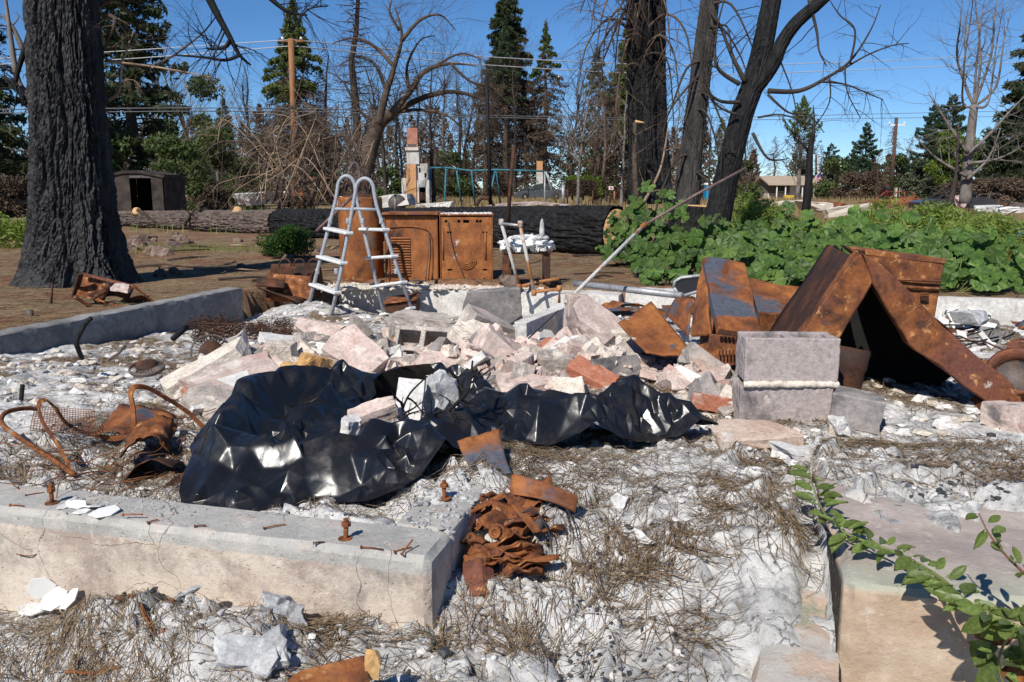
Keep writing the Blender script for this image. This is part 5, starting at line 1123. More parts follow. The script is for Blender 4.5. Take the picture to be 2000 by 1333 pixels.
o = sheet('grey_rust_sheet', [at(1300, 615, 5.6), at(1345, 660, 5.2), at(1352, 585, 5.4), at(1322, 580, 5.7)], MATS['rust_paint'], None, 8, 8, (0, 0, 0), .012, .006, 9); tag(o, 'blue-grey and rust flecked metal sheet behind the crushed cabinet', 'metal sheet')
# dark pan
t = thing('roasting_pan', at(1342, 572, 6.6), 'shallow black roasting pan standing on edge behind the cabinet', 'pan')
outl = [at(x, y, 6.6) for x, y in ((1316, 562), (1318, 550), (1330, 543), (1370, 538), (1380, 545), (1376, 566), (1335, 578), (1324, 574))]
b = MB(); b.prism(outl, (0.02, .06, -.01)); b.build('pan_bottom', MATS['car_dark'], t)
b = MB(); b.tube(outl + [outl[0]], .014, 6); b.build('pan_rim', MATS['zinc'], t, sm=True)
b = MB(); b.tube([at(1322, 574, 6.58), at(1342, 592, 6.5)], .012, 6); b.build('handle', MATS['car_dark'], t, sm=True)
def rod(name, pts_, r, mat, label, cat, n=8): b = MB(); b.tube(pts_, r, n); return tag(b.build(name, MATS[mat], origin=Vector(pts_[0]), sm=True), label, cat)
rod('fence_pipe', [at(1122, 554, 7.3), at(1332, 578, 6.5)], .027, 'zinc', 'straight grey galvanised pipe lying on the debris', 'pipe')
t = thing('long_pole', at(1104, 592, 6.2), 'long slanting pole, grey below and rusty above, propped in the rubble', 'pole')
P0_, Pm, P1_ = at(1104, 592, 6.2), at(1257, 441, 6.9), at(1456, 329, 7.4)
pipe('lower_tube', [P0_, Pm], .015, 'pipe_rusty_white', t); pipe('upper_tube', [Pm, (Pm + P1_) / 2 + Vector((0, 0, .012)), P1_], .012, 'pipe_brown', t)
b = MB(); b.lathe(Pm, [(.015, -.03), (.022, -.025), (.022, .025), (.015, .03)], 10, P1_ - P0_); b.build('coupling', MATS['rust'], t, sm=True)
rod('black_wire', spline([at(1090, 608, 5.6), at(1000, 690, 5.0), at(930, 742, 4.3), at(870, 780, 3.9)], 5), .006, 'car_dark', 'thin black wire running across the rubble to the plastic', 'wire', 6)
# lean-to
lY = 3.8; G = lambda x, y, Y_=lY: at(x, y, Y_)
t = thing('rusty_lean_to', G(1900, 850), 'large rusty appliance shell folded into a dark tent shape', 'appliance shell')
back = Vector((.10, .62, .02))
b = MB(); b.prism([G(1668, 506), G(1683, 494), G(1712, 540), G(1632, 672), G(1500, 800), G(1482, 770), G(1560, 660)][::-1], back * .16); b.build('left_frame', MATS['rust'], t, bev=.006, dent=.014)
b = MB(); b.prism([G(1686, 497, lY - .01), G(1742, 538, lY - .01), G(1812, 610, lY - .01), G(1992, 768, lY - .01), G(1968, 800, lY - .01), G(1925, 786, lY - .01), G(1776, 672, lY - .01), G(1703, 556, lY - .01)][::-1], back * .16); b.build('right_frame', MATS['rust'], t, bev=.006, dent=.014)
b = MB(); b.prism([G(1922, 786), G(1958, 806), G(1915, 850), G(1884, 840)][::-1], back * .2); b.build('foot', MATS['rust'], t, bev=.006, dent=.014)
# thin skins running back from the frames
def skin(pts_, off, name, mat, sub=8):
    o = sheet(name, [pts_[0], pts_[1], pts_[1] + off, pts_[0] + off], MATS[mat], t, 10, sub, (0, 0, 0), .018, .006, len(name)); return o
skin([G(1672, 504, lY + .02), G(1490, 775, lY + .02)], back, 'left_skin', 'rust_dark')
skin([G(1700, 505, lY + .02), G(1815, 614, lY + .02)], back, 'upper_skin', 'rust')
skin([G(1815, 614, lY + .02), G(1988, 772, lY + .02)], back * .9, 'right_skin', 'rust_dark')
b = MB(); b.prism([p + back for p in (G(1690, 505), G(1985, 775), G(1880, 850), G(1480, 830))], (0, .02, 0)); b.build('dark_back', MATS['soot'], t)  # black sheet added across the back to keep light out of the interior
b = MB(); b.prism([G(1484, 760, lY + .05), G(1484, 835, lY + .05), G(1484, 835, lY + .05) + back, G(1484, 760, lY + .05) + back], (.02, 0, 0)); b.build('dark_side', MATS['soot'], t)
for i, x_ in enumerate((1838, 1866)):
    b = MB(); b.tube([G(x_, 836 - i * 4), G(x_, 836 - i * 4) + back * .5], .035, 12); b.build('roller', MATS['rust_dark'], t, sm=True)
b = MB(); pc = G(1650, 720); b.lathe(pc, [(.085, -.10), (.09, -.09), (.088, 0), (.095, .01), (.092, .10)], 20, (.2, .1, 1), cap=False); o = b.build('duct_drum', MATS['rust_dark'], None, origin=pc, sm=True); o.modifiers.new('t', 'SOLIDIFY').thickness = .006
tag(o, 'bent rusty duct ring between the stacked blocks and the lean-to', 'duct')
# boxy shell behind the lean-to
t = thing('louvred_shell', at(1775, 640, 4.7), 'rusty boxy appliance back with louvre slots behind the lean-to', 'appliance shell')
f0 = [at(1712, 640, 4.7), at(1826, 622, 4.7), at(1846, 508, 4.75), at(1690, 490, 4.75)]; off = Vector((.06, .4, .0))
b = MB(); b.hexa([f0[0], f0[1], f0[1] + off, f0[0] + off, f0[3], f0[2], f0[2] + off, f0[3] + off]); b.build('shell', MATS['rust'], t, bev=.006, dent=.012)
b = MB(); d_ = Vector((0, -.012, 0)); b.hexa([at(1690, 499, 4.74), at(1846, 516, 4.74), at(1846, 516, 4.80), at(1690, 499, 4.80), at(1690, 488, 4.74), at(1847, 505, 4.74), at(1847, 505, 4.80), at(1690, 488, 4.80)]); b.build('top_rim', MATS['rust'], t, bev=.003)
for y_ in (545, 560): b = MB(); b.tube([at(1740, y_, 4.705), at(1838, y_ + 5, 4.705)], .008, 5); b.build('pressed_rib', MATS['rust'], t, sm=True)
for i in range(5): b = MB(); b.box(at(1806, 572 + i * 3.4, 4.695), (.045, .012, .005)); b.build('louver', MATS['rust_dark'], t)
# round rusty canister at the right edge
t = thing('rusty_canister', at(1985, 780, 3.6), 'dented rusty canister ring lying beyond the lean-to', 'canister')
pc = at(1985, 738, 3.95); b = MB(); b.lathe(pc, [(.12, -.05), (.125, -.04), (.12, .06), (.128, .07), (.11, .075), (.10, .0)], 24, (-.5, -.6, .6), cap=False); b.build('ring', MATS['rust'], t, sm=True)
b = MB(); b.lathe(pc, [(.002, -.02), (.098, -.015), (.098, .0)], 20, (-.5, -.6, .6), cap=False); b.build('inner_dish', MATS['iron_grey'], t, sm=True)
slab4('bent_flap', at(1965, 775, 3.6), at(1995, 770, 3.65), at(2000, 815, 3.6), at(1978, 810, 3.55), .01, t, 'rust')
# ================================================================== scrap on the left
def strip(pts_, wd, th, name, mat, par=None, label=None, cat=None, up=Vector((0, 0, 1)), org=None):
    """flat bar following a path"""
    b = MB(); P = spline(pts_, 6); V = []
    for i, p in enumerate(P):
        tq = (P[min(i + 1, len(P) - 1)] - P[max(i - 1, 0)]).normalized(); s_ = tq.cross(Vector((.3, .9, .2))).normalized(); u_ = s_.cross(tq)
        V += [p - s_ * wd / 2 - u_ * th / 2, p + s_ * wd / 2 - u_ * th / 2, p + s_ * wd / 2 + u_ * th / 2, p - s_ * wd / 2 + u_ * th / 2]
    n_ = len(P); b.add(V, [(4 * i + k, 4 * i + (k + 1) % 4, 4 * i + 4 + (k + 1) % 4, 4 * i + 4 + k) for i in range(n_ - 1) for k in range(4)] + [(3, 2, 1, 0), (4 * n_ - 4, 4 * n_ - 3, 4 * n_ - 2, 4 * n_ - 1)])
    o = b.build(name, MATS[mat], par, origin=P[0] if par is None else None)
    if label: tag(o, label, cat)
    return o
rod('rusty_hoop', spline([at(145, 928, 2.72), at(95, 893, 2.85), at(30, 850, 3.05), at(3, 826, 3.1), at(12, 806, 3.15), at(50, 798, 3.25), at(75, 800, 3.3)], 6), .0092, 'rust_bright', 'thick rusty coiled hoop lying open by the footing wall', 'hoop', 10)
strip([at(140, 922, 2.75), at(112, 868, 2.85), at(84, 826, 2.9), at(76, 792, 2.95), at(88, 782, 2.95), at(106, 795, 3.0), at(130, 828, 3.05), at(165, 845, 3.1), at(186, 850, 3.1)], .018, .005, 'bent_band', 'rust', None, 'narrow rusty band bent into an upright arch', 'metal band')
strip([at(186, 850, 3.1), at(225, 857, 3.05), at(258, 840, 3.02), at(260, 800, 3.0), at(255, 770, 3.0), at(262, 757, 3.0), at(285, 757, 3.02), at(320, 775, 3.05), at(370, 808, 3.1), at(405, 845, 3.1)], .020, .005, 'bent_band', 'rust', None, 'long rusty band arching over the scrap towards the plastic', 'metal band')
o = sheet('scrap_sheet', [at(183, 852, 3.05), at(262, 858, 3.0), at(345, 815, 3.3), at(235, 790, 3.45)], MATS['rust_paint'], None, 14, 10, (0, 0, .02), .02, .003, 3); tag(o, 'rusty sheet with flaking grey paint lying under the bent band', 'metal sheet')
o = sheet('scrap_sheet', [at(235, 905, 2.75), at(330, 880, 2.85), at(340, 828, 3.05), at(262, 840, 3.0)], MATS['rust'], None, 14, 10, (0, 0, .06), .03, .003, 5); tag(o, 'crumpled rusty sheet curled up in front of the flaking sheet', 'metal sheet')
o = sheet('scrap_sheet', [at(240, 940, 2.68), at(340, 915, 2.7), at(360, 905, 2.85), at(262, 925, 2.85)], MATS['rust_dark'], None, 12, 6, (0, 0, .05), .01, .003, 6); tag(o, 'dark curved metal trough beside the black plastic edge', 'metal sheet')
strip([at(320, 955, 2.6), at(355, 930, 2.65), at(385, 890, 2.75)], .02, .004, 'bent_band', 'rust_dark', None, 'short dark rusty strip poking from under the plastic edge', 'metal band')
rng = random.Random(77)
wires = MB()
for i in range(34):
    cx, cy = rng.uniform(150, 385), rng.uniform(800, 940); p0 = onz(cx, cy, .05); pts_ = [p0]; a = rng.uniform(0, 6.28); 
    for k in range(rng.randint(4, 8)):
        a += rng.gauss(0, .7); p0 = p0 + Vector((math.cos(a) * .06, math.sin(a) * .06, rng.gauss(0, .025))); zf = az(p0.x, p0.y) + .015; p0.z = max(zf, min(p0.z, zf + .16)); pts_.append(p0.copy())
    wires.tube(spline(pts_, 4), .0016, 4, False)
tag(wires.build('rusty_wire_tangle', MATS['rust_bright'], origin=onz(270, 880, 0), sm=True), 'tangle of thin rusty wires over the scrap sheets', 'wire', None, 'stuff')
grid = MB(); g0, g1, g2, g3 = at(60, 850, 2.98), at(190, 862, 2.95), at(185, 812, 3.25), at(70, 803, 3.3)
lift = lambda p: p + Vector((0, 0, .02 + .012 * mnoise.noise(p * 9)))
for i in range(23):
    u = i / 22; grid.tube([lift((g0 * (1 - u) + g1 * u) * (1 - v) + (g3 * (1 - u) + g2 * u) * v) for v in np.linspace(0, 1, 7)], .0014, 4, False)
for i in range(15):
    v = i / 14; grid.tube([lift((g0 * (1 - u) + g1 * u) * (1 - v) + (g3 * (1 - u) + g2 * u) * v) for u in np.linspace(0, 1, 9)], .0014, 4, False)
tag(grid.build('wire_mesh', MATS['rust_bright'], origin=g0), 'rusty wire mesh panel lying inside the open hoop', 'wire mesh')
# bed-spring tangle, fan discs
sp = MB(); rng = random.Random(12)
for i in range(120):
    px, py = rng.uniform(375, 568), rng.uniform(632, 668); c = onz(px, py, -.17); rr = rng.uniform(.02, .05); hh = rng.uniform(.03, .13); ax = Vector((rng.gauss(0, .6), rng.gauss(0, .6), 1)).normalized()
    x_ = ax.orthogonal().normalized(); y_ = ax.cross(x_)
    sp.tube([c + ax * (hh * k / 18) + (x_ * math.cos(k * 1.05) + y_ * math.sin(k * 1.05)) * rr for k in range(19)], .0028, 3, False)
for i in range(26):
    a_, b_ = onz(rng.uniform(370, 570), rng.uniform(628, 668), -.1), onz(rng.uniform(370, 570), rng.uniform(628, 668), -.06); sp.tube(spline([a_, (a_ + b_) / 2 + Vector((0, 0, rng.uniform(-.04, .05))), b_], 4), .003, 3, False)
tag(sp.build('bed_springs', MATS['rust_dark'], origin=onz(470, 650, -.2)), 'tangled mat of rusty bed springs behind the slab rubble', 'bed springs', None, None)
def ring_disc(px, py, Y_, r, axis, label, slots=28):
    p = at(px, py, Y_); t = thing('fan_disc', p, label, 'fan disc'); q = Vector(axis).to_track_quat('Z', 'Y').to_matrix()
    b = MB(); b.lathe((0, 0, 0), [(r * .98, -.012), (r, 0), (r * .96, .012), (r * .9, .006)], 32, axis, cap=False); b.build('rim', MATS['iron_grey'], t, local=True, sm=True)
    b = MB(); b.lathe((0, 0, 0), [(r * .60, .012), (r * .56, .03), (r * .30, .035), (.002, .045)], 28, axis, cap=False); b.build('hub', MATS['rust_dark'], t, local=True, sm=True)
    b = MB()
    for k in range(slots):
        a = 6.283 * k / slots; d = Vector((math.cos(a), math.sin(a), 0)); s_ = Vector((-math.sin(a), math.cos(a), 0)) * r * .035
        b.add([q @ (d * r * .58 - s_ + Vector((0, 0, .014))), q @ (d * r * .95 - s_), q @ (d * r * .95 + s_ + Vector((0, 0, .008))), q @ (d * r * .58 + s_ + Vector((0, 0, .022)))], [(0, 1, 2, 3)])
    b.build('vanes', MATS['iron_grey'], t, local=True)
ring_disc(413, 690, 5.05, .125, (.35, -.75, .5), 'slotted iron fan disc leaning upright by the slab end')
ring_disc(287, 719, 4.75, .10, (.05, -.25, 1), 'flat slotted iron disc lying on the ash')
# burnt sticks standing in the ash
rod('charred_stick', spline([at(160, 700, 5.2), at(152, 680, 5.1), at(150, 665, 5.1), at(165, 635, 5.15), at(178, 622, 5.15)], 4), .016, 'char', 'forked charred stick standing against the left footing wall', 'stick')
rod('charred_stick', [at(36, 812, 4.0), at(42, 776, 4.05), at(44, 752, 4.05)], .011, 'char', 'thin charred stick upright behind the open hoop', 'stick')
rod('charred_stick', [at(338, 662, 5.7), at(352, 650, 5.8), at(366, 638, 5.85)], .02, 'char', 'short flat charred stick beside the bed springs', 'stick')
rod('charred_stick', [at(212, 704, 5.0), at(232, 690, 5.0), at(245, 676, 5.05)], .008, 'iron_grey', 'bent grey strip sticking up from the ash', 'stick')
# scrap heap by the burnt tree
t = thing('scrap_metal_heap', onz(230, 605, -.1), 'heap of bent rusty frame metal lying over the footing wall by the tree', 'scrap metal')
zf = 8.3
for i, (pa, pb, wd) in enumerate([((158, 535), (262, 560), .05), ((158, 535), (145, 580), .05), ((145, 580), (205, 615), .06), ((205, 615), (335, 588), .045), ((262, 560), (300, 590), .04), ((180, 585), (215, 565), .035), ((150, 575), (240, 600), .03)]):
    b = MB(); A0, B0 = at(*pa, zf - .1 * (i % 3)), at(*pb, zf + .12 * (i % 2)); d_ = (B0 - A0); rot = d_.to_track_quat('X', 'Z').to_matrix(); b.box((A0 + B0) / 2, (d_.length, wd, wd * .5), rot); b.build('bar', MATS['rust_dark' if i % 2 else 'rust'], t, bev=.004)
for i, cs in enumerate([[(148, 578), (200, 600), (215, 558), (162, 540)], [(205, 580), (250, 590), (262, 562), (222, 556)], [(228, 605), (300, 592), (290, 578), (235, 588)]]):
    sheet('torn_plate', [at(*c, zf + .1 * (k % 2) + .1 * i) for k, c in enumerate(cs)], MATS['rust' if i != 1 else 'rust_dark'], t, 8, 6, (0, 0, .03), .03, .006, i + 3)
special('stone_on_scrap', 'conc_pink', (.16, .12, .08), 236, 562, 8.25, (0, 10, 10), 'pale pink stone lodged in the rusty frame scrap', 'rock', 72, 4)
rod('thin_post', [at(100, 600, 8.3), at(102, 553, 8.3)], .012, 'rust_dark', 'thin rusty peg standing in the yard by the wall', 'peg')
rod('thin_post', [at(60, 628, 7.5), at(58, 606, 7.5)], .03, 'iron_grey', 'short grey pipe stub in the yard soil', 'peg')

# ================================================================== trees
def grow(mb, rg, p, d, L_, r, lvl, cfg):
    """one limb and its children: cfg[lvl] = (segments, wander, lift, children, child length, child radius, spread, sides)"""
    seg, wan, lift_, nch, cl, cr, spr, sd = cfg[lvl]
    pts_ = [p.copy()]; d = d.normalized(); dirs = []
    for i in range(seg):
        d = (d + Vector((rg.gauss(0, wan), rg.gauss(0, wan), rg.gauss(0, wan))) + Vector((0, 0, lift_ * (i + 1) / seg))).normalized()
        p = p + d * (L_ / seg); pts_.append(p.copy()); dirs.append(d.copy())
    rad_ = [max(r * (1 - .82 * (i / seg)), .2 * r) for i in range(seg + 1)]
    mb.tube(pts_, rad_, sd, False)
    if lvl + 1 < len(cfg):
        for k in range(nch):
            f = rg.uniform(.22, 1.0) if lvl > 0 else rg.uniform(.3, 1.0); i = min(seg - 1, int(f * seg)); q = pts_[i].lerp(pts_[i + 1], f * seg - i)
            ax = dirs[i].orthogonal().normalized(); ax.rotate(Matrix.Rotation(rg.uniform(0, 6.283), 3, dirs[i]))
            nd = (dirs[i] * math.cos(spr) + ax * math.sin(spr) * rg.uniform(.7, 1.2)).normalized()
            grow(mb, rg, q, nd, L_ * cl * rg.uniform(.6, 1.15) * (1.1 - .5 * f), max(rad_[i] * cr, r * .1), lvl + 1, cfg)
def leaf_cloud(C, size, rg, elong=1.6, flat=.0):
    """many small leaf faces at the given centres -> verts, quads"""
    n = len(C); s = size * rg.uniform(.6, 1.3, n)
    u = rg.normal(0, 1, (n, 3)); u[:, 2] *= (1 - flat); u /= np.linalg.norm(u, axis=1)[:, None] + 1e-9
    v = rg.normal(0, 1, (n, 3)); v -= (v * u).sum(1)[:, None] * u; v /= np.linalg.norm(v, axis=1)[:, None] + 1e-9
    a = u * (s * elong)[:, None]; b = v * (s * .5)[:, None]
    V = np.stack([C - a, C + b * .9 - a * .1, C + a, C - b * .9 - a * .1], 1).reshape(-1, 3)
    return V, np.arange(n * 4).reshape(-1, 4)
def conifer_meshes(seed, H, Wd, n_br, dens, style, leaf, trunk_mat='bark_brown', leaf_mat='fol_dark', leaf_size=.16, crown0=.12, brown_to=0.0, droop=-.25, bare_twigs=0, brown_mat='dead_needles'):
    """returns list of (part name, mesh). style: width profile by height fraction"""
    rg = random.Random(seed); rn = np.random.RandomState(seed); out = []
    tr = MB(); r0 = H * .016 + .06
    tp_ = [Vector((rg.gauss(0, .03) * i, rg.gauss(0, .03) * i, H * i / 10)) for i in range(11)]
    tr.tube(tp_, [r0 * (1 - .95 * i / 10) + .01 for i in range(11)], 8)
    Cg, Cb = [], []
    for k in range(n_br):
        if rg.random() < .10: continue
        f = crown0 + (1 - crown0) * (k / n_br) ** .9; z = f * H
        wd = Wd * style(f) * rg.uniform(.65, 1.12)
        if wd < .05: continue
        az_ = k * 2.39996 + rg.uniform(-.4, .4); dirv = Vector((math.cos(az_), math.sin(az_), 0)); up = rg.uniform(-.1, .25) if droop > -.3 else rg.uniform(-.05, .1)
        seg = 5; pts_ = []
        for i in range(seg + 1):
            t_ = i / seg; pts_.append(Vector((0, 0, z)) + dirv * wd * t_ + Vector((0, 0, wd * (up * t_ + droop * t_ * t_ + .12 * max(0, t_ - .7)))))
        tr.tube(pts_, [.035 * (1 - .8 * i / seg) * (H / 14) + .006 for i in range(seg + 1)], 3, False)
        # foliage sprays hang along the limb
        brown = f < brown_to * rg.uniform(.8, 1.15)
        nn = int(1.2 * dens * wd * (0.35 if (brown and bare_twigs) else 1) * rg.uniform(.5, 1.3))
        if nn > 0:
            t_ = rn.uniform(.18, 1.05, nn) ** .8; side = rn.normal(0, .16, nn) * wd * (1.15 - t_ * .7); hang = -np.abs(rn.normal(0, .07, nn)) * wd - rn.uniform(0, .18, nn)
            px = dirv.x * wd * t_ - dirv.y * side; py = dirv.y * wd * t_ + dirv.x * side; pz = z + wd * (up * t_ + droop * t_ * t_ + .12 * np.maximum(0, t_ - .7)) + hang + rn.normal(0, .05, nn)
            (Cb if brown else Cg).append(np.stack([px, py, pz], -1))
        if brown and bare_twigs:
            for q in range(bare_twigs):
                i = rg.randint(1, seg - 1); b0 = pts_[i]; s_ = rg.choice((-1, 1)); dd = (dirv * rg.uniform(.3, 1) + Vector((-dirv.y, dirv.x, 0)) * s_ * rg.uniform(.4, 1) + Vector((0, 0, rg.uniform(-.6, .2)))).normalized(); l_ = wd * rg.uniform(.15, .4)
                tr.tube([b0, b0 + dd * l_ * .5, b0 + dd * l_ + Vector((0, 0, -l_ * .15))], [.016, .011, .006], 3, False)
    me = bpy.data.meshes.new('trunk'); me.from_pydata([tuple(v) for v in tr.v], [], tr.f); me.update(); smooth(me); me.materials.append(MATS[trunk_mat]); out.append(('trunk', me, None))
    if Cg:
        V, Fc = leaf_cloud(np.concatenate(Cg), leaf_size * .76, rn, leaf * 1.1); me = np_mesh('crown', V, Fc, False); me.materials.append(MATS[leaf_mat]); out.append(('crown', me, None))
    if Cb:
        V, Fc = leaf_cloud(np.concatenate(Cb), leaf_size * .6, rn, leaf * 1.2); me = np_mesh('dead_foliage', V, Fc, False); me.materials.append(MATS[brown_mat]); out.append(('dead_foliage', me, None))
    return out
def bare_tree_mesh(seed, L_, r, cfg, mat, lean=(0, 0, 1)):
    rg = random.Random(seed); mb = MB(); grow(mb, rg, Vector((0, 0, 0)), Vector(lean), L_, r, 0, cfg)
    me = bpy.data.meshes.new('limbs'); me.from_pydata([tuple(v) for v in mb.v], [], mb.f); me.update(); smooth(me); me.materials.append(MATS[mat]); return [('limbs', me, None)]
def broadleaf_meshes(seed, H, Wd, n, leaf_mat, leaf_size=.14, trunk_mat='bark_brown', base=.2, lobes=16):
    rg = random.Random(seed); rn = np.random.RandomState(seed); mb = MB(); C = []
    grow(mb, rg, Vector((0, 0, 0)), Vector((0, 0, 1)), H * .8, H * .02 + .04, 0, [(6, .06, 0, 8, .45, .5, .7, 7), (4, .12, .1, 4, .5, .55, .7, 4), (3, .15, 0, 0, 0, 0, 0, 3)])
    for k in range(lobes):
        f = rg.uniform(base, .95); ww = Wd * math.sin(math.pi * min(.97, (f - base) / (1.03 - base) * .85 + .12)) * .75; a = rg.uniform(0, 6.283); c = np.array([math.cos(a) * ww * rg.uniform(.2, .9), math.sin(a) * ww * rg.uniform(.2, .9), H * f]); s = Wd * rg.uniform(.22, .42)
        q = rn.normal(0, 1, (n // lobes, 3)); q /= np.linalg.norm(q, axis=1)[:, None]; q *= (rn.uniform(.25, 1.05, len(q)) ** .6)[:, None]; C.append(c + q * np.array([s, s, s * .75]))
    V, Fc = leaf_cloud(np.concatenate(C), leaf_size, rn, 1.1); me2 = np_mesh('crown', V, Fc, False); me2.materials.append(MATS[leaf_mat])
    me = bpy.data.meshes.new('trunk'); me.from_pydata([tuple(v) for v in mb.v], [], mb.f); me.update(); smooth(me); me.materials.append(MATS[trunk_mat]); return [('trunk', me, None), ('crown', me2, None)]
def plant(parts, name, px, Y_, label, cat='tree', group=None, sc=1.0, rz=0.0, lean=(0, 0)):
    x = (px - 1000) / F_PX * Y_ / CP * .985; z = gz(x, Y_)
    t = thing(name, (x, Y_, z - .05), label, cat, group, rz); t.scale = sc if hasattr(sc, '__len__') else (sc, sc, sc); t.rotation_euler = (lean[0], lean[1], rz)
    for nm, me, _ in parts: o = bpy.data.objects.new(nm, me); COL.objects.link(o); o.parent = t
    return t
def h_at(py, Y_): return CAM_Z + _ray(1000, py)[2] / _ray(1000, py)[1] * Y_ + .13
cone = lambda f: (1 - f) ** .8 * (.75 + .25 * min(1, f * 6)); col_ = lambda f: min(1, (1 - f) * 2.6) * (.55 + .45 * (1 - f)); tier = lambda f: (1 - f) ** .65
pinef = lambda f: math.sin(math.pi * min(1, .18 + .82 * f)) ** .7
# ---- left background
big = conifer_meshes(1, 19, 3.6, 150, 75, tier, 1.5, leaf_mat='fol_dark', leaf_size=.17, crown0=.10, droop=-.12)
plant(big, 'fir_tree', 283, 46, 'tall dark fir with long level branches behind the big burnt trunk')
ivy = broadleaf_meshes(5, h_at(150, 40), 2.1, 9000, 'fol_mid', .10, 'bark_brown', .08, 22); plant(ivy, 'ivy_clad_tree', 410, 40, 'dead tree wrapped in green ivy beside the fallen brush')
ivy2 = broadleaf_meshes(6, h_at(265, 34), 1.5, 5000, 'fol_mid', .09, 'bark_brown', .05, 14); plant(ivy2, 'leafy_shrub', 360, 33, 'green leafy shrub in front of the ivy-clad tree', 'shrub')
ced = conifer_meshes(9, h_at(-12, 60), 3.3, 130, 110, col_, 1.5, leaf_mat='fol_cedar', leaf_size=.15, crown0=.2, brown_to=.62, droop=-.3, bare_twigs=3); plant(ced, 'cedar_tree', 594, 60, 'narrow cedar with green top and scorched base behind the orange pole')
burnt1 = conifer_meshes(12, 18, 2.6, 130, 16, cone, 1.2, trunk_mat='twig_dark', leaf_mat='dead_needles', leaf_size=.09, crown0=.1, brown_to=2, droop=-.1, bare_twigs=7)
burnt2 = conifer_meshes(13, 14, 2.4, 120, 34, cone, 1.2, trunk_mat='twig_dark', leaf_mat='dead_needles', leaf_size=.10, crown0=.05, brown_to=2, droop=-.22, bare_twigs=7)
burnt3 = conifer_meshes(14, 9, 2.2, 90, 40, lambda f: (1 - f) ** .5, 1.2, trunk_mat='twig', leaf_mat='dead_needles', leaf_size=.10, crown0=.03, brown_to=2, droop=-.3, bare_twigs=8)
plant(burnt1, 'burnt_conifer', 706, 55, 'slender scorched conifer with bare twigs behind the arching tree')
plant(burnt2, 'burnt_conifer', 648, 64, 'brown scorched conifer between the cedar and the arching tree', sc=.85)
plant(burnt1, 'burnt_conifer', 500, 70, 'faint scorched conifer left of the orange pole', sc=.62, rz=1)
plant(burnt2, 'burnt_conifer', 118, 50, 'scorched conifer hidden beside the big burnt trunk', sc=.9, rz=2)
plant(burnt2, 'burnt_conifer', 20, 44, 'dark scorched conifer at the far side of the burnt trunk', sc=1.0, rz=3)
dkfir = conifer_meshes(15, 13, 2.6, 110, 70, tier, 1.5, leaf_mat='fol_dark', leaf_size=.16, crown0=.05); plant(dkfir, 'fir_tree', -15, 38, 'dense dark fir standing behind the weeds by the tree', sc=(1.1, 1.1, 1.0))
plant(dkfir, 'fir_tree', 455, 78, 'distant dark fir over the fallen brush', sc=.72, rz=1.3)
# ---- centre background
red = conifer_meshes(21, h_at(-25, 102), 6.3, 190, 75, tier, 1.6, leaf_mat='fol_dark', leaf_size=.25, crown0=.1, brown_to=.52, droop=-.16, bare_twigs=3)
plant(red, 'redwood_tree', 992, 102, 'tall redwood with green top and scorched lower half')
grn = conifer_meshes(22, h_at(30, 97), 4.7, 120, 85, lambda f: (1 - f) ** .9, 1.2, leaf_mat='fol_pine', leaf_size=.21, crown0=.5, brown_to=.62, droop=-.2, bare_twigs=3); plant(grn, 'grey_green_conifer', 988, 97, 'dense grey-green conifer standing in front of the redwood')
ced2 = conifer_meshes(23, h_at(38, 98), 3.6, 100, 100, col_, 1.5, leaf_mat='fol_cedar', leaf_size=.20, crown0=.15, brown_to=.74, droop=-.25, bare_twigs=5); plant(ced2, 'cedar_tree', 1063, 98, 'bright cedar tip over a bare scorched trunk beside the redwood')
ced3 = conifer_meshes(24, h_at(38, 62), 2.6, 110, 120, col_, 1.5, leaf_mat='fol_cedar', leaf_size=.15, crown0=.15, brown_to=.40, droop=-.25, bare_twigs=4); plant(ced3, 'cedar_tree', 1214, 62, 'green cedar standing right behind the twin burnt trunk')
half = conifer_meshes(25, h_at(85, 60), 2.8, 100, 60, col_, 1.5, leaf_mat='fol_mid', leaf_size=.14, crown0=.08, brown_to=.78, droop=-.25, bare_twigs=6); plant(half, 'half_burnt_cedar', 1160, 60, 'thin half-burnt cedar left of the twin burnt trunk')
for i, (px, Y_, k, s, lb) in enumerate([(950, 96, 3, 1.5, 'bushy brown scorched conifer before the redwood'), (1028, 100, 2, .95, 'small brown scorched conifer above the grey car'), (1108, 100, 3, 1.0, 'brown scorched conifer behind the clipped hedge'), (900, 95, 2, 1.0, 'brown scorched conifer behind the swing frame'), (850, 58, 3, .8, 'scorched conifer beside the brick chimney'),
                                   (780, 70, 2, .75, 'scorched conifer behind the brick chimney top'), (1290, 80, 2, .62, 'scorched conifer between the burnt trunks'), (1330, 66, 3, .5, 'low scorched conifer behind the leaning grey trunk'), (1185, 80, 1, .55, 'thin scorched conifer near the warning sign'), (1005, 90, 1, .8, 'bare scorched conifer far behind the swing frame'),
                                   (820, 95, 1, .8, 'bare scorched conifer far behind the arching tree'), (745, 85, 3, .9, 'brown conifer far behind the arching tree'), (560, 90, 3, .8, 'brown conifer far behind the orange pole'), (330, 75, 2, .8, 'brown conifer far behind the fir'), (230, 60, 3, 1.0, 'brown conifer beside the rusted shed'), (1250, 95, 2, .7, 'brown conifer far behind the twin trunk')]):
    plant([None, burnt1, burnt2, burnt3][k], 'burnt_conifer', px, Y_, lb, sc=s, rz=i * 1.1)
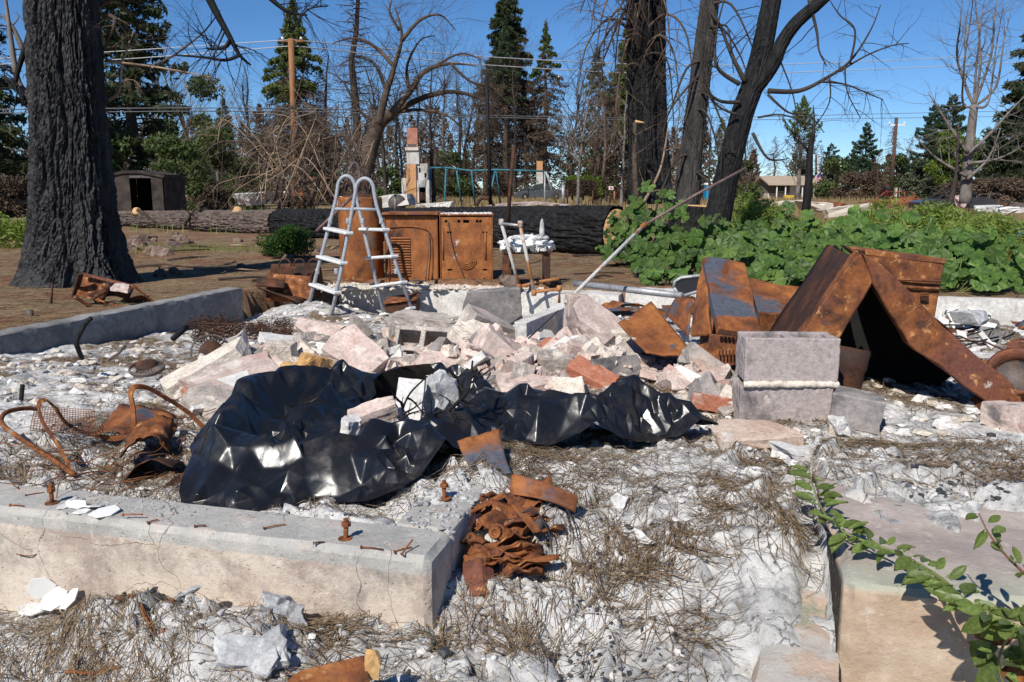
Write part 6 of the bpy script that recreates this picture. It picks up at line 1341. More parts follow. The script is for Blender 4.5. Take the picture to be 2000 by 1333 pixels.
# ---- right background
pop = conifer_meshes(31, h_at(186, 72), 1.6, 90, 70, lambda f: min(1, (1 - f) * 3) * .9, 1.2, trunk_mat='twig_grey', leaf_mat='fol_light', leaf_size=.13, crown0=.25, brown_to=.62, droop=.7, bare_twigs=6); plant(pop, 'poplar_tree', 1550, 72, 'thin poplar regrowing green above the tan house')
pine = conifer_meshes(32, 10, 2.3, 70, 130, pinef, 1.0, leaf_mat='fol_pine', leaf_size=.15, crown0=.18, droop=.1)
pine2 = conifer_meshes(33, 12, 2.8, 80, 130, pinef, 1.0, leaf_mat='fol_pine', leaf_size=.16, crown0=.22, droop=.1)
for i, (px, Y_, top, k, lb) in enumerate([(1674, 95, 240, 0, 'lone pine rising over the white and maroon pickup'), (1608, 100, 280, 0, 'small pine behind the flag'), (1800, 78, 205, 1, 'pine behind the brown power pole'), (1833, 74, 185, 1, 'taller pine next to the bare sapling'), (1640, 110, 305, 1, 'far pine beside the lone pine'), (1910, 90, 255, 1, 'far pine behind the bare sapling')]):
    P_ = (pine, pine2)[k]; plant(P_, 'pine_tree', px, Y_, lb, sc=h_at(top, Y_) / (10, 12)[k], rz=i * 1.7)
lg = broadleaf_meshes(41, h_at(250, 62), 2.3, 9000, 'fol_light', .13, 'bark_brown', .15, 20); plant(lg, 'bright_leafy_tree', 1850, 62, 'bright yellow-green leafy tree behind the bare sapling')
ol = broadleaf_meshes(42, h_at(315, 66), 2.0, 8000, 'fol_olive', .12, 'bark_brown', .0, 18); plant(ol, 'olive_shrub', 1785, 66, 'grey-green rounded shrub at the foot of the power pole', 'shrub')
bigr = conifer_meshes(43, h_at(-40, 52), 4.0, 150, 95, tier, 1.5, leaf_mat='fol_dark', leaf_size=.18, crown0=.08, droop=-.15); plant(bigr, 'fir_tree', 2005, 52, 'large dark fir rising behind the scorched hedge')
dk = broadleaf_meshes(44, h_at(270, 58), 2.6, 9000, 'fol_mid', .13, 'bark_brown', .05, 20); plant(dk, 'dark_leafy_tree', 1955, 60, 'mid-green tree under the large fir'); 
for i, (px, Y_, s, lb) in enumerate([(1725, 100, .62, 'scorched reddish tree beside the power pole'), (1760, 105, .55, 'brown scorched tree behind the power pole'), (1700, 84, .36, 'low scorched tree behind the pickup'), (1455, 85, .42, 'low scorched tree right of the leaning black trunk'), (1500, 92, .5, 'scorched tree behind the tan house gable'), (1590, 88, .42, 'scorched tree behind the tan house porch')]): plant(burnt3, 'burnt_tree', px, Y_, lb, sc=s * 1.5, rz=i)
shr = broadleaf_meshes(45, 2.6, 1.7, 4000, 'fol_mid', .10, 'bark_brown', .0, 12); shd = broadleaf_meshes(46, 2.4, 1.9, 4500, 'dead_needles', .09, 'twig_dark', .0, 14)
for i, (px, Y_, s, k, lb) in enumerate([(1618, 82, 1.6, 0, 'green shrub beside the tan house'), (1560, 95, 1.7, 0, 'green shrub behind the tan house roof'), (1442, 60, 1.25, 0, 'tall green shrub right of the leaning black trunk'), (1905, 44, .9, 1, 'dark scorched hedge bush behind the bare sapling'), (1950, 42, .9, 1, 'dark scorched hedge bush at the yard edge'), (1985, 43, .85, 1, 'scorched hedge bush farthest along the yard edge'),
                                         (1865, 46, .8, 1, 'scorched hedge bush next to the wooden fence'), (1690, 86, 1.5, 1, 'brown scorched shrub behind the maroon car'), (1655, 80, 1.4, 1, 'brown scorched shrub behind the pickup'), (700, 60, 1.2, 1, 'brown scrub behind the ladder top'), (760, 55, 1.0, 0, 'green shrub left of the brick chimney'), (900, 95, 1.7, 1, 'brown scrub behind the swing frame'), (975, 98, 1.6, 1, 'brown scrub left of the grey car'),
                                         (1235, 70, 1.5, 1, 'brown scrub behind the twin trunk'), (1330, 75, 1.6, 1, 'brown scrub behind the blue toilet'), (480, 46, 1.1, 0, 'green shrub under the fallen brush'), (430, 36, .7, 1, 'brown scrub beside the rusted shed'), (600, 44, .9, 1, 'brown scrub behind the fallen brush'), (380, 50, 1.1, 0, 'green shrub behind the stone chimney'), (20, 34, .9, 1, 'brown scrub beside the dense dark fir'), (520, 62, 1.9, 0, 'green regrowth left of the cedar'), (655, 70, 2.0, 0, 'green regrowth behind the arching tree trunk'), (880, 92, 2.0, 0, 'green regrowth behind the swing frame legs'), (240, 44, 1.5, 0, 'green regrowth right of the burnt trunk'), (330, 42, 1.5, 0, 'green regrowth above the rusted shed'), (1745, 92, 1.9, 0, 'green shrub behind the brown power pole'), (1170, 80, 1.7, 0, 'green regrowth behind the warning sign'), (160, 40, 1.2, 1, 'brown scrub behind the big burnt trunk')]):
    plant((shr, shd)[k], 'shrub', px, Y_, lb, 'shrub', sc=s, rz=i * 1.3)

# bare scorched thicket between the bigger trees
cfgT = [(7, .07, .0, 15, .55, .42, .75, 5), (5, .13, .06, 9, .5, .5, .7, 4), (4, .16, .0, 5, .5, .55, .7, 3), (3, .2, -.05, 0, 0, 0, 0, 3)]
bareT = [bare_tree_mesh(800 + k, 7.5, .13, cfgT, ('twig', 'twig_dark', 'twig_grey')[k]) for k in range(3)]
rg = random.Random(88)
for i in range(44):
    px = 205 + i * 29 + rg.uniform(-14, 14); Y_ = rg.uniform(42, 82)
    if 1225 < px < 1300: Y_ += 15
    if 860 < px < 1118 or 1495 < px < 1600: Y_ = 96 + rg.uniform(0, 10)
    nearb = min([('the rusted shed', 270), ('the ivy-clad tree', 405), ('the fallen brush', 500), ('the orange pole', 575), ('the ladder top', 690), ('the brick chimney', 806), ('the swing frame', 900), ('the redwood', 990), ('the grey car', 1058), ('the clipped hedge', 1140), ('the twin trunk', 1265), ('the blue toilet', 1390), ('the forked black tree', 1440)], key=lambda l: abs(l[1] - px))[0]
    plant(bareT[i % 3], 'bare_tree', px, Y_, 'bare scorched tree with fine twigs behind ' + nearb, 'tree', 'bare thicket trees behind ' + nearb, rg.uniform(.75, 1.35) * Y_ / 62 * (.75 if px > 1290 else 1), rg.uniform(0, 6))
rn = np.random.RandomState(18); Cs = []
# far wood: one mass along the skyline
rn = np.random.RandomState(8); Cs = []
for k in range(230):
    px = rn.uniform(-300, 2300); Y_ = rn.uniform(105, 165); x = (px - 1000) / F_PX * Y_; h_ = (rn.uniform(6, 14) if px < 1400 else rn.uniform(3, 7)); n_ = 300
    f = rn.uniform(0, 1, n_); a = rn.uniform(0, 6.283, n_); r_ = np.sqrt(rn.uniform(0, 1, n_)) * (1.05 - f) * h_ * .33; Cs.append(np.stack([x + np.cos(a) * r_, Y_ + np.sin(a) * r_, f * h_], -1))
Cs = np.concatenate(Cs); sel = (np.arange(len(Cs)) // 300) % 3 == 0
for nm, mk_, mt, lb in (('far_green_wood', sel, 'fol_mid', 'distant green trees along the skyline'), ('far_scorched_wood', ~sel, 'dead_needles', 'distant scorched trees along the skyline')):
    V, Fc = leaf_cloud(Cs[mk_], .36, rn, 1.2); tag(link_mesh(nm, np_mesh(nm, V, Fc, False), MATS[mt]), lb, None, None, 'stuff')

# ================================================================== bare trees nearer by
def tree_thing(name, label, base, cat='tree'): return thing(name, base, label, cat)
# big burnt trunk on the left
bx_ = at(152, 552, 10.2); t = thing('charred_tree', (bx_.x, 10.2, -.15), 'massive charred black tree trunk with flared roots at the yard edge', 'tree')
nA, nH = 240, 190; th = np.linspace(0, 2 * np.pi, nA, endpoint=False); hh = np.concatenate([np.linspace(-.15, 1.2, 80), np.linspace(1.2, 4.6, nH - 80)[0:]]); TH, HH = np.meshgrid(th, hh)
rr = np.interp(HH, [-.15, 0, .2, .5, .9, 1.5, 2.5, 4, 5.4], [.70, .65, .55, .48, .425, .38, .35, .325, .30])
flute = np.abs(np.sin(TH * 3 + .6 + .25 * np.sin(TH * 2))) ; rr = rr + (flute - .55) * np.interp(HH, [-.15, .3, .8, 2, 5], [.16, .10, .06, .045, .03])
xk = np.cos(TH) * 3.2; yk = np.sin(TH) * 3.2
wx_ = TH * 8 + fbm(TH * 3, HH * 2.0, 5) * 1.6
ridge_ = 1 - np.abs(fbm(wx_, HH * 1.6, 6, 4)) * 3.0
# charred bark split into blocks
d1, d2, r1, r2_, _, _ = cells(TH * 26, HH * 11 + fbm(TH * 5, HH * 5, 12), 15)
rr = rr + .040 * np.clip(ridge_, -1, 1) + .016 * np.clip((d2 - d1) * 2.2, 0, 1) + .008 * fbm(TH * 30, HH * 20, 17, 3)
wrapfix = np.minimum(TH, 2 * np.pi - TH)
lean_x = .035 * np.maximum(HH, 0)
V = np.stack([rr * np.cos(TH) + lean_x, rr * np.sin(TH), HH], -1).reshape(-1, 3)
i_ = np.arange(nA); Fc = np.concatenate([np.stack([j * nA + i_, j * nA + (i_ + 1) % nA, (j + 1) * nA + (i_ + 1) % nA, (j + 1) * nA + i_], -1) for j in range(len(hh) - 1)])
me = np_mesh('trunk', V, Fc, False); link_mesh('trunk', me, MATS['char_bark'], t)
cfgL = [(8, .10, -.02, 6, .5, .55, .8, 6), (6, .16, -.12, 5, .5, .5, .7, 4), (4, .2, -.1, 0, 0, 0, 0, 3)]
rg = random.Random(4)
def limb(par, name, pts_, r0, r1, mat, twigs=0, tl=.5, seed=0, tr_=.4, droop=-.1, sides=6):
    b = MB(); P = spline(pts_, 5); n_ = len(P); b.tube(P, [r0 + (r1 - r0) * i / (n_ - 1) for i in range(n_)], sides)
    rg_ = random.Random(seed)
    for k in range(twigs):
        i = rg_.randint(int(n_ * .25), n_ - 2); d = (P[i + 1] - P[i]).normalized(); ax = d.orthogonal().normalized(); ax.rotate(Matrix.Rotation(rg_.uniform(0, 6.283), 3, d)); rl = r0 + (r1 - r0) * i / n_
        grow(b, rg_, P[i], d * .5 + ax, tl * rg_.uniform(.4, 1.2), max(rl * tr_, .006), 0, [(6, .13, droop, 4, .55, .55, .7, 4), (5, .18, droop, 3, .55, .6, .7, 3), (4, .2, droop, 0, 0, 0, 0, 3)])
    return b.build(name, MATS[mat], par, sm=True)
for i, (pts_, r0) in enumerate([([(70, -10), (60, 60), (30, 160), (48, 190)], .05), ([(60, 190), (35, 160), (22, 80), (10, -10)], .05), ([(52, 205), (30, 165), (5, 150)], .04), ([(58, 130), (28, 60), (5, 30)], .04)]):
    limb(t, 'dead_limb', [at(x, y, 10.2 + .1 * i) for x, y in pts_], r0, .015, 'twig_grey' if i % 2 else 'char', 3, .5, i)
for i, (pts_, r0) in enumerate([([(200, 30), (225, 40), (205, 100), (250, 70)], .03), ([(205, 120), (280, 128), (355, 140), (430, 155)], .016), ([(212, 195), (232, 178), (240, 120), (262, 60)], .025), ([(195, 10), (250, -10)], .03), ([(210, 118), (300, 128), (390, 70), (430, 20)], .018)]):
    limb(t, 'dead_limb', [at(x, y, 10.3 + .1 * i) for x, y in pts_], r0, .006, 'twig_pale' if i in (1, 2) else 'twig', 6, .7, 20 + i)
# hanging burnt bough from a tree out of frame: it belongs to the trunk's crown above
for i, (pts_, r0) in enumerate([([(400, -20), (425, 30), (450, 75), (468, 108), (490, 128)], .055), ([(452, 75), (440, 92), (415, 96), (402, 94)], .032), ([(520, -10), (560, 22), (600, 30)], .035), ([(468, 108), (440, 118), (395, 112), (340, 108)], .022), ([(565, 25), (570, 60), (600, 20), (640, 12)], .012)]):
    limb(t, 'dead_limb', [at(x, y, 9.8 + .1 * i) for x, y in pts_], r0, .010, 'char', 9, .8, 40 + i, .3)
# upper stem carrying those boughs, above the picture
limb(t, 'dead_limb', [at(160, -60, 10.2), at(260, -120, 10.0), at(400, -22, 9.8)], .09, .055, 'char', 0)
limb(t, 'dead_limb', [at(260, -118, 10.0), at(420, -100, 10.0), at(520, -12, 10.0)], .06, .035, 'char', 0)
def bark_trunk(par, name, axis, radii, mat, nA=120, nH=160, amp=.03, freq=9, seed=0, vf=1.2):
    P = spline([Vector(p) for p in axis], 12); n_ = len(P); L0 = [0]
    for i in range(n_ - 1): L0.append(L0[-1] + (P[i + 1] - P[i]).length)
    L0 = np.array(L0); hs = np.linspace(0, L0[-1], nH); PX = np.array([tuple(p) for p in P]); C = np.stack([np.interp(hs, L0, PX[:, k]) for k in range(3)], -1)
    rad_ = np.interp(hs / L0[-1], np.linspace(0, 1, len(radii)), radii); th = np.linspace(0, 2 * np.pi, nA, endpoint=False); TH, HI = np.meshgrid(th, np.arange(nH)); HHm = hs[HI]
    tw = np.sin(TH); tc_ = np.cos(TH)
    rid = 1 - np.abs(fbm(TH * freq / 2, HHm * vf, 6 + seed, 3)) * 3; d1, d2, *_r = cells(TH * freq, HHm * 7, 15 + seed)
    rr = rad_[HI] * (1 + 0) + amp * np.clip(rid, -1, 1) + amp * .5 * np.clip((d2 - d1) * 2, 0, 1)
    T = np.gradient(C, axis=0); T /= np.linalg.norm(T, axis=1)[:, None]; U = np.cross(T, np.array([0, 1, 0.])); U /= np.linalg.norm(U, axis=1)[:, None]; Wv = np.cross(T, U)
    V = C[HI] + U[HI] * (rr * tc_)[..., None] + Wv[HI] * (rr * tw)[..., None]
    inv = world_of(par).inverted() if par else Matrix.Identity(4); off = np.array(inv.translation)
    i_ = np.arange(nA); Fc = np.concatenate([np.stack([j * nA + i_, j * nA + (i_ + 1) % nA, (j + 1) * nA + (i_ + 1) % nA, (j + 1) * nA + i_], -1) for j in range(nH - 1)])
    return link_mesh(name, np_mesh(name, V.reshape(-1, 3) + off, Fc, False), MATS[mat], par)
# twin burnt trunk
Yt = 25; b0 = at(1268, 385, Yt); t = thing('twin_burnt_trunk', (b0.x, Yt, b0.z), 'pair of tall charred trunks grown together beside the leafy plants', 'tree')
bark_trunk(t, 'trunk', [at(1258, 398, Yt), at(1254, 250, Yt), at(1250, 120, Yt), at(1247, -40, Yt)], [.46, .37, .34, .30], 'char', 90, 150, .035, 8, 1)
bark_trunk(t, 'trunk', [at(1284, 398, Yt + .3), at(1282, 250, Yt + .3), at(1280, 120, Yt + .3), at(1282, -40, Yt + .3)], [.42, .30, .26, .24], 'char', 90, 150, .035, 8, 2)
rg = random.Random(9)
for i in range(17):
    y0 = rg.uniform(-60, 150); x0 = 1252 + rg.uniform(-12, 34); s = rg.choice((-1, -1, 1)); reach = rg.uniform(40, 130); p = [at(x0, y0, Yt - .1), at(x0 + s * reach * .45, y0 - rg.uniform(10, 50), Yt - .6), at(x0 + s * reach * .85, y0 + rg.uniform(0, 50), Yt - .8), at(x0 + s * reach, y0 + rg.uniform(60, 170), Yt - .9)]
    limb(t, 'dead_limb', p, .05, .012, 'twig' if i % 3 else 'twig_dark', 9, 1.3, 60 + i, .5, -.25, 5)
# scorched stem with splintered top beside it
t = thing('splintered_stem', at(1240, 395, 23.5), 'thin splintered brown stem standing against the twin trunk', 'tree')
limb(t, 'stem', [at(1243, 395, 23.5), at(1240, 320, 23.5), at(1240, 240, 23.5)], .10, .06, 'bark_brown', 4, 1.2, 5); limb(t, 'dead_limb', [at(1258, 395, 23.4), at(1290, 330, 23.4), at(1305, 250, 23.4)], .05, .02, 'twig_pale', 5, 1.0, 6); limb(t, 'dead_limb', [at(1241, 238, 23.5), at(1258, 240, 23.4)], .05, .01, 'cut_wood', 0)
# leaning grey trunk
Yg = 19.5; t = thing('leaning_grey_trunk', at(1345, 415, Yg), 'leaning grey burnt trunk between the twin trunk and the black tree', 'tree')
bark_trunk(t, 'trunk', [at(1338, 425, Yg), at(1350, 300, Yg), at(1368, 150, Yg), at(1392, -40, Yg)], [.31, .23, .205, .175], 'bark_grey', 90, 150, .02, 8, 3)
rg = random.Random(19)
for i in range(9):
    y0 = rg.uniform(-30, 330); x0 = 1345 + (330 - y0) * .13; s = rg.choice((-1, 1, 1)); reach = rg.uniform(40, 110); limb(t, 'dead_limb', [at(x0, y0, Yg - .1), at(x0 + s * reach * .4, y0 + rg.uniform(0, 40), Yg - .5), at(x0 + s * reach * .8, y0 + rg.uniform(40, 110), Yg - .6), at(x0 + s * reach, y0 + rg.uniform(80, 180), Yg - .6)], .035, .01, 'twig_dark', 5, .9, 80 + i, .5, -.2, 5)
# forked black tree
Yb = 14.8; t = thing('forked_black_tree', at(1398, 460, Yb), 'leaning black burnt tree with a fork rising from the leafy plants', 'tree')
bark_trunk(t, 'trunk', [at(1392, 470, Yb), at(1418, 350, Yb), at(1448, 230, Yb), at(1470, 165, Yb), at(1490, 90, Yb), at(1518, -60, Yb)], [.25, .20, .185, .18, .155, .14], 'char', 100, 170, .010, 9, 5, 2.0)
bark_trunk(t, 'fork_limb', [at(1468, 180, Yb - .05), at(1505, 132, Yb - .1), at(1530, 80, Yb - .15), at(1560, 40, Yb - .2), at(1610, -5, Yb - .2), at(1660, -60, Yb - .2)], [.13, .12, .105, .10, .09, .08], 'char', 60, 100, .008, 8, 7, 2.0)
rg = random.Random(29)
for i, (pts_, r0) in enumerate([([(1500, 178), (1560, 178), (1610, 155), (1660, 120), (1700, 60), (1720, 10)], .045), ([(1640, 140), (1690, 110), (1740, 90), (1775, 85)], .02), ([(1600, 160), (1650, 165), (1700, 185), (1725, 195)], .018), ([(1580, 0), (1595, 60), (1600, 100), (1615, 130)], .03), ([(1455, 160), (1430, 110), (1410, 60), (1390, 10)], .045), ([(1445, 165), (1400, 130), (1400, 60), (1420, -20)], .04),
                                 ([(1446, 200), (1400, 195), (1370, 150), (1390, 60)], .035), ([(1440, 225), (1395, 200), (1375, 130)], .025), ([(1500, 185), (1540, 220), (1580, 225), (1610, 260)], .022), ([(1470, 260), (1500, 310), (1540, 310)], .03), ([(1480, 230), (1530, 225), (1600, 250)], .02), ([(1660, 125), (1670, 60), (1640, 30), (1620, 0)], .02), ([(1520, 110), (1550, 190), (1560, 280)], .014), ([(1620, 150), (1620, 200), (1590, 250)], .014), ([(1650, 130), (1655, 180), (1680, 230)], .014), ([(1437, 300), (1412, 290), (1408, 340)], .012)]):
    limb(t, 'dead_limb', [at(x, y, Yb - .1 - .05 * (i % 4)) for x, y in pts_], r0, .007, 'twig_dark', 7 if i < 9 else 5, .85, 100 + i, .45, -.06, 6)
b = MB(); b.box(at(1501, 120, Yb), (.10, .22, .09)); b.build('pale_scar', MATS['cut_wood'], t, bev=.03)
# bare sapling on the right
Yr = 29; t = thing('bare_sapling', at(1885, 398, Yr), 'bare grey young tree with upswept twigs at the yard edge', 'tree')
limb(t, 'trunk', [at(1885, 398, Yr), at(1892, 300, Yr), at(1903, 205, Yr)], .20, .12, 'twig_grey', 0, 1, 1, sides=10)
rg = random.Random(37)
for i, (x1, y1, x2, y2) in enumerate([(1880, 180, 1890, 20), (1882, 130, 1905, -30), (1905, 130, 1925, -20), (1930, 180, 1960, 10), (1945, 150, 1975, 20), (1915, 100, 1900, -40), (1870, 100, 1880, 0), (1935, 90, 1950, -30)]):
    limb(t, 'dead_limb', [at(1902, 208, Yr), at(x1, y1 + 20, Yr + rg.uniform(-.5, .5)), at((x1 + x2) / 2, (y1 + y2) / 2, Yr + rg.uniform(-1, 1)), at(x2, y2, Yr + rg.uniform(-1, 1))], .055, .008, 'twig_grey', 14, 1.6, 130 + i, .4, .12, 5)
for i, pts_ in enumerate([[(1893, 300), (1940, 255), (1975, 215), (2010, 180)], [(1890, 320), (1950, 310), (2010, 280)], [(1890, 300), (1850, 240), (1812, 180)], [(1888, 345), (1830, 310), (1790, 270)], [(1889, 350), (1930, 310), (1955, 250)]]):
    limb(t, 'dead_limb', [at(x, y, Yr - .3) for x, y in pts_], .07, .01, 'twig_grey', 9, 1.6, 150 + i, .4, .1, 5)
t = thing('thin_sapling', at(1853, 408, 27), 'thin dark bare stem beside the bare grey tree', 'tree'); limb(t, 'trunk', [at(1853, 408, 27), at(1868, 340, 27), at(1872, 240, 27)], .10, .03, 'twig_dark', 10, 1.5, 3)
# snag
t = thing('charred_snag', at(1574, 412, 24), 'thin charred snag with a broken stub branch before the tan house', 'tree')
limb(t, 'trunk', [at(1574, 414, 24), at(1580, 350, 24), at(1582, 300, 24), at(1588, 262, 24)], .13, .07, 'char', 0, 1, 2, sides=8); limb(t, 'stub', [at(1582, 300, 24), at(1570, 285, 23.9), at(1562, 276, 23.9)], .045, .02, 'char', 0); limb(t, 'dead_limb', [at(1588, 264, 24), at(1590, 230, 24), at(1588, 205, 24)], .04, .01, 'twig_dark', 3, .6, 3)
# arching fruit tree in the middle
Ya = 31; t = thing('arching_tree', at(712, 345, Ya), 'bare brown tree arching over towards the redwood', 'tree')
limb(t, 'trunk', [at(706, 372, Ya), at(718, 310, Ya), at(738, 245, Ya), at(765, 222, Ya)], .36, .22, 'bark_brown', 0, 1, 1, sides=10)
for i, (pts_, r0) in enumerate([([(738, 245), (752, 190), (770, 130), (785, 70), (770, 10)], .17), ([(765, 222), (800, 180), (830, 140), (880, 125), (935, 130)], .16), ([(765, 222), (830, 190), (890, 180), (950, 200), (985, 240)], .13), ([(770, 130), (730, 90), (690, 75), (650, 85)], .09), ([(755, 180), (735, 130), (700, 110), (660, 130)], .08), ([(785, 80), (820, 40), (860, 30), (890, 60)], .08), ([(800, 180), (795, 130), (820, 80), (850, 70)], .07), ([(765, 222), (820, 215), (880, 230), (920, 280)], .08), ([(740, 240), (700, 215), (670, 160), (640, 140)], .07), ([(780, 60), (760, 20), (775, -20)], .07), ([(880, 125), (920, 160), (960, 170), (990, 200)], .06), ([(850, 130), (900, 105), (950, 120)], .05)]):
    limb(t, 'dead_limb', [at(x, y, Ya + (i % 5 - 2) * .5) for x, y in pts_], r0, .014, 'twig' if i % 2 else 'bark_brown', 27, 2.0, 170 + i, .17, -.03, 6)
# fallen brush pile
rg = random.Random(51)
t = thing('fallen_brush', at(600, 395, 24), 'fallen dead tree top, a tangle of pale brown branches beyond the logs', 'brush pile')
for i in range(50):
    x0, y0 = rg.uniform(500, 730), rg.uniform(375, 408); x1 = rg.uniform(430, 720); y1 = rg.uniform(190, 390); mid = ((x0 + x1) / 2 + rg.uniform(-30, 50), (y0 + y1) / 2 - rg.uniform(20, 80)); Y_ = rg.uniform(22.5, 26)
    limb(t, 'branch', [at(x0, y0, Y_), at(*mid, Y_), at(x1, y1, Y_ + rg.uniform(-.5, .5)), at(x1 - rg.uniform(10, 50), y1 + rg.uniform(10, 80), Y_)], .022 if i > 6 else .09, .006, ('twig_pale', 'twig', 'twig_pale', 'bark_brown')[i % 4 if i > 6 else 3], 6, 1.3, 200 + i, .5, -.16, 4)
# ================================================================== logs, stump
def log_mesh(name, p0, p1, r0, r1, mat, seed, par=None, nA=90, nH=200, amp=.03): return bark_trunk(par, name, [p0, p0.lerp(p1, .5), p1], [r0, (r0 + r1) / 2, r1], mat, nA, nH, amp, 14, seed, 2.2)
lr0 = .44; e0 = Vector((at(1205, 480, 14.9).x, 14.9, -.13 + lr0 - .04)); e1 = Vector((at(545, 425, 21.8).x, 21.8, -.12 + .29)); e2 = Vector((at(225, 425, 26.5).x, 26.5, -.07 + .20))
t = thing('fallen_log', (e0.x, e0.y, -.13), 'huge charred black log lying behind the appliances with a sawn end', 'log')
log_mesh('charred_bark', e0, e1, lr0, .32, 'char', 21, t)
cutn = (e0 - e1).normalized(); b = MB(); b.lathe(e0 - cutn * .01, [(lr0 * .93, -.02), (lr0 * .90, .01), (lr0 * .5, .02), (.01, .02)], 40, cutn); b.build('sawn_end', MATS['cut_wood'], t, sm=True)
b = MB(); b.box(e0 + Vector((-.08, -lr0 * .86, -.12)), (.22, .10, .30), Matrix.Rotation(.5, 3, 'Y')); b.build('saw_notch', MATS['cut_wood'], t, bev=.03)
t = thing('fallen_log', (e2.x, e2.y, -.05), 'long pinkish-brown fallen log with lopped branches in the yard', 'log')
log_mesh('bark', e1 + (e2 - e1) * .01, e2, .30, .19, 'bark_pink', 25, t)
for x_, y_, Y_ in ((267, 412, 25.0), (400, 413, 23.3), (464, 411, 22.3)): b = MB(); b.lathe(at(x_, y_, Y_ + .4), [(.13, -.1), (.12, 0), (.02, .012)], 16, (.3, -.75, .5)); b.build('lopped_knot', MATS['cut_wood'], t, sm=True)
for i, pts_ in enumerate([[(268, 410), (285, 420), (305, 436)], [(360, 440), (375, 415), (398, 398)], [(390, 412), (388, 400), (402, 392)]]): limb(t, 'branch_stub', [at(x, y, 23.6) for x, y in pts_], .06, .025, 'bark_brown', 2, .5, i)
t = thing('stump', at(1352, 455, 16.8), 'split stump with fresh orange wood beside the black forked tree', 'stump')
sp_ = at(1350, 455, 17.2); bark_trunk(t, 'charred_bark', [at(1352, 470, 17.2), at(1352, 432, 17.2), at(1355, 403, 17.2)], [.52, .46, .44], 'char', 70, 40, .03, 8, 31)
b = MB(); c0 = at(1362, 430, 16.72); b.hexa([at(1330, 436, 16.80), at(1378, 447, 16.74), at(1380, 447, 17.2), at(1330, 436, 17.2), at(1333, 401, 16.82), at(1388, 402, 16.78), at(1388, 401, 17.3), at(1333, 400, 17.3)]); b.build('split_face', MATS['cut_wood'], t, bev=.02)
special('wood_chunk', 'cut_wood', (.3, .25, .2), 1428, 430, 17.5, (0, 0, 20), 'small orange sawn wood chunk behind the leaning tree', 'wood chunk', 73, 2)
rod('yard_stake', [at(958, 400, 17), at(955, 300, 17), at(950, 143, 17)], .034, 'char', 'tall thin charred sapling stem behind the dryers', 'sapling'); rod('yard_stake', [at(992, 445, 12.6), at(996, 370, 12.6), at(1004, 285, 12.6)], .028, 'rust_dark', 'thin dark metal stake beside the dryers', 'stake'); rod('yard_stake', [at(772, 412, 12.2), at(772, 380, 12.2)], .018, 'grey_board', 'short wooden stake behind the dryers', 'stake')

# ================================================================== built things in the background
def bxm(c, d, rot=None): m = MB(); m.box(c, d, rot); return m
# rusted shed
Ys = 29; z0 = -.05; t = thing('rusted_shed', (at(270, 392, Ys).x, Ys, z0), 'rusted metal shed with low arched roof and dark doorway beyond the log', 'shed')
xa, xb = at(222, 390, Ys).x, at(320, 390, Ys).x; zt = at(270, 341, Ys).z; xd0, xd1 = at(256, 390, Ys).x, at(298, 390, Ys).x; zd = at(270, 348, Ys).z
bxm(((xa + xd0) / 2, Ys, (z0 + zt) / 2), (xd0 - xa, .05, zt - z0)).build('front_panel', MATS['twig_dark'], t); bxm(((xd1 + xb) / 2, Ys, (z0 + zt) / 2), (xb - xd1, .05, zt - z0)).build('front_panel', MATS['twig_dark'], t)  # dark brown on panels and roof stands in for the shed's shade
bxm(((xd0 + xd1) / 2, Ys + .01, (zd + zt) / 2), (xd1 - xd0, .05, zt - zd)).build('lintel', MATS['iron_grey'], t); bxm((xa - .02, Ys + .95, (z0 + zt) / 2), (.05, 1.8, zt - z0)).build('side_panel', MATS['twig_dark'], t); bxm((xb + .02, Ys + .95, (z0 + zt) / 2), (.05, 1.8, zt - z0)).build('side_panel', MATS['twig_dark'], t); bxm(((xa + xb) / 2, Ys + 1.9, (z0 + zt) / 2), (xb - xa, .05, zt - z0)).build('rear_panel', MATS['soot'], t)
m = MB(); m.prism([(xa - .08, Ys - .08, zt + .0), (xa + (xb - xa) * .25, Ys - .08, zt + .13), (xa + (xb - xa) * .6, Ys - .08, zt + .13), (xb + .08, Ys - .08, zt - .05), (xb + .08, Ys - .08, zt - .12), (xa + (xb - xa) * .6, Ys - .08, zt + .03), (xa + (xb - xa) * .25, Ys - .08, zt + .03), (xa - .08, Ys - .08, zt - .08)], (0, 2.1, 0)); m.build('roof', MATS['twig_dark'], t)
# stone chimney stub
Yc = 33; t = thing('stone_chimney', at(318, 385, Yc), 'ruined dark stone chimney stub behind the rusted shed', 'chimney')
rg = random.Random(3)
for (x0, x1, y0, y1) in ((304, 344, 345, 385), (306, 336, 330, 346), (308, 326, 318, 331), (312, 320, 310, 319)):
    nx_ = max(2, int((x1 - x0) / 8)); ny_ = max(1, int((y1 - y0) / 8))
    for i in range(nx_):
        for j in range(ny_):
            c = at(x0 + (i + .5) * (x1 - x0) / nx_, y0 + (j + .5) * (y1 - y0) / ny_, Yc); o = link_mesh('stone', stone_me if (i or j or 'stone_me' in globals()) else None, None, t) if 'stone_me' in globals() else None
            if o is None:
                stone_me = chunk_mesh('stone', (.2, .3, .17), 91, 4, .02, 'stone'); o = link_mesh('stone', stone_me, None, t)
            o.location = c - Vector(t.location); o.rotation_euler = (rg.uniform(-.2, .2), rg.uniform(-.2, .2), rg.uniform(-.4, .4)); o.scale = (rg.uniform(.8, 1.15),) * 3
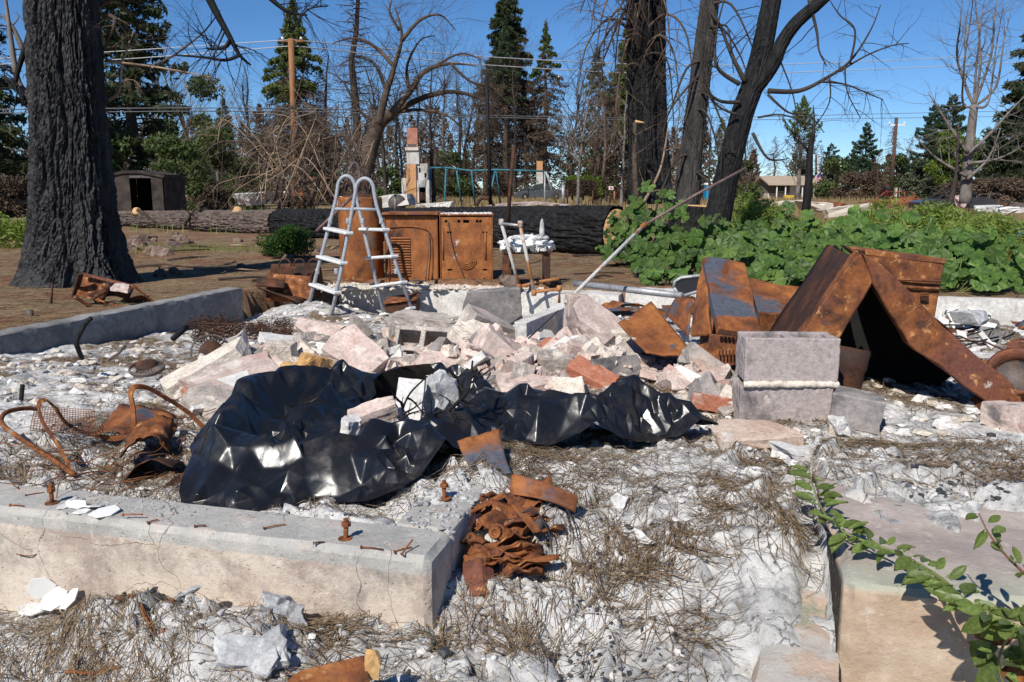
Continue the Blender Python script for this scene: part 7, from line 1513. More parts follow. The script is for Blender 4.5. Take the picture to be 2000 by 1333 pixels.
# brick chimney with fireplace
Yk = 46; K = lambda x, y, d=0: at(x, y, Yk + d)
def pbox(x0, x1, y0, y1, Y_, dep): a, b = at(x0, y1, Y_), at(x1, y0, Y_); m = MB(); m.box(((a.x + b.x) / 2, Y_ + dep / 2, (a.z + b.z) / 2), (b.x - a.x, dep, b.z - a.z)); return m
t = thing('brick_chimney', K(805, 396), 'tall ruined brick chimney with plaster fireplace wall standing alone', 'chimney')
pbox(795, 815, 250, 292, Yk, .6).build('brick_stack', MATS['brick_far'], t); pbox(797, 813, 282, 290, Yk - .02, .62).build('flashing', MATS['iron_grey'], t); pbox(791, 817, 288, 294, Yk - .1, .8).build('shoulder', MATS['mortar'], t); pbox(794, 818, 294, 321, Yk, .7).build('upper_plaster', MATS['plaster'], t)
pbox(794, 812, 321, 397, Yk - .08, .8).build('orange_brick_face', MATS['brick_orange'], t); pbox(785, 794, 348, 390, Yk + .05, .6).build('side_plaster', MATS['plaster'], t); pbox(812.3, 835, 320, 352, Yk + .1, .6).build('fireplace_wall', MATS['plaster'], t)
pbox(812.3, 818, 352, 397, Yk + .0, .7).build('hearth_pier', MATS['plaster'], t); pbox(832, 838, 352, 397, Yk + .0, .7).build('hearth_pier', MATS['plaster'], t); pbox(818, 832, 352, 366, Yk + .0, .7).build('hearth_lintel', MATS['plaster'], t); pbox(818, 832, 366, 397, Yk + .55, .1).build('hearth_back', MATS['soot'], t); pbox(821, 831, 376, 392, Yk + .1, .3).build('firebox_insert', MATS['rust_dark'], t)
for x_, y_ in ((819, 332), (830, 342)): pbox(x_ - 1, x_ + 2, y_ - 4, y_ + 5, Yk + .08, .05).build('window_slot', MATS['soot'], t)
m = MB(); m.lathe(K(806, 250, .3), [(.16, 0), (.12, .1), (.09, .2), (.16, .24), (.16, .28), (.02, .34)], 10); m.build('chimney_cap', MATS['iron_grey'], t, sm=True)
Y2 = 92; t = thing('far_chimney', at(1054, 392, Y2), 'thin brick and block chimney behind the grey car', 'chimney')
pbox(1048, 1060, 315, 336, Y2, .7).build('brick_stack', MATS['brick_orange'], t); pbox(1047.5, 1060.5, 336, 392, Y2 + .02, .7).build('block_stack', MATS['plaster'], t); pbox(1049, 1059, 311, 315, Y2 + .05, .6).build('chimney_cap', MATS['soot'], t)
# swing frame
Yw = 47; t = thing('swing_frame', at(950, 400, Yw), 'blue metal swing frame with splayed legs beyond the black log', 'swing frame')
S = lambda x, y, d=0: at(x, y, Yw + d)
def tb(name, pts_, r, mat, par): m = MB(); m.tube(pts_, r, 8); return m.build(name, MATS[mat], par, sm=True)
tb('top_beam', [S(841, 328), S(873, 328), S(920, 334), S(966, 332), S(1010, 333), S(1064, 335)], .05, 'blue_steel', t)
for (x0, y0, x1, y1, d, mt) in ((841, 329, 839, 401, -.4, 'blue_steel'), (871, 330, 868, 404, -.8, 'blue_steel'), (892, 334, 902, 402, .6, 'blue_steel'), (921, 335, 928, 402, .8, 'blue_steel'), (967, 334, 955, 392, -.4, 'blue_steel'), (968, 334, 978, 402, .6, 'blue_steel'), (1064, 336, 1064, 400, -.4, 'zinc'), (1066, 336, 1086, 396, .6, 'zinc')): tb('leg', [S(x0, y0), S(x1, y1, d)], .05, mt, t)
# parked cars
def wheel(par, c, r, wd=.2):
    t_ = MB(); t_.lathe(c, [(r * .62, -wd / 2), (r * .95, -wd / 2), (r, -wd * .3), (r, wd * .3), (r * .95, wd / 2), (r * .62, wd / 2)], 20, (0, 1, 0)); w_ = t_.build('wheel', MATS['tyre'], par, local=True, sm=True)
    k = MB(); k.lathe(c, [(.02, -wd * .52), (r * .3, -wd * .50), (r * .62, -wd * .44), (r * .62, wd * .44), (.02, wd * .5)], 16, (0, 1, 0)); k.build('rim', MATS['rim'], w_, local=True, sm=True)
def extr(prof_, w_, name, mat, par, inset=.0, y0=None):
    m = MB(); n = len(prof_); mid = w_ / 2
    rings = [(-mid, inset), (-mid + .12, 0), (mid - .12, 0), (mid, inset)]; V = []
    cx = sum(p[0] for p in prof_) / n; cz = sum(p[1] for p in prof_) / n
    for y, ins_ in rings:
        for (x, z) in prof_: V.append(Vector((x + (cx - x) * ins_, y, z + (cz - z) * ins_)))
    fs = [(j * n + i, j * n + (i + 1) % n, (j + 1) * n + (i + 1) % n, (j + 1) * n + i) for j in range(3) for i in range(n)] + [tuple(range(n - 1, -1, -1)), tuple(range(3 * n, 4 * n))]
    m.add(V, fs); return m.build(name, MATS[mat], par, local=True, bev=.03)
def sedan(loc, rz, body, label, open_door=False, name='parked_car'):
    t = thing(name, loc, label, 'car', None, rz)
    low = [(-2.25, .25), (-2.3, .5), (-2.2, .68), (-1.2, .82), (-.3, .9), (1.5, .92), (2.2, .86), (2.28, .6), (2.22, .28), (1.7, .22), (1.65, .42), (1.4, .56), (1.15, .42), (1.1, .22), (-1.05, .22), (-1.1, .42), (-1.35, .56), (-1.6, .42), (-1.65, .22)]
    extr(low, 1.75, 'body', body, t, .04)
    extr([(-1.05, .84), (-.25, 1.36), (.15, 1.43), (.75, 1.40), (1.45, .93)], 1.42, 'cabin_glass', 'glass_dark', t, .10)
    extr([(-.32, 1.35), (.15, 1.46), (.75, 1.43), (.95, 1.30), (.7, 1.36), (.15, 1.40)], 1.36, 'roof', body, t, .06)
    for x in (-.98, .12, 1.28):
        for s in (-1, 1): m = MB(); m.tube([(x, s * .70, .88), (x + (.6 if x < -.5 else (-.35 if x > 1 else .05)), s * .60, 1.38)], .035, 6); m.build('pillar', MATS[body], t, local=True)
    for x in (-1.35, 1.4):
        for s in (-1, 1): wheel(t, (x, s * .80, .31), .31)
    for s in (-1, 1):
        m = MB(); m.box((-2.22, s * .62, .62), (.12, .36, .12)); m.build('headlight', MATS['rim'], t, local=True, bev=.02); m = MB(); m.box((2.24, s * .62, .70), (.1, .40, .14)); m.build('tail_light', MATS['red_lamp'], t, local=True, bev=.02)
        m = MB(); m.box((-.62, s * .93, .95), (.12, .16, .1)); m.build('mirror', MATS[body], t, local=True, bev=.02)
    m = MB(); m.box((2.30, 0, .52), (.05, .42, .14)); m.build('number_plate', MATS['white_paint'], t, local=True)
    for s in (-1, 1):
        for x in (-.45, .62): m = MB(); m.box((x, s * .88, .78), (.18, .03, .03)); m.build('door_handle', MATS['rim'], t, local=True)
    if open_door:
        d = MB(); d.prism([(-.85, -.88, .28), (-.85, -.88, .85), (-.75, -.88, 1.0), (-.35, -.88, 1.3), (-.10, -.88, 1.3), (-.05, -.88, .28)], (0, -.06, 0)); o = d.build('open_door', MATS['car_dark'], t, local=True, bev=.01); o.location = (-.35, -.28, 0); o.rotation_euler = (0, 0, R(-42)); o['label'] = 'front door standing open'
    return t
pc = at(1054, 391, 76); sedan((pc.x, 76, pc.z), R(2), 'car_grey', 'grey saloon car with its front door open beyond the swing frame', True)
pc = at(1711, 389, 86); sedan((pc.x, 86, pc.z), R(-68), 'car_maroon', 'maroon saloon car seen from behind beside the white and maroon pickup')
# pickup
pc = at(1649, 389, 92); t = thing('pickup_truck', (pc.x, 92, pc.z), 'old white and maroon pickup truck parked past the tan house', 'pickup', None, R(4))
extr([(-2.6, .42), (-2.62, .75), (2.55, .72), (2.6, .42), (1.95, .4), (1.9, .6), (1.6, .74), (1.3, .6), (1.25, .4), (-1.2, .4), (-1.25, .6), (-1.55, .74), (-1.85, .6), (-1.9, .4)], 1.85, 'lower_body', 'car_maroon', t, .03); extr([(-2.62, .755), (-2.6, 1.02), (.0, 1.06), (1.0, 1.05), (2.4, 1.0), (2.56, .9), (2.56, .725)], 1.84, 'upper_body', 'car_white', t, .03)
extr([(-.55, 1.05), (-.45, 1.62), (.3, 1.64), (.85, 1.06)], 1.5, 'cab_glass', 'glass_dark', t, .08); extr([(-.6, 1.05), (-.52, 1.64), (.32, 1.68), (.3, 1.60), (-.1, 1.58), (-.15, 1.05)], 1.56, 'cab_roof', 'car_white', t, .05)
for x in (-1.55, 1.6):
    for s in (-1, 1): wheel(t, (x, s * .84, .36), .36)
for s in (-1, 1): m = MB(); m.box((2.56, s * .7, .85), (.06, .25, .18)); m.build('headlight', MATS['rim'], t, local=True)
# tan house
Yh = 86; hx0, hx1 = at(1505, 389, Yh).x, at(1588, 389, Yh).x; t = thing('tan_house', ((hx0 + hx1) / 2, Yh, at(1545, 391, Yh).z), 'small tan house with porch posts and white door', 'house')
zb, ze, zr = at(1545, 391, Yh).z, at(1545, 362, Yh).z, at(1545, 347, Yh + 3).z; zm = at(1545, 378, Yh).z
bxm(((hx0 + hx1) / 2, Yh + 3.0, (zb + zm) / 2), (hx1 - hx0, 4.0, zm - zb)).build('lower_wall', MATS['house_cream'], t); bxm(((hx0 + hx1) / 2, Yh + 3.02, (zm + ze) / 2 + .05), (hx1 - hx0 - .02, 3.98, ze - zm + .1)).build('upper_wall', MATS['house_brown'], t)
m = MB(); m.prism([(hx0 - .4, Yh - .4, ze - .02), (hx0 - .4, Yh + 2.8, zr), (hx0 - .4, Yh + 5.6, ze), (hx0 - .4, Yh + 5.6, ze + .14), (hx0 - .4, Yh + 2.8, zr + .15), (hx0 - .4, Yh - .4, ze + .12)], (hx1 - hx0 + .8, 0, 0)); rf = m.build('roof', MATS['tan_roof'], t)
m = MB(); m.prism([(hx0 + .02, Yh + 1.1, ze + .1), (hx0 + .02, Yh + 2.8, zr - .02), (hx0 + .02, Yh + 4.9, ze + .1)], (hx1 - hx0 - .04, 0, 0)); m.build('gable', MATS['house_brown'], t)
for i in range(1, 28): x = hx0 - .4 + (hx1 - hx0 + .8) * i / 28; m = MB(); m.tube([(x, Yh - .4, ze + .13), (x, Yh + 2.8, zr + .16)], .03, 4); m.build('roof_seam', MATS['tan_roof'], rf)
for x in (1517, 1534, 1567, 1590): xx = at(x, 380, Yh - .2).x; bxm((xx, Yh - .15, (zb + ze) / 2), (.10, .10, ze - zb)).build('porch_post', MATS['white_paint'], t)
xx = at(1551, 380, Yh + 1).x; bxm((xx, Yh + .96, (zb + zm) / 2 + .45), (.95, .06, 2.05)).build('door', MATS['white_paint'], t)
for x in (1525, 1575): xx = at(x, 370, Yh + 1).x; w_ = bxm((xx, Yh + .97, (zm + ze) / 2 + .05), (.9, .05, .7)).build('window', MATS['white_paint'], t); bxm((xx, Yh + .94, (zm + ze) / 2 + .05), (.76, .03, .56)).build('pane', MATS['glass_dark'], w_)
special('yellow_cart', 'yellow', (1.0, .6, .5), 1541, 387, Yh - 2, (0, 0, 0), 'small yellow cart by the tan house door', 'cart', 81, 2)
# flag on a slanting staff
t = thing('flag', at(1590, 352, Yh - 1), 'red and white striped flag with blue corner on the tan house', 'flag')
f0, f1 = at(1588, 352, Yh - 1), at(1602, 335, Yh - 1); tb('staff', [f0, f1], .03, 'white_paint', t)
du = (f1 - f0) * .75; dv = Vector((.25, 0, -.85))
for i in range(13):
    a = f0 + (f1 - f0) * .2 + dv * 0; s0 = i / 13; s1 = (i + 1) / 13; st_ = .42 if i >= 6 else 0
    P4 = [a + du * s0 + dv * st_, a + du * s1 + dv * st_, a + du * s1 + dv, a + du * s0 + dv]; m = MB(); m.add([p + Vector((0, .03 * math.sin(k * 2 + i), 0)) for k, p in enumerate(P4)], [(0, 1, 2, 3)]); m.build('stripe', MATS['flag_red' if i % 2 == 0 else 'white_paint'], t)
a = f0 + (f1 - f0) * .2; m = MB(); m.add([a + du * 6 / 13, a + du, a + du + dv * .42, a + du * 6 / 13 + dv * .42], [(0, 1, 2, 3)]); m.build('canton', MATS['flag_blue'], t)
# portable toilet
Yp = 70; t = thing('portable_toilet', at(1390, 391, Yp), 'bright blue portable toilet with white roof beyond the burnt trunks', 'portable toilet')
pbox(1379, 1401, 364, 390, Yp, 1.1).build('cabin', MATS['toilet_blue'], t, bev=.04); pbox(1379, 1401, 357.5, 364, Yp - .02, 1.1).build('roof', MATS['white_paint'], t, bev=.12); pbox(1381.5, 1397, 366, 389, Yp - .04, .04).build('door', MATS['toilet_blue'], t, bev=.01); pbox(1386, 1393, 368, 372, Yp - .06, .02).build('door_notice', MATS['white_paint'], t)
# clipped hedge and wire fence with warning sign
hd = broadleaf_meshes(61, 2.3, 1.9, 9000, 'fol_light', .07, 'twig_dark', .12, 30)
hx = at(1140, 392, 50); t = thing('clipped_hedge', (hx.x, 50, hx.z), 'square clipped hedge, scorched brown below with green edges', 'hedge')
rn = np.random.RandomState(4); n_ = 11000; Hx = at(1176, 392, 50).x - at(1104, 392, 50).x; Hz = at(1140, 345, 50).z - hx.z
C = np.stack([rn.uniform(-Hx / 2, Hx / 2, n_), rn.uniform(0, 1.2, n_), rn.uniform(.25, Hz, n_)], -1); C[:, 2] += .07 * np.sin(C[:, 0] * 7); sh = rn.uniform(0, 1, n_) < .75; C[sh, 1] *= .25; g_ = (C[:, 2] > Hz - .22) | (C[:, 0] > Hx / 2 - .25)
for nm, msk, mt in (('green_growth', g_, 'fol_light'), ('scorched_growth', ~g_, 'dead_needles')): V, Fc = leaf_cloud(C[msk], .05, rn, 1.2); me = np_mesh(nm, V, Fc, False); link_mesh(nm, me, MATS[mt], t)
for x in (-Hx * .3, 0, Hx * .32): m = MB(); m.tube([(x, .5, 0), (x + .05, .5, .6)], .05, 6); m.build('stem', MATS['twig_dark'], t, local=True)
for i, (x, y0, y1, mt, lb) in enumerate(((1100, 398, 362, 'zinc', 'thick grey metal fence post beside the swing frame'), (1108, 398, 370, 'rust_dark', 'short rusty fence post beside the grey post'), (1158, 398, 372, 'rust_dark', 'rusty fence post in front of the hedge'), (1192, 398, 368, 'rust_dark', 'rusty fence post carrying the warning sign'), (1200, 398, 374, 'pole_wood', 'brown fence post right of the warning sign'), (1230, 396, 375, 'rust_dark', 'rusty fence post near the twin trunk'))):
    rod('fence_post', [at(x, y0, 45), at(x, y1, 45)], .09 if i == 0 else .045, mt, lb, 'fence post')
t = thing('warning_sign', at(1193, 371, 44.9), 'small white sign with red marking on the wire fence', 'sign'); pbox(1189, 1198, 364.5, 371, 44.9, .02).build('board', MATS['white_paint'], t); pbox(1191, 1196, 366, 369, 44.88, .01).build('red_mark', MATS['flag_red'], t)
# power poles and lines
t = thing('utility_pole', at(576, 352, 38), 'orange-brown wooden utility pole behind the fallen brush', 'utility pole'); tb('shaft', [at(578, 375, 38), at(568, 76, 38)], .13, 'pole_wood', t)
pbox(570, 592, 350, 385, 37.9, .4).build('rusty_casing', MATS['rust'], t, bev=.05); pbox(545, 592, 78, 82, 38.05, .1).build('cross_arm', MATS['pole_wood'], t)
for x in (552, 588): m = MB(); m.lathe(at(x, 78, 38.1), [(.05, 0), (.07, .05), (.03, .12)], 8); m.build('insulator', MATS['porcelain'], t, sm=True)
t = thing('utility_pole', at(1742, 366, 78), 'dark brown utility pole with pale cross-arm beside the pines', 'utility pole'); tb('shaft', [at(1740, 385, 78), at(1751, 230, 78)], .16, 'pole_dark', t); pbox(1735, 1768, 243, 246, 77.9, .12).build('cross_arm', MATS['white_paint'], t)
for x in (1737, 1752, 1766): m = MB(); m.lathe(at(x, 243, 78), [(.06, 0), (.09, .08), (.04, .2)], 8); m.build('insulator', MATS['porcelain'], t, sm=True)
t = thing('utility_pole', at(1594, 388, 120), 'far thin utility pole above the flag', 'utility pole'); tb('shaft', [at(1594, 388, 120), at(1594, 302, 120)], .14, 'pole_dark', t); pbox(1588, 1604, 306, 308, 120, .1).build('cross_arm', MATS['white_paint'], t)
t = thing('meter_post', at(1640, 390, 88), 'slim white post with a grey meter box behind the pickup', 'post'); tb('shaft', [at(1640, 390, 88), at(1642, 320, 88)], .09, 'white_paint', t); pbox(1637, 1643, 369, 378, 87.9, .3).build('meter_box', MATS['rim'], t)
for i, (pts_, r_, mt, lb) in enumerate([
    ([(568, 78, 38), (960, 112, 48), (1350, 128, 58), (1700, 120, 68), (2080, 100, 78)], .028, 'wire', 'topmost overhead line from the orange pole'), ([(572, 90, 38), (960, 128, 48), (1350, 146, 58), (1700, 136, 68), (2080, 118, 78)], .028, 'wire', 'second overhead line from the orange pole'),
    ([(-60, 118, 34), (240, 100, 36), (568, 78, 38)], .018, 'wire', 'overhead line reaching the orange pole past the fir'), ([(-60, 128, 34), (240, 116, 36), (572, 90, 38)], .018, 'wire', 'lower overhead line reaching the orange pole past the fir'),
    ([(-60, 215, 34), (560, 212, 42), (960, 226, 50), (1350, 231, 62), (1752, 222, 78), (2080, 215, 90)], .024, 'wire_dark', 'upper cable of the low pair crossing the yard'), ([(-60, 222, 34), (560, 218, 42), (960, 230, 50), (1350, 235, 62), (1752, 231, 78), (2080, 226, 90)], .024, 'wire_dark', 'lower cable of the low pair crossing the yard')]):
    rod('overhead_line', spline([at(*p) for p in pts_], 10), r_, mt, lb, 'overhead line', 5)
# wrecks, board fence and pale debris on the right
t = thing('board_fence', at(1780, 388, 74), 'short grey board fence between cream posts', 'fence')
for i in range(10): x = 1755 + i * 4.4; pbox(x, x + 4.1, 368 + (i % 3), 388, 74 + .02 * (i % 2), .04).build('board', MATS['grey_board'], t)
for x in (1749, 1775, 1800): pbox(x, x + 4, 367, 390, 73.9, .3).build('post', MATS['house_cream'], t)
def wreck(loc, rz, label, mat, sc=1.0):
    t = thing('burnt_car_wreck', loc, label, 'car wreck', None, rz); t.scale = (sc,) * 3
    extr([(-2.1, .15), (-2.15, .5), (-1.2, .68), (-.3, .74), (1.4, .76), (2.1, .68), (2.15, .15)], 1.7, 'body', mat, t, .05)
    for (a_, b_) in (((-1.0, .7), (-.3, 1.15)), ((1.35, .75), (.8, 1.18)), ((.3, .74), (.28, 1.18))):
        for s in (-1, 1): m = MB(); m.tube([(a_[0], s * .72, a_[1]), (b_[0], s * .6, b_[1])], .04, 6); m.build('pillar', MATS[mat], t, local=True)
    m = MB(); m.box((.25, 0, 1.18), (1.2, 1.25, .05)); m.build('roof', MATS[mat], t, local=True, bev=.02)
    m = MB(); m.box((.2, 0, .80), (1.9, 1.2, .10)); m.build('burnt_interior', MATS['soot'], t, local=True)
    return t
wreck(at(1745, 410, 46), R(12), 'low rusty car wreck in the dry grass before the board fence', 'rust', .8); wreck(at(1855, 412, 40), R(-6), 'blackened car wreck with pale roof beside the bare tree', 'car_dark', .8); wreck(at(1940, 415, 42), R(150), 'scorched car wreck half buried in pale debris', 'iron_grey', .75)
o = sheet('rust_sheet', [at(1735, 402, 44), at(1785, 396, 44), at(1788, 382, 44.5), at(1745, 388, 44.5)], MATS['rust'], None, 8, 6, (0, 0, 0), .08, .02, 3); tag(o, 'bright rusty metal sheet leaning on the car wreck', 'metal sheet')
o = sheet('rust_sheet', [at(1960, 412, 41), at(1985, 412, 41), at(1968, 388, 41.3), at(1966, 388, 41.3)], MATS['rust_paint'], None, 6, 6, (0, 0, 0), .05, .02, 4); tag(o, 'upright pointed rusty sheet among the pale debris', 'metal sheet')
special('insulation_roll', 'insul_pink', (.8, .6, .55), 1877, 395, 39, (0, 0, 20), 'pink-white bundle of insulation on the blackened wreck', 'insulation', 83, 5, .06)
special('blue_tarp_bundle', 'blue_tarp', (.35, .3, .2), 1992, 452, 15, (0, 0, 20), 'crumpled bright blue tarp at the yard edge', 'tarp', 84, 5, .08)
rg = random.Random(6)
for i, (x, y, Y_, d, mt, lb) in enumerate([(1600, 405, 34, (2.2, .9, .35), 'mortar', 'broad cream slab of collapsed wall before the snag'), (1650, 412, 30, (1.6, .7, .30), 'house_cream', 'tilted cream wall slab in dry grass'), (1630, 403, 36, (2.4, .5, .3), 'rust', 'rusty beam on the collapsed cream wall'), (1540, 400, 50, (3.0, 1.5, .4), 'mortar', 'low cream debris heap before the tan house'), (1930, 408, 36, (1.6, 1.0, .22), 'ash_chip', 'white debris heap among the car wrecks'), (1965, 412, 33, (1.2, .7, .2), 'ash_chip', 'white debris patch near the pointed sheet'), (1010, 400, 40, (3.2, .8, .16), 'conc_pink', 'long pale pink rubble bank beyond the black log'), (1080, 400, 42, (2.0, .8, .12), 'conc_pink', 'pale rubble bank below the grey car'), (705, 396, 36, (2.2, 1.0, .4), 'ash_chip', 'white debris heap behind the ladder'), (760, 394, 34, (1.8, 1.0, .45), 'plaster', 'pale culvert piece left of the brick chimney'), (505, 388, 27, (1.6, .7, .35), 'ash_chip', 'white rubble under the fallen brush'), (860, 402, 44, (2.5, 1.0, .3), 'ash_chip', 'white debris at the foot of the swing frame'), (395, 388, 40, (3.5, .6, .35), 'mortar', 'low cream wall stub beside the stone chimney')]):
    special('debris_heap', mt, d, x, y, Y_, (rg.uniform(-5, 5), rg.uniform(-8, 8), rg.uniform(-20, 20)), lb, 'debris', 300 + i, 5, .10)
rod('culvert_drum', [at(776, 398, 33.5), at(776, 398, 34.2)], .36, 'iron_grey', 'round dark drum end lying left of the brick chimney', 'drum', 20)
rod('bent_arch_iron', spline([at(930, 402, 30), at(940, 388, 30), at(955, 390, 30), at(965, 403, 30)], 4), .06, 'rust_dark', 'arched rusty frame behind the charred sapling stem', 'frame')
t = thing('rusty_table', at(632, 372, 33), 'low rusty table frame beside the orange pole', 'table'); pbox(605, 645, 346, 350, 33, .6).build('top', MATS['rust'], t); [pbox(x, x + 5, 350, 370, 33 + d, .1).build('leg', MATS['rust_dark'], t) for x in (610, 636) for d in (0, .5)]
# ================================================================== stones and sticks in the yard
rg = random.Random(41); stones = [chunk_mesh('yard_stone', (.26, .2, .16), 400 + i, 5, .02, 'stone') for i in range(5)]
for i in range(38):
    px, py = (rg.uniform(235, 400), rg.uniform(462, 500)) if i < 24 else (rg.uniform(230, 640), rg.uniform(455, 545)); p = onz(px, py, -.10); s = rg.uniform(.5, 1.3) if i < 24 else rg.uniform(.3, .8)
    put(rg.choice(stones), 'yard_stone', (p.x, p.y, gz(p.x, p.y) + .03 * s), (rg.uniform(-.3, .3), rg.uniform(-.3, .3), rg.uniform(0, 6)), s, 'brown stone lying in the needle-strewn yard beyond the burnt trunk', 'rock', 'stones in the yard')
for i in range(46):
    px, py = rg.uniform(225, 1200), rg.uniform(445, 545)
    if 590 < px < 1110 and py > 500: continue
    p = onz(px, py, -.1); a = rg.uniform(-.5, .5) + (0 if i % 3 else 1.2); l_ = rg.uniform(.25, 1.1); d = Vector((math.cos(a), math.sin(a), 0)) * l_; z_ = gz(p.x, p.y) + .025
    m = MB(); m.tube([Vector((p.x, p.y, z_)), Vector((p.x, p.y, z_ + .02)) + d * .5 + Vector((0, rg.uniform(-.06, .06), 0)), Vector((p.x, p.y, z_)) + d], [.02, .016, .008], 5); tag(m.build('fallen_stick', MATS[rg.choice(('twig_pale', 'twig', 'twig_dark'))], origin=(p.x, p.y, z_), sm=True), 'dry stick lying on the needle-strewn yard soil', 'stick', 'sticks in the yard')
# ================================================================== green growth
LV = [Vector((0, 0, 0))]; nl = 20
for k in range(nl + 1):
    a = -math.pi * .86 + 2 * math.pi * .86 * k / nl; r_ = (.78 + .22 * abs(math.cos(a * 2.5))) * (1.0 if abs(a) < 2.2 else .85); LV.append(Vector((math.cos(a) * r_, math.sin(a) * r_, .12 * math.cos(a * 5) * .6 - .10 * r_ ** 2 + .06 * math.sin(a * 9))))
mall = bpy.data.meshes.new('leaf'); mall.from_pydata([tuple(v) for v in LV], [], [(0, k, k + 1) for k in range(1, nl + 1)]); mall.update(); mall.materials.append(MATS['mallow'])
LVn = np.array([tuple(v) for v in LV]); LFn = np.array([(0, k, k + 1) for k in range(1, nl + 1)])
clumps = [(1262, 12.3, 1.08, .50, 'tall leafy mallow clump at the sawn end of the black log'), (1238, 12.6, .62, .45, 'leafy mallow clump spilling left towards the dryers'), (1350, 11.0, .46, .7, 'leafy mallow clump before the split stump'), (1425, 11.0, .56, .85, 'leafy mallow clump at the foot of the forked black tree'), (1530, 11.0, .62, .9, 'leafy mallow clump behind the crushed cabinet'), (1620, 11.2, .58, .9, 'leafy mallow clump before the pale wall debris'), (1710, 10.8, .62, .9, 'leafy mallow clump behind the lean-to'), (1810, 10.4, .52, .85, 'leafy mallow clump right behind the louvred shell'), (1900, 10.2, .42, .7, 'leafy mallow clump at the end of the green bed'), (1480, 10.0, .34, .6, 'low mallow clump over the footing wall'), (1600, 9.8, .36, .7, 'low mallow clump along the white footing'), (1730, 9.6, .34, .7, 'low mallow clump behind the rusty shells'), (1870, 9.4, .36, .6, 'low mallow clump at the footing end'), (1300, 9.9, .16, .2, 'small lone mallow seedling on the bare soil')]
for ci, (px, Y_, hh_, rr_, lb) in enumerate(clumps):
    x = (px - 1000) / F_PX * Y_ * .99; z_ = gz(x, Y_); t = thing('mallow_plant', (x, Y_, z_), lb, 'plant', 'leafy mallow plants in the bed'); rn = np.random.RandomState(500 + ci); n_ = int(190 * rr_ * (1 if hh_ > .3 else .6)); st_m = MB()
    a = rn.uniform(0, 6.283, n_); r_ = np.sqrt(rn.uniform(0, 1, n_)) * rr_; top = hh_ * np.sqrt(np.maximum(0, 1 - (r_ / rr_) ** 2 * .85)); h_ = top * rn.uniform(.35, 1.2, n_) * (1 + .6 * fbm(cx_ := np.cos(a) * r_ * 4, np.sin(a) * r_ * 4, ci, 2)) + .03
    cx, cy, cz = np.cos(a) * r_ * 1.15, np.sin(a) * r_ * .8, h_; s = rn.uniform(.035, .14, n_); front = np.argsort(cy - cz * .6)[:min(23, n_ // 2)]; stuffV, stuffF = [], []
    for k in range(n_):
        out = Vector((cx[k] * .6 - .25, cy[k] * .6 - .55, .55 + rn.uniform(-.55, .5))).normalized(); q = out.to_track_quat('Z', 'Y').to_matrix() @ Matrix.Rotation(rn.uniform(0, 6.28), 3, 'Z')
        if k in front:
            o = bpy.data.objects.new('leaf', mall); COL.objects.link(o); o.parent = t; o.location = (cx[k], cy[k], cz[k]); o.rotation_euler = q.to_euler(); o.scale = (s[k],) * 3
        else:
            stuffV.append(LVn @ np.array(q).T * s[k] + np.array([cx[k], cy[k], cz[k]])); stuffF.append(LFn + len(LVn) * (len(stuffV) - 1))
        if k % 4 == 0: st_m.tube([(cx[k] * .3, cy[k] * .3, 0), (cx[k] * .8, cy[k] * .8, cz[k] * .6), (cx[k], cy[k], cz[k])], [.008, .006, .003], 4, False)
    me = np_mesh('foliage', np.concatenate(stuffV), np.concatenate(stuffF), False); o = link_mesh('foliage', me, MATS['mallow'], t); o['kind'] = 'stuff'
    st_m.build('stems', MATS['vine_stem'], t, local=True)
def bush(name, px, Y_, rx, ry, h_, n_, size, mat, label, seed, elong=1.0, stem='twig'):
    x = (px - 1000) / F_PX * Y_ * .99; z_ = gz(x, Y_); t = thing(name, (x, Y_, z_), label, 'bush'); rn = np.random.RandomState(seed); C = []
    for k in range(26):
        a = rn.uniform(0, 6.283); q = math.sqrt(rn.uniform(0, 1)); c = np.array([math.cos(a) * q * rx * .8, math.sin(a) * q * ry * .8, h_ * rn.uniform(.25, .85) * math.sqrt(max(.1, 1 - q * q * .8))]); v = rn.normal(0, 1, (n_ // 26, 3)); v /= np.linalg.norm(v, axis=1)[:, None]; C.append(c + v * (rn.uniform(.3, 1, len(v)) ** .5)[:, None] * np.array([rx * .3, ry * .3, h_ * .2]))
    C = np.concatenate(C); C[:, 2] = np.maximum(C[:, 2], .02); V, Fc = leaf_cloud(C, size, rn, elong); o = link_mesh('crown', np_mesh('crown', V, Fc, False), MATS[mat], t)
    m = MB()
    for k in range(8): a = rn.uniform(0, 6.283); m.tube([(0, 0, 0), (math.cos(a) * rx * .4, math.sin(a) * ry * .4, h_ * .6)], [.02, .008], 4, False)
    m.build('stems', MATS[stem], t, local=True); return t
bush('round_bush', 560, 14.2, .60, .45, .62, 7000, .024, 'fol_bush', 'dense dark green round bush left of the water tank', 1); bush('weed_bush', 0, 17, 1.0, .7, .9, 5000, .03, 'weed', 'pale green weeds beside the burnt trunk', 2, 2.2)
for i, (px, Y_, rx, h_, lb) in enumerate([(1462, 16.5, .8, .95, 'feathery green weeds right of the forked black tree'), (1540, 17, 1.1, .62, 'feathery green weeds before the snag'), (1760, 14.0, 1.1, .85, 'feathery weeds behind the mallow bed'), (1845, 13.6, 1.1, .85, 'feathery weeds before the pale debris'), (1915, 12.8, .9, .75, 'feathery weeds at the yard edge'), (1690, 15, .9, .75, 'feathery weeds before the rusty wreck')]): bush('feathery_weeds', px, Y_, rx, .7, h_ * 1.15, 7000, .022, 'weed', lb, 20 + i, 2.6, 'vine_stem')
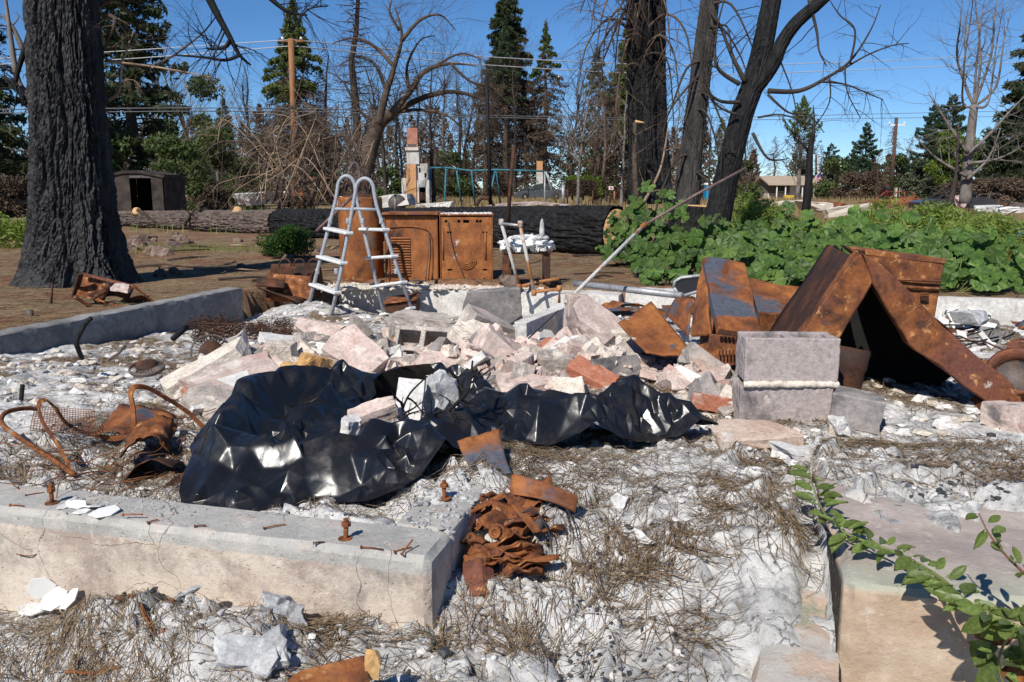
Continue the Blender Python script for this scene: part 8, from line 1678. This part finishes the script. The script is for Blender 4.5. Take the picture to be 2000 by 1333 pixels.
def blades(name, n, fn, hgt, wd, mat, seed, label):
    rn = np.random.RandomState(seed); X, Y = fn(rn, n); n = len(X); Z = ground_z(X, Y); a = rn.uniform(0, 6.283, n); h_ = hgt * rn.uniform(.5, 1.3, n); ln = rn.uniform(0, .5, n) * h_; w_ = wd * rn.uniform(.7, 1.3, n)
    b1 = np.stack([X - np.sin(a) * w_, Y + np.cos(a) * w_, Z - .02], -1); b2 = np.stack([X + np.sin(a) * w_, Y - np.cos(a) * w_, Z - .02], -1); tp = np.stack([X + np.cos(a) * ln, Y + np.sin(a) * ln, Z + h_], -1)
    V = np.stack([b1, b2, tp], 1).reshape(-1, 3); tag(link_mesh(name, np_mesh(name, V, np.arange(n * 3).reshape(-1, 3), False), MATS[mat]), label, None, None, 'stuff')
blades('dry_grass', 26000, lambda r, n: ((lambda Y: ((r.uniform(380, 1100, n)) / F_PX * Y, Y))(r.uniform(14, 50, n))), .32, .010, 'straw', 61, 'dry straw-coloured grass beyond the green bed')
blades('far_dry_grass', 14000, lambda r, n: ((lambda Y: ((r.uniform(-150, 1100, n)) / F_PX * Y, Y))(r.uniform(42, 90, n))), .45, .03, 'straw', 62, 'dry grass around the parked cars')
blades('green_tufts', 2600, lambda r, n: ((lambda Y: ((r.uniform(-800, 150, n)) / F_PX * Y, Y))(r.uniform(22, 48, n))), .25, .015, 'weed', 63, 'green grass tufts beyond the fallen logs')
blades('yard_grass', 2600, lambda r, n: (r.normal(-6.4, 1.6, n), r.normal(16.3, .7, n)), .06, .006, 'weed', 64, 'short yellow-green grass in the yard')

# ================================================================== small things in the foreground
def bolt(px, py, label, lean=.05):
    p = onz(px, py, WALL_Z); t = thing('anchor_bolt', p, label, 'anchor bolt'); h_ = .044
    m = MB(); m.tube([(0, 0, -.02), (lean * h_, 0, h_)], .0065, 10); m.build('shank', MATS['rust_bright'], t, local=True, sm=True)
    m = MB(); m.lathe((lean * h_, 0, h_ - .006), [(.0125, 0), (.013, .002), (.013, .010), (.011, .012)], 6); m.build('nut', MATS['rust_bright'], t, local=True)
    m = MB(); m.lathe((lean * h_, 0, h_ + .006), [(.0065, 0), (.0065, .008), (.004, .010)], 8); m.build('tip', MATS['rust_bright'], t, local=True)
    m = MB(); m.lathe((0, 0, .001), [(.019, 0), (.019, .003), (.008, .004)], 14); m.build('washer', MATS['rust_bright'], t, local=True)
bolt(101, 984, 'rusty anchor bolt beside the white shards on the footing wall'); bolt(674, 1054, 'rusty anchor bolt near the corner of the footing wall', .1); bolt(868, 975, 'rusty anchor bolt half in ash on the side footing wall', .0)
def nail(px, py, z_, L_, ang, label, r_=.0022, tilt=0.0, mat='rust_bright', group=None, name='rusty_nail'):
    p = onz(px, py, z_ + r_ + .0005); d = Vector((math.cos(ang) * math.cos(tilt), math.sin(ang) * math.cos(tilt), math.sin(tilt))); m = MB(); m.tube([p, p + d * L_ * .5 + Vector((0, .001, .001)), p + d * L_], r_, 6); m.lathe(p, [(r_ * 2.2, -.001), (r_ * 2.2, .0012)], 8, d); return tag(m.build(name, MATS[mat], origin=p, sm=False), label, 'nail' if name == 'rusty_nail' else 'rod', group)
nail(50, 962 + 6, WALL_Z, .05, .5, 'bent rusty nail left of the anchor bolt on the wall'); nail(20, 987, WALL_Z, .045, -.15, 'rusty nail with flat head at the wall edge'); nail(240, 1006, WALL_Z + .012, .055, .05, 'rusty nail on the grey ash patch of the wall'); nail(515, 1032, WALL_Z, .06, .5, 'pair-like rusty nail lying across the wall'); nail(380, 1028, WALL_Z, .03, .2, 'short rusty nail on the wall top'); nail(705, 1069, WALL_Z, .062, -.25, 'long rusty nail near the corner bolt'); nail(785, 1083, WALL_Z, .05, 1.0, 'rusty nail standing askew at the wall corner', .0024, .5); nail(770, 1078, WALL_Z, .05, .6, 'rusty nail crossed with another at the wall corner'); nail(612, 1061, WALL_Z, .03, .2, 'small rusty nail left of the corner bolt'); nail(288, 1021, WALL_Z, .03, .8, 'u-shaped rusty staple on the wall')
zg = lambda px, py, z_=-.17: ash_top(*[np.array([v]) for v in to_site(*onz(px, py, z_)[:2])])[0]
for (x0, y0, x1, y1, r_, lb) in ((205, 1208, 325, 1300, .0055, 'rough rusty rod sloping through the ash before the wall'), (268, 1178, 345, 1252, .005, 'second rusty rod parallel to the first in the ash'), (130, 1312, 235, 1318, .005, 'rusty rod lying flat on the ash'), (437, 1212, 472, 1196, .004, 'short rusty spike beside the grey clinker')):
    a, b = onz(x0, y0, -.155), onz(x1, y1, -.165); pts_ = [a.lerp(b, k / 12) + Vector((0, 0, .004 * mnoise.noise(Vector((k * .9, x0, 0))))) for k in range(13)]
    for p in pts_: p.z = max(p.z, float(ash_top(*[np.array([v]) for v in to_site(p.x, p.y)])[0]) + r_ * .4)
    rod('rusty_rod', pts_, [r_ * (1 + .25 * mnoise.noise(Vector((k * 1.7, x0, 3)))) for k in range(13)], 'rust_bright', lb, 'rod', 8)
# porcelain shards
def shard(px, py, z_, pts2, label, rot=(0, 0, 0), th=.004, curve=.0, mat='porcelain'):
    p = onz(px, py, z_); m = MB(); P = [Vector((x, y, curve * (x * x + y * y))) for x, y in pts2]; m.prism(P, (0, 0, th)); o = m.build('porcelain_shard', MATS[mat], None, bev=.0008); o.location = p; o.rotation_euler = [R(a) for a in rot]; return tag(o, label, 'shard')
SH = [(-.06, -.01), (-.02, -.035), (.035, -.03), (.06, .0), (.03, .03), (-.03, .02)]
shard(205, 1000, WALL_Z + .006, [(x * .72, y) for x, y in SH], 'large curved white shard on the footing wall', (8, -4, 10)); shard(182, 990, WALL_Z + .008, [(x * .5, y * .7) for x, y in SH], 'white shard overlapping the large curved one', (-14, 10, 30)); shard(150, 985, WALL_Z + .01, [(x * .55, y * .6) for x, y in SH], 'white shard tilted beside the anchor bolt', (20, 8, -10)); shard(125, 990, WALL_Z + .004, [(x * .45, y * .5) for x, y in SH], 'small flat white shard near the anchor bolt', (6, 5, 60)); shard(160, 1000, WALL_Z + .003, [(x * .4, y * .5) for x, y in SH], 'thin white sliver at the wall edge', (4, 0, 20)); shard(140, 978, WALL_Z + .01, [(x * .35, y * .6) for x, y in SH], 'white triangular chip behind the tilted shard', (-20, 14, 90))
shard(83, 1145, -.14, [(x * .62, y * 1.1) for x, y in SH], 'tall pointed white crockery shard standing against the wall', (78, 62, 12), .005, 2.0); shard(105, 1172, -.17, [(x * .7, y * 1.1) for x, y in SH], 'curved white crockery shard lying at the wall foot', (30, -18, 30), .005, 3.0); shard(140, 1168, -.16, [(x * .35, y * 1.1) for x, y in SH], 'thin curved white rim shard at the wall foot', (50, 10, -30), .005, 4.0); shard(62, 1190, -.19, [(x * .7, y * .9) for x, y in SH], 'flat grey-white shard in the ash by the crockery', (10, 6, -10), .005, 0, 'ash_chip')
# rusty plates and engine lump by the corner
o = sheet('curved_rust_plate', [onz(893, 862, .17), onz(938, 925, .10), onz(1000, 925, .10), onz(975, 838, .20)], MATS['rust_paint'], None, 16, 14, (0, 0, -.03), .008, .003, 3, None); tag(o, 'curved rusty plate with blue-grey paint leaning on the plastic edge', 'metal plate')
o = sheet('curved_rust_plate', [onz(996, 968, .08), onz(1124, 1002, .06), onz(1128, 970, .11), onz(1000, 926, .13)], MATS['rust_paint'], None, 18, 8, (0, 0, .012), .006, .004, 5); tag(o, 'long rusty blade-shaped plate lying on the needles', 'metal plate')
strip([onz(1030, 935, .03), onz(1026, 905, .07), onz(1020, 878, .11)], .022, .004, 'rusty_strap', 'rust_bright', None, 'short rusty strap standing behind the blade-shaped plate', 'metal strap')
t = thing('rusty_engine_part', onz(980, 1050, -.02), 'rusted lump of small engine parts heaped at the wall corner', 'engine part'); rg = random.Random(15)
base = onz(975, 1045, -.01)
for i, (px, py, dz, r_, l_, ax) in enumerate([(975, 1000, .05, .024, .045, (.1, -.8, .6)), (1000, 985, .06, .016, .05, (.3, -.6, .7)), (968, 1040, .03, .020, .04, (-.2, -.9, .3)), (925, 1055, .02, .018, .05, (-.5, -.3, .5))]):
    p = onz(px, py, dz); m = MB(); m.lathe(p, [(.001, l_ * .15), (r_ * .35, l_ * .2), (r_ * .5, l_ * .34), (r_ * .85, l_ * .36), (r_, l_ * .2), (r_ * .95, -l_ * .3), (r_ * 1.2, -l_ * .35), (r_ * 1.1, -l_ * .5), (r_ * .2, -l_ * .5)], 11, ax, False); m.build('boss', MATS['rust_bright'], t, sm=False)
for i in range(30):
    px, py = rg.uniform(915, 1050), rg.uniform(965, 1110); p = onz(px, py, .07 - (py - 965) / 145 * .10); a_ = rg.uniform(0, 6.28); l1, l2 = rg.uniform(.03, .09), rg.uniform(.02, .05)
    u_ = Vector((math.cos(a_), math.sin(a_) * .8, rg.uniform(-.5, .4))) * l1; v_ = Vector((-math.sin(a_), math.cos(a_) * .6, rg.uniform(-.2, .9))) * l2
    sheet('crumpled_flake', [p - u_ - v_, p + u_ - v_, p + u_ + v_, p - u_ + v_], MATS['rust_bright' if i % 3 else 'rust'], t, 6, 5, (0, 0, rg.uniform(-.015, .02)), .022, .003, i)
for i, (a, b) in enumerate((((915, 1000, .06), (990, 965, .09)), ((990, 965, .09), (1050, 1040, .04)), ((930, 1070, .0), (1010, 1105, -.03)), ((905, 1050, .0), (960, 1085, -.02)))): A0, B0 = onz(*a), onz(*b); d = B0 - A0; m = MB(); m.box((A0 + B0) / 2, (d.length, .028, .007), d.to_track_quat('X', 'Z').to_matrix()); m.build('bracket', MATS['rust_bright'], t, bev=.002)
m = MB(); c = onz(1052, 1030, .03); m.lathe(c, [(.001, .01), (.010, .01), (.010, .006), (.024, .008), (.027, 0), (.024, -.008)], 18, (.5, -.75, .4), cap=False); m.build('pulley', MATS['iron_grey'], t, sm=True)
for i in range(5): m = MB(); s0 = onz(rg.uniform(1000, 1060), rg.uniform(960, 1010), .06); m.tube(spline([s0, s0 + Vector((.05, .0, .02)), s0 + Vector((.09, -.06, -.02)), s0 + Vector((.10, -.12, -.06))], 4), .0022, 5); m.build('wire_lead', MATS['car_dark'], t, sm=True)
t = thing('rusty_ridge_block', onz(935, 1182, -.13), 'rusty pentagonal iron block lying on the white ash', 'iron block')
A0, B0 = onz(938, 1160, -.085), onz(932, 1105, -.035); d = (B0 - A0); q = d.to_track_quat('Y', 'Z').to_matrix(); prof_ = [(-.042, -.04), (.042, -.04), (.046, .005), (.005, .04), (-.044, .008)]
m = MB(); m.prism([A0 + q @ Vector((x, -.02, z)) for x, z in prof_], d * 1.35); m.build('block_body', MATS['rust'], t, bev=.004)
# melted aluminium and cable
special('melted_aluminium', 'melt_alu', (.10, .07, .06), 745, 1298, 1.72, (10, 20, 20), 'grey melted aluminium lump with holes by the cable', 'melted metal', 611, 3, .05); special('rusty_flake', 'ochre_stone', (.035, .02, .06), 728, 1300, 1.68, (-20, 10, 10), 'orange brick-coloured flake against the melted aluminium', 'brick', 612, 3, .006)
special('rust_plate_piece', 'rust', (.16, .10, .02), 640, 1318, 1.66, (14, 0, 20), 'rusty plate piece under the needles at the wall foot', 'metal plate', 613, 2); special('clinker_lump', 'ash_grey', (.09, .06, .06), 560, 1216, 1.95, (0, 10, 10), 'tall grey clinker lump against the footing wall', 'clinker', 614, 4, .045); special('clinker_lump', 'ash_grey', (.16, .11, .03), 490, 1300, 1.78, (24, -8, 20), 'broad pale grey clinker slab with glassy face', 'clinker', 615, 3, .04); special('clinker_lump', 'ash_grey', (.06, .05, .04), 352, 1160, 2.06, (0, 0, 40), 'dark-flecked clinker peak on the ash heap', 'clinker', 616, 4, .035)
special('white_ash_boulder', 'ash_chip', (.22, .15, .05), 1590, 880, 2.92, (0, 4, 10), 'smooth pale grey ash boulder before the stacked blocks', 'ash lump', 617, 3, .04); special('glassy_clinker', 'melt_alu', (.12, .09, .07), 1848, 872, 2.95, (0, 8, 20), 'green-grey glassy clinker lump among the needles', 'clinker', 618, 6, .02); special('ash_plate', 'ash_chip', (.10, .09, .014), 1240, 1012, 2.30, (24, -8, 20), 'upturned pale ash plate in the middle of the needles', 'ash lump', 619, 3, .03); special('ash_plate', 'ash_chip', (.07, .06, .03), 1205, 955, 2.5, (30, 10, -20), 'peaked white ash lump behind the upturned plate', 'ash lump', 620, 4, .015); special('black_clinker', 'char_bits', (.04, .035, .025), 1082, 1198, 1.93, (0, 0, 30), 'black glossy clinker lump in the white ash', 'clinker', 621, 5, .012); special('black_clinker', 'char_bits', (.06, .04, .02), 1288, 930, 2.60, (0, 0, 10), 'flat black clinker between ash plates', 'clinker', 622, 5, .012); special('black_clinker', 'char_bits', (.035, .03, .03), 868, 1250, 1.88, (0, 0, 10), 'black clinker at the foot of the wall corner', 'clinker', 623, 5, .012); special('green_glass_shard', 'curb_conc', (.10, .05, .012), 1525, 1300, 1.78, (20, 8, -40), 'green-grey flat shard at the kerb foot', 'shard', 624, 3)
rod('burnt_cable', spline([onz(735, 1240, -.14), onz(790, 1233, -.125), onz(838, 1240, -.11), onz(845, 1262, -.12), onz(815, 1295, -.14), onz(790, 1325, -.15), onz(783, 1350, -.17)], 7), .0065, 'cable', 'dark green-grey burnt cable looping at the wall corner', 'cable', 8); rod('burnt_cable', spline([onz(330, 1318, -.16), onz(380, 1290, -.14), onz(410, 1272, -.13), onz(405, 1282, -.14), onz(370, 1300, -.16), onz(340, 1330, -.18)], 6), .006, 'iron_grey', 'thin grey cable loop on the ash heap', 'cable', 8); rod('burnt_cable', spline([onz(490, 1335, -.16), onz(540, 1312, -.15), onz(590, 1290, -.15)], 5), .007, 'cable', 'dark cable end running out of the ash', 'cable', 8)
# thorny burnt branch in the plastic hollow
t = thing('burnt_branch', at(790, 850, 3.0), 'spiny charred branch lying across the plastic hollow', 'branch')
limb(t, 'stem', [at(790, 850, 2.98), at(785, 810, 3.0), at(800, 770, 3.05), at(835, 735, 3.1)], .006, .003, 'char', 6, .10, 1, .6, 0, 6); limb(t, 'fork', [at(845, 830, 3.0), at(890, 790, 3.0), at(915, 760, 3.0), at(923, 705, 3.05)], .010, .004, 'char', 6, .10, 2, .5, 0, 6); limb(t, 'fork', [at(800, 850, 2.98), at(830, 815, 3.0), at(880, 800, 3.0)], .006, .003, 'char', 5, .08, 3, .6, 0, 5)
# vine over the step block
t = thing('trailing_vine', onz(1960, 1200, .08), 'trailing green vine creeping over the sandy step block', 'vine')
main = spline([onz(2060, 1262, .12), onz(1980, 1222, .14), onz(1900, 1185, .14), onz(1830, 1125, .14), onz(1760, 1085, .13), onz(1700, 1062, .12), onz(1650, 1040, .12), onz(1615, 1010, .13), onz(1595, 970, .14), onz(1580, 925, .16)], 8)
m = MB(); m.tube(main, [.0062 - .0045 * i / len(main) for i in range(len(main))], 8); m.build('stem', MATS['vine_stem'], t, sm=True)
sec = spline([onz(2060, 1180, .16), onz(2000, 1120, .22), onz(1960, 1080, .26), onz(1930, 1040, .30), onz(1912, 1003, .33)], 6); m = MB(); m.tube(sec, [.004 - .0028 * i / len(sec) for i in range(len(sec))], 6); m.build('shoot', MATS['vine_stem_red'], t, sm=True)
low_ = spline([onz(1985, 1225, .13), onz(1960, 1260, .06), onz(1950, 1300, .0), onz(1960, 1340, -.06)], 6); m = MB(); m.tube(low_, .003, 6); m.build('shoot', MATS['vine_stem'], t, sm=True)
VL = []; 
for j in range(9):
    f = j / 8; wd = .27 * math.sin(math.pi * min(1, f * .92 + .06)) ** .8 * (1 if f < .98 else .0)
    for i in range(5): u = (i - 2) / 2; VL.append(Vector((f, u * wd, .10 * u * u * (1 - .3 * f) - .22 * f * f + .0)))
vl = bpy.data.meshes.new('leaf'); vl.from_pydata([tuple(v) for v in VL], [], [(5 * j + i, 5 * j + i + 1, 5 * j + 6 + i, 5 * j + 5 + i) for j in range(8) for i in range(4)]); vl.update(); smooth(vl); vl.materials.append(MATS['vine_leaf'])
rg = random.Random(71); inv = world_of(t).inverted()
def leaves(path, n_, size, spread_):
    for k in range(n_):
        f = (k + rg.random() * .6) / n_; i = min(len(path) - 2, int(f * (len(path) - 1))); p = path[i]; d = (path[i + 1] - path[i]).normalized(); s = Vector((-d.y, d.x, 0)).normalized() * (1 if k % 2 else -1)
        dirv = (s * rg.uniform(.5, 1.1) + d * rg.uniform(-.3, .8) + Vector((rg.uniform(-.2, .1), rg.uniform(-.5, .0), rg.uniform(-.15, .55)))).normalized(); upv = (Vector((rg.gauss(-.2, .45), rg.gauss(-.45, .4), 1))).normalized()
        x_ = dirv; z_ = (upv - x_ * upv.dot(x_)).normalized(); y_ = z_.cross(x_); q = Matrix((x_, y_, z_)).transposed(); sz = size * rg.uniform(.45, 1.3); st_ = p + dirv * .012
        o = bpy.data.objects.new('leaf', vl); COL.objects.link(o); o.parent = t; o.location = inv @ st_; o.rotation_euler = q.to_euler(); o.scale = (sz, sz * rg.uniform(.7, 1.15), sz * rg.uniform(.5, 1.9))
leaves(main, 80, .052, 1); leaves(sec, 14, .040, 1); leaves(low_, 20, .062, 1); leaves(main[:20], 18, .064, 1)
for px, py, z_, lb in ((1940, 1245, .05, 'bright orange rusty can crushed under the vine'), (1995, 1310, .0, 'orange rusty can lid below the vine leaves')):
    special('rusty_can', 'rust_bright', (.06, .05, .05), px, py, 1.66, (20, 10, 30), lb, 'can', 640 + px, 4, .01)

# scrap and tile on the burnt floor at the right
rg = random.Random(93)
for i in range(46):
    px, py = rg.uniform(1845, 2010), rg.uniform(592, 745); p = onz(px, py, -.2); p.z = az(p.x, p.y) + .03; k = i % 4
    if k == 0: o = sheet('scrap_strip', [p, p + Vector((rg.uniform(.15, .4), rg.uniform(-.1, .1), rg.uniform(-.02, .08))), p + Vector((rg.uniform(.15, .4), .12, .06)), p + Vector((0, .1, .03))], MATS[rg.choice(('rust', 'rust_dark', 'rust_paint'))], None, 5, 3, (0, 0, rg.uniform(-.04, .08)), .02, .004, i); tag(o, 'bent rusty scrap piece on the burnt floor past the lean-to', 'scrap metal', 'rusty scraps past the lean-to')
    elif k == 1: a_ = rg.uniform(0, 3); rod('scrap_rod', [p, p + Vector((math.cos(a_) * .25, math.sin(a_) * .25, .05)), p + Vector((math.cos(a_ + .3) * .5, math.sin(a_ + .3) * .5, .03))], .008, rg.choice(('rust_dark', 'char')), 'thin bent rod on the burnt floor past the lean-to', 'rod', 5)['group'] = 'bent rods past the lean-to'
    else: put(rg.choice(CH['slab'] + CH['sooty'][:2]), 'floor_fragment', p, (rg.gauss(0, .4), rg.gauss(0, .4), rg.uniform(0, 6)), rg.uniform(.4, .9), 'pale broken fragment on the burnt floor past the lean-to', 'fragment', 'pale fragments past the lean-to')
tl_ = chunk_mesh('white_tile', (.11, .11, .012), 950, 0, .0005, 'porcelain')
for i in range(60):
    px, py = rg.gauss(1895, 26), rg.gauss(592, 14); p = onz(px, py, -.12); p.z = az(p.x, p.y) + .05 + max(0, 608 - py) * .0035; put(tl_, 'white_tile', p, (rg.gauss(0, .6), rg.gauss(0, .6), rg.uniform(0, 6)), rg.uniform(.6, 1.1), 'white wall tile in the tipped tile pile by the footing', 'tile', 'white tiles in a pile')
special('plaster_block', 'ash_grey', (.34, .2, .12), 1900, 622, 7.6, (0, 0, 10), 'grey plaster block under the white tile pile', 'slab fragment', 951, 4)
for i in range(26):
    px, py = rg.uniform(1085, 1330), rg.uniform(560, 625); p = onz(px, py, -.25); p.z = az(p.x, p.y) + .05
    o = sheet('burnt_scrap', [p, p + Vector((rg.uniform(.1, .45), rg.uniform(-.1, .1), rg.uniform(-.05, .15))), p + Vector((rg.uniform(.1, .4), .15, .12)), p + Vector((0, .12, .08))], MATS[rg.choice(('rust_dark', 'iron_grey', 'rust_paint', 'rust'))], None, 5, 3, (0, 0, rg.uniform(-.06, .1)), .03, .005, i + 50); tag(o, 'dark burnt metal scrap beside the galvanised pipe', 'scrap metal', 'burnt scraps by the galvanised pipe')
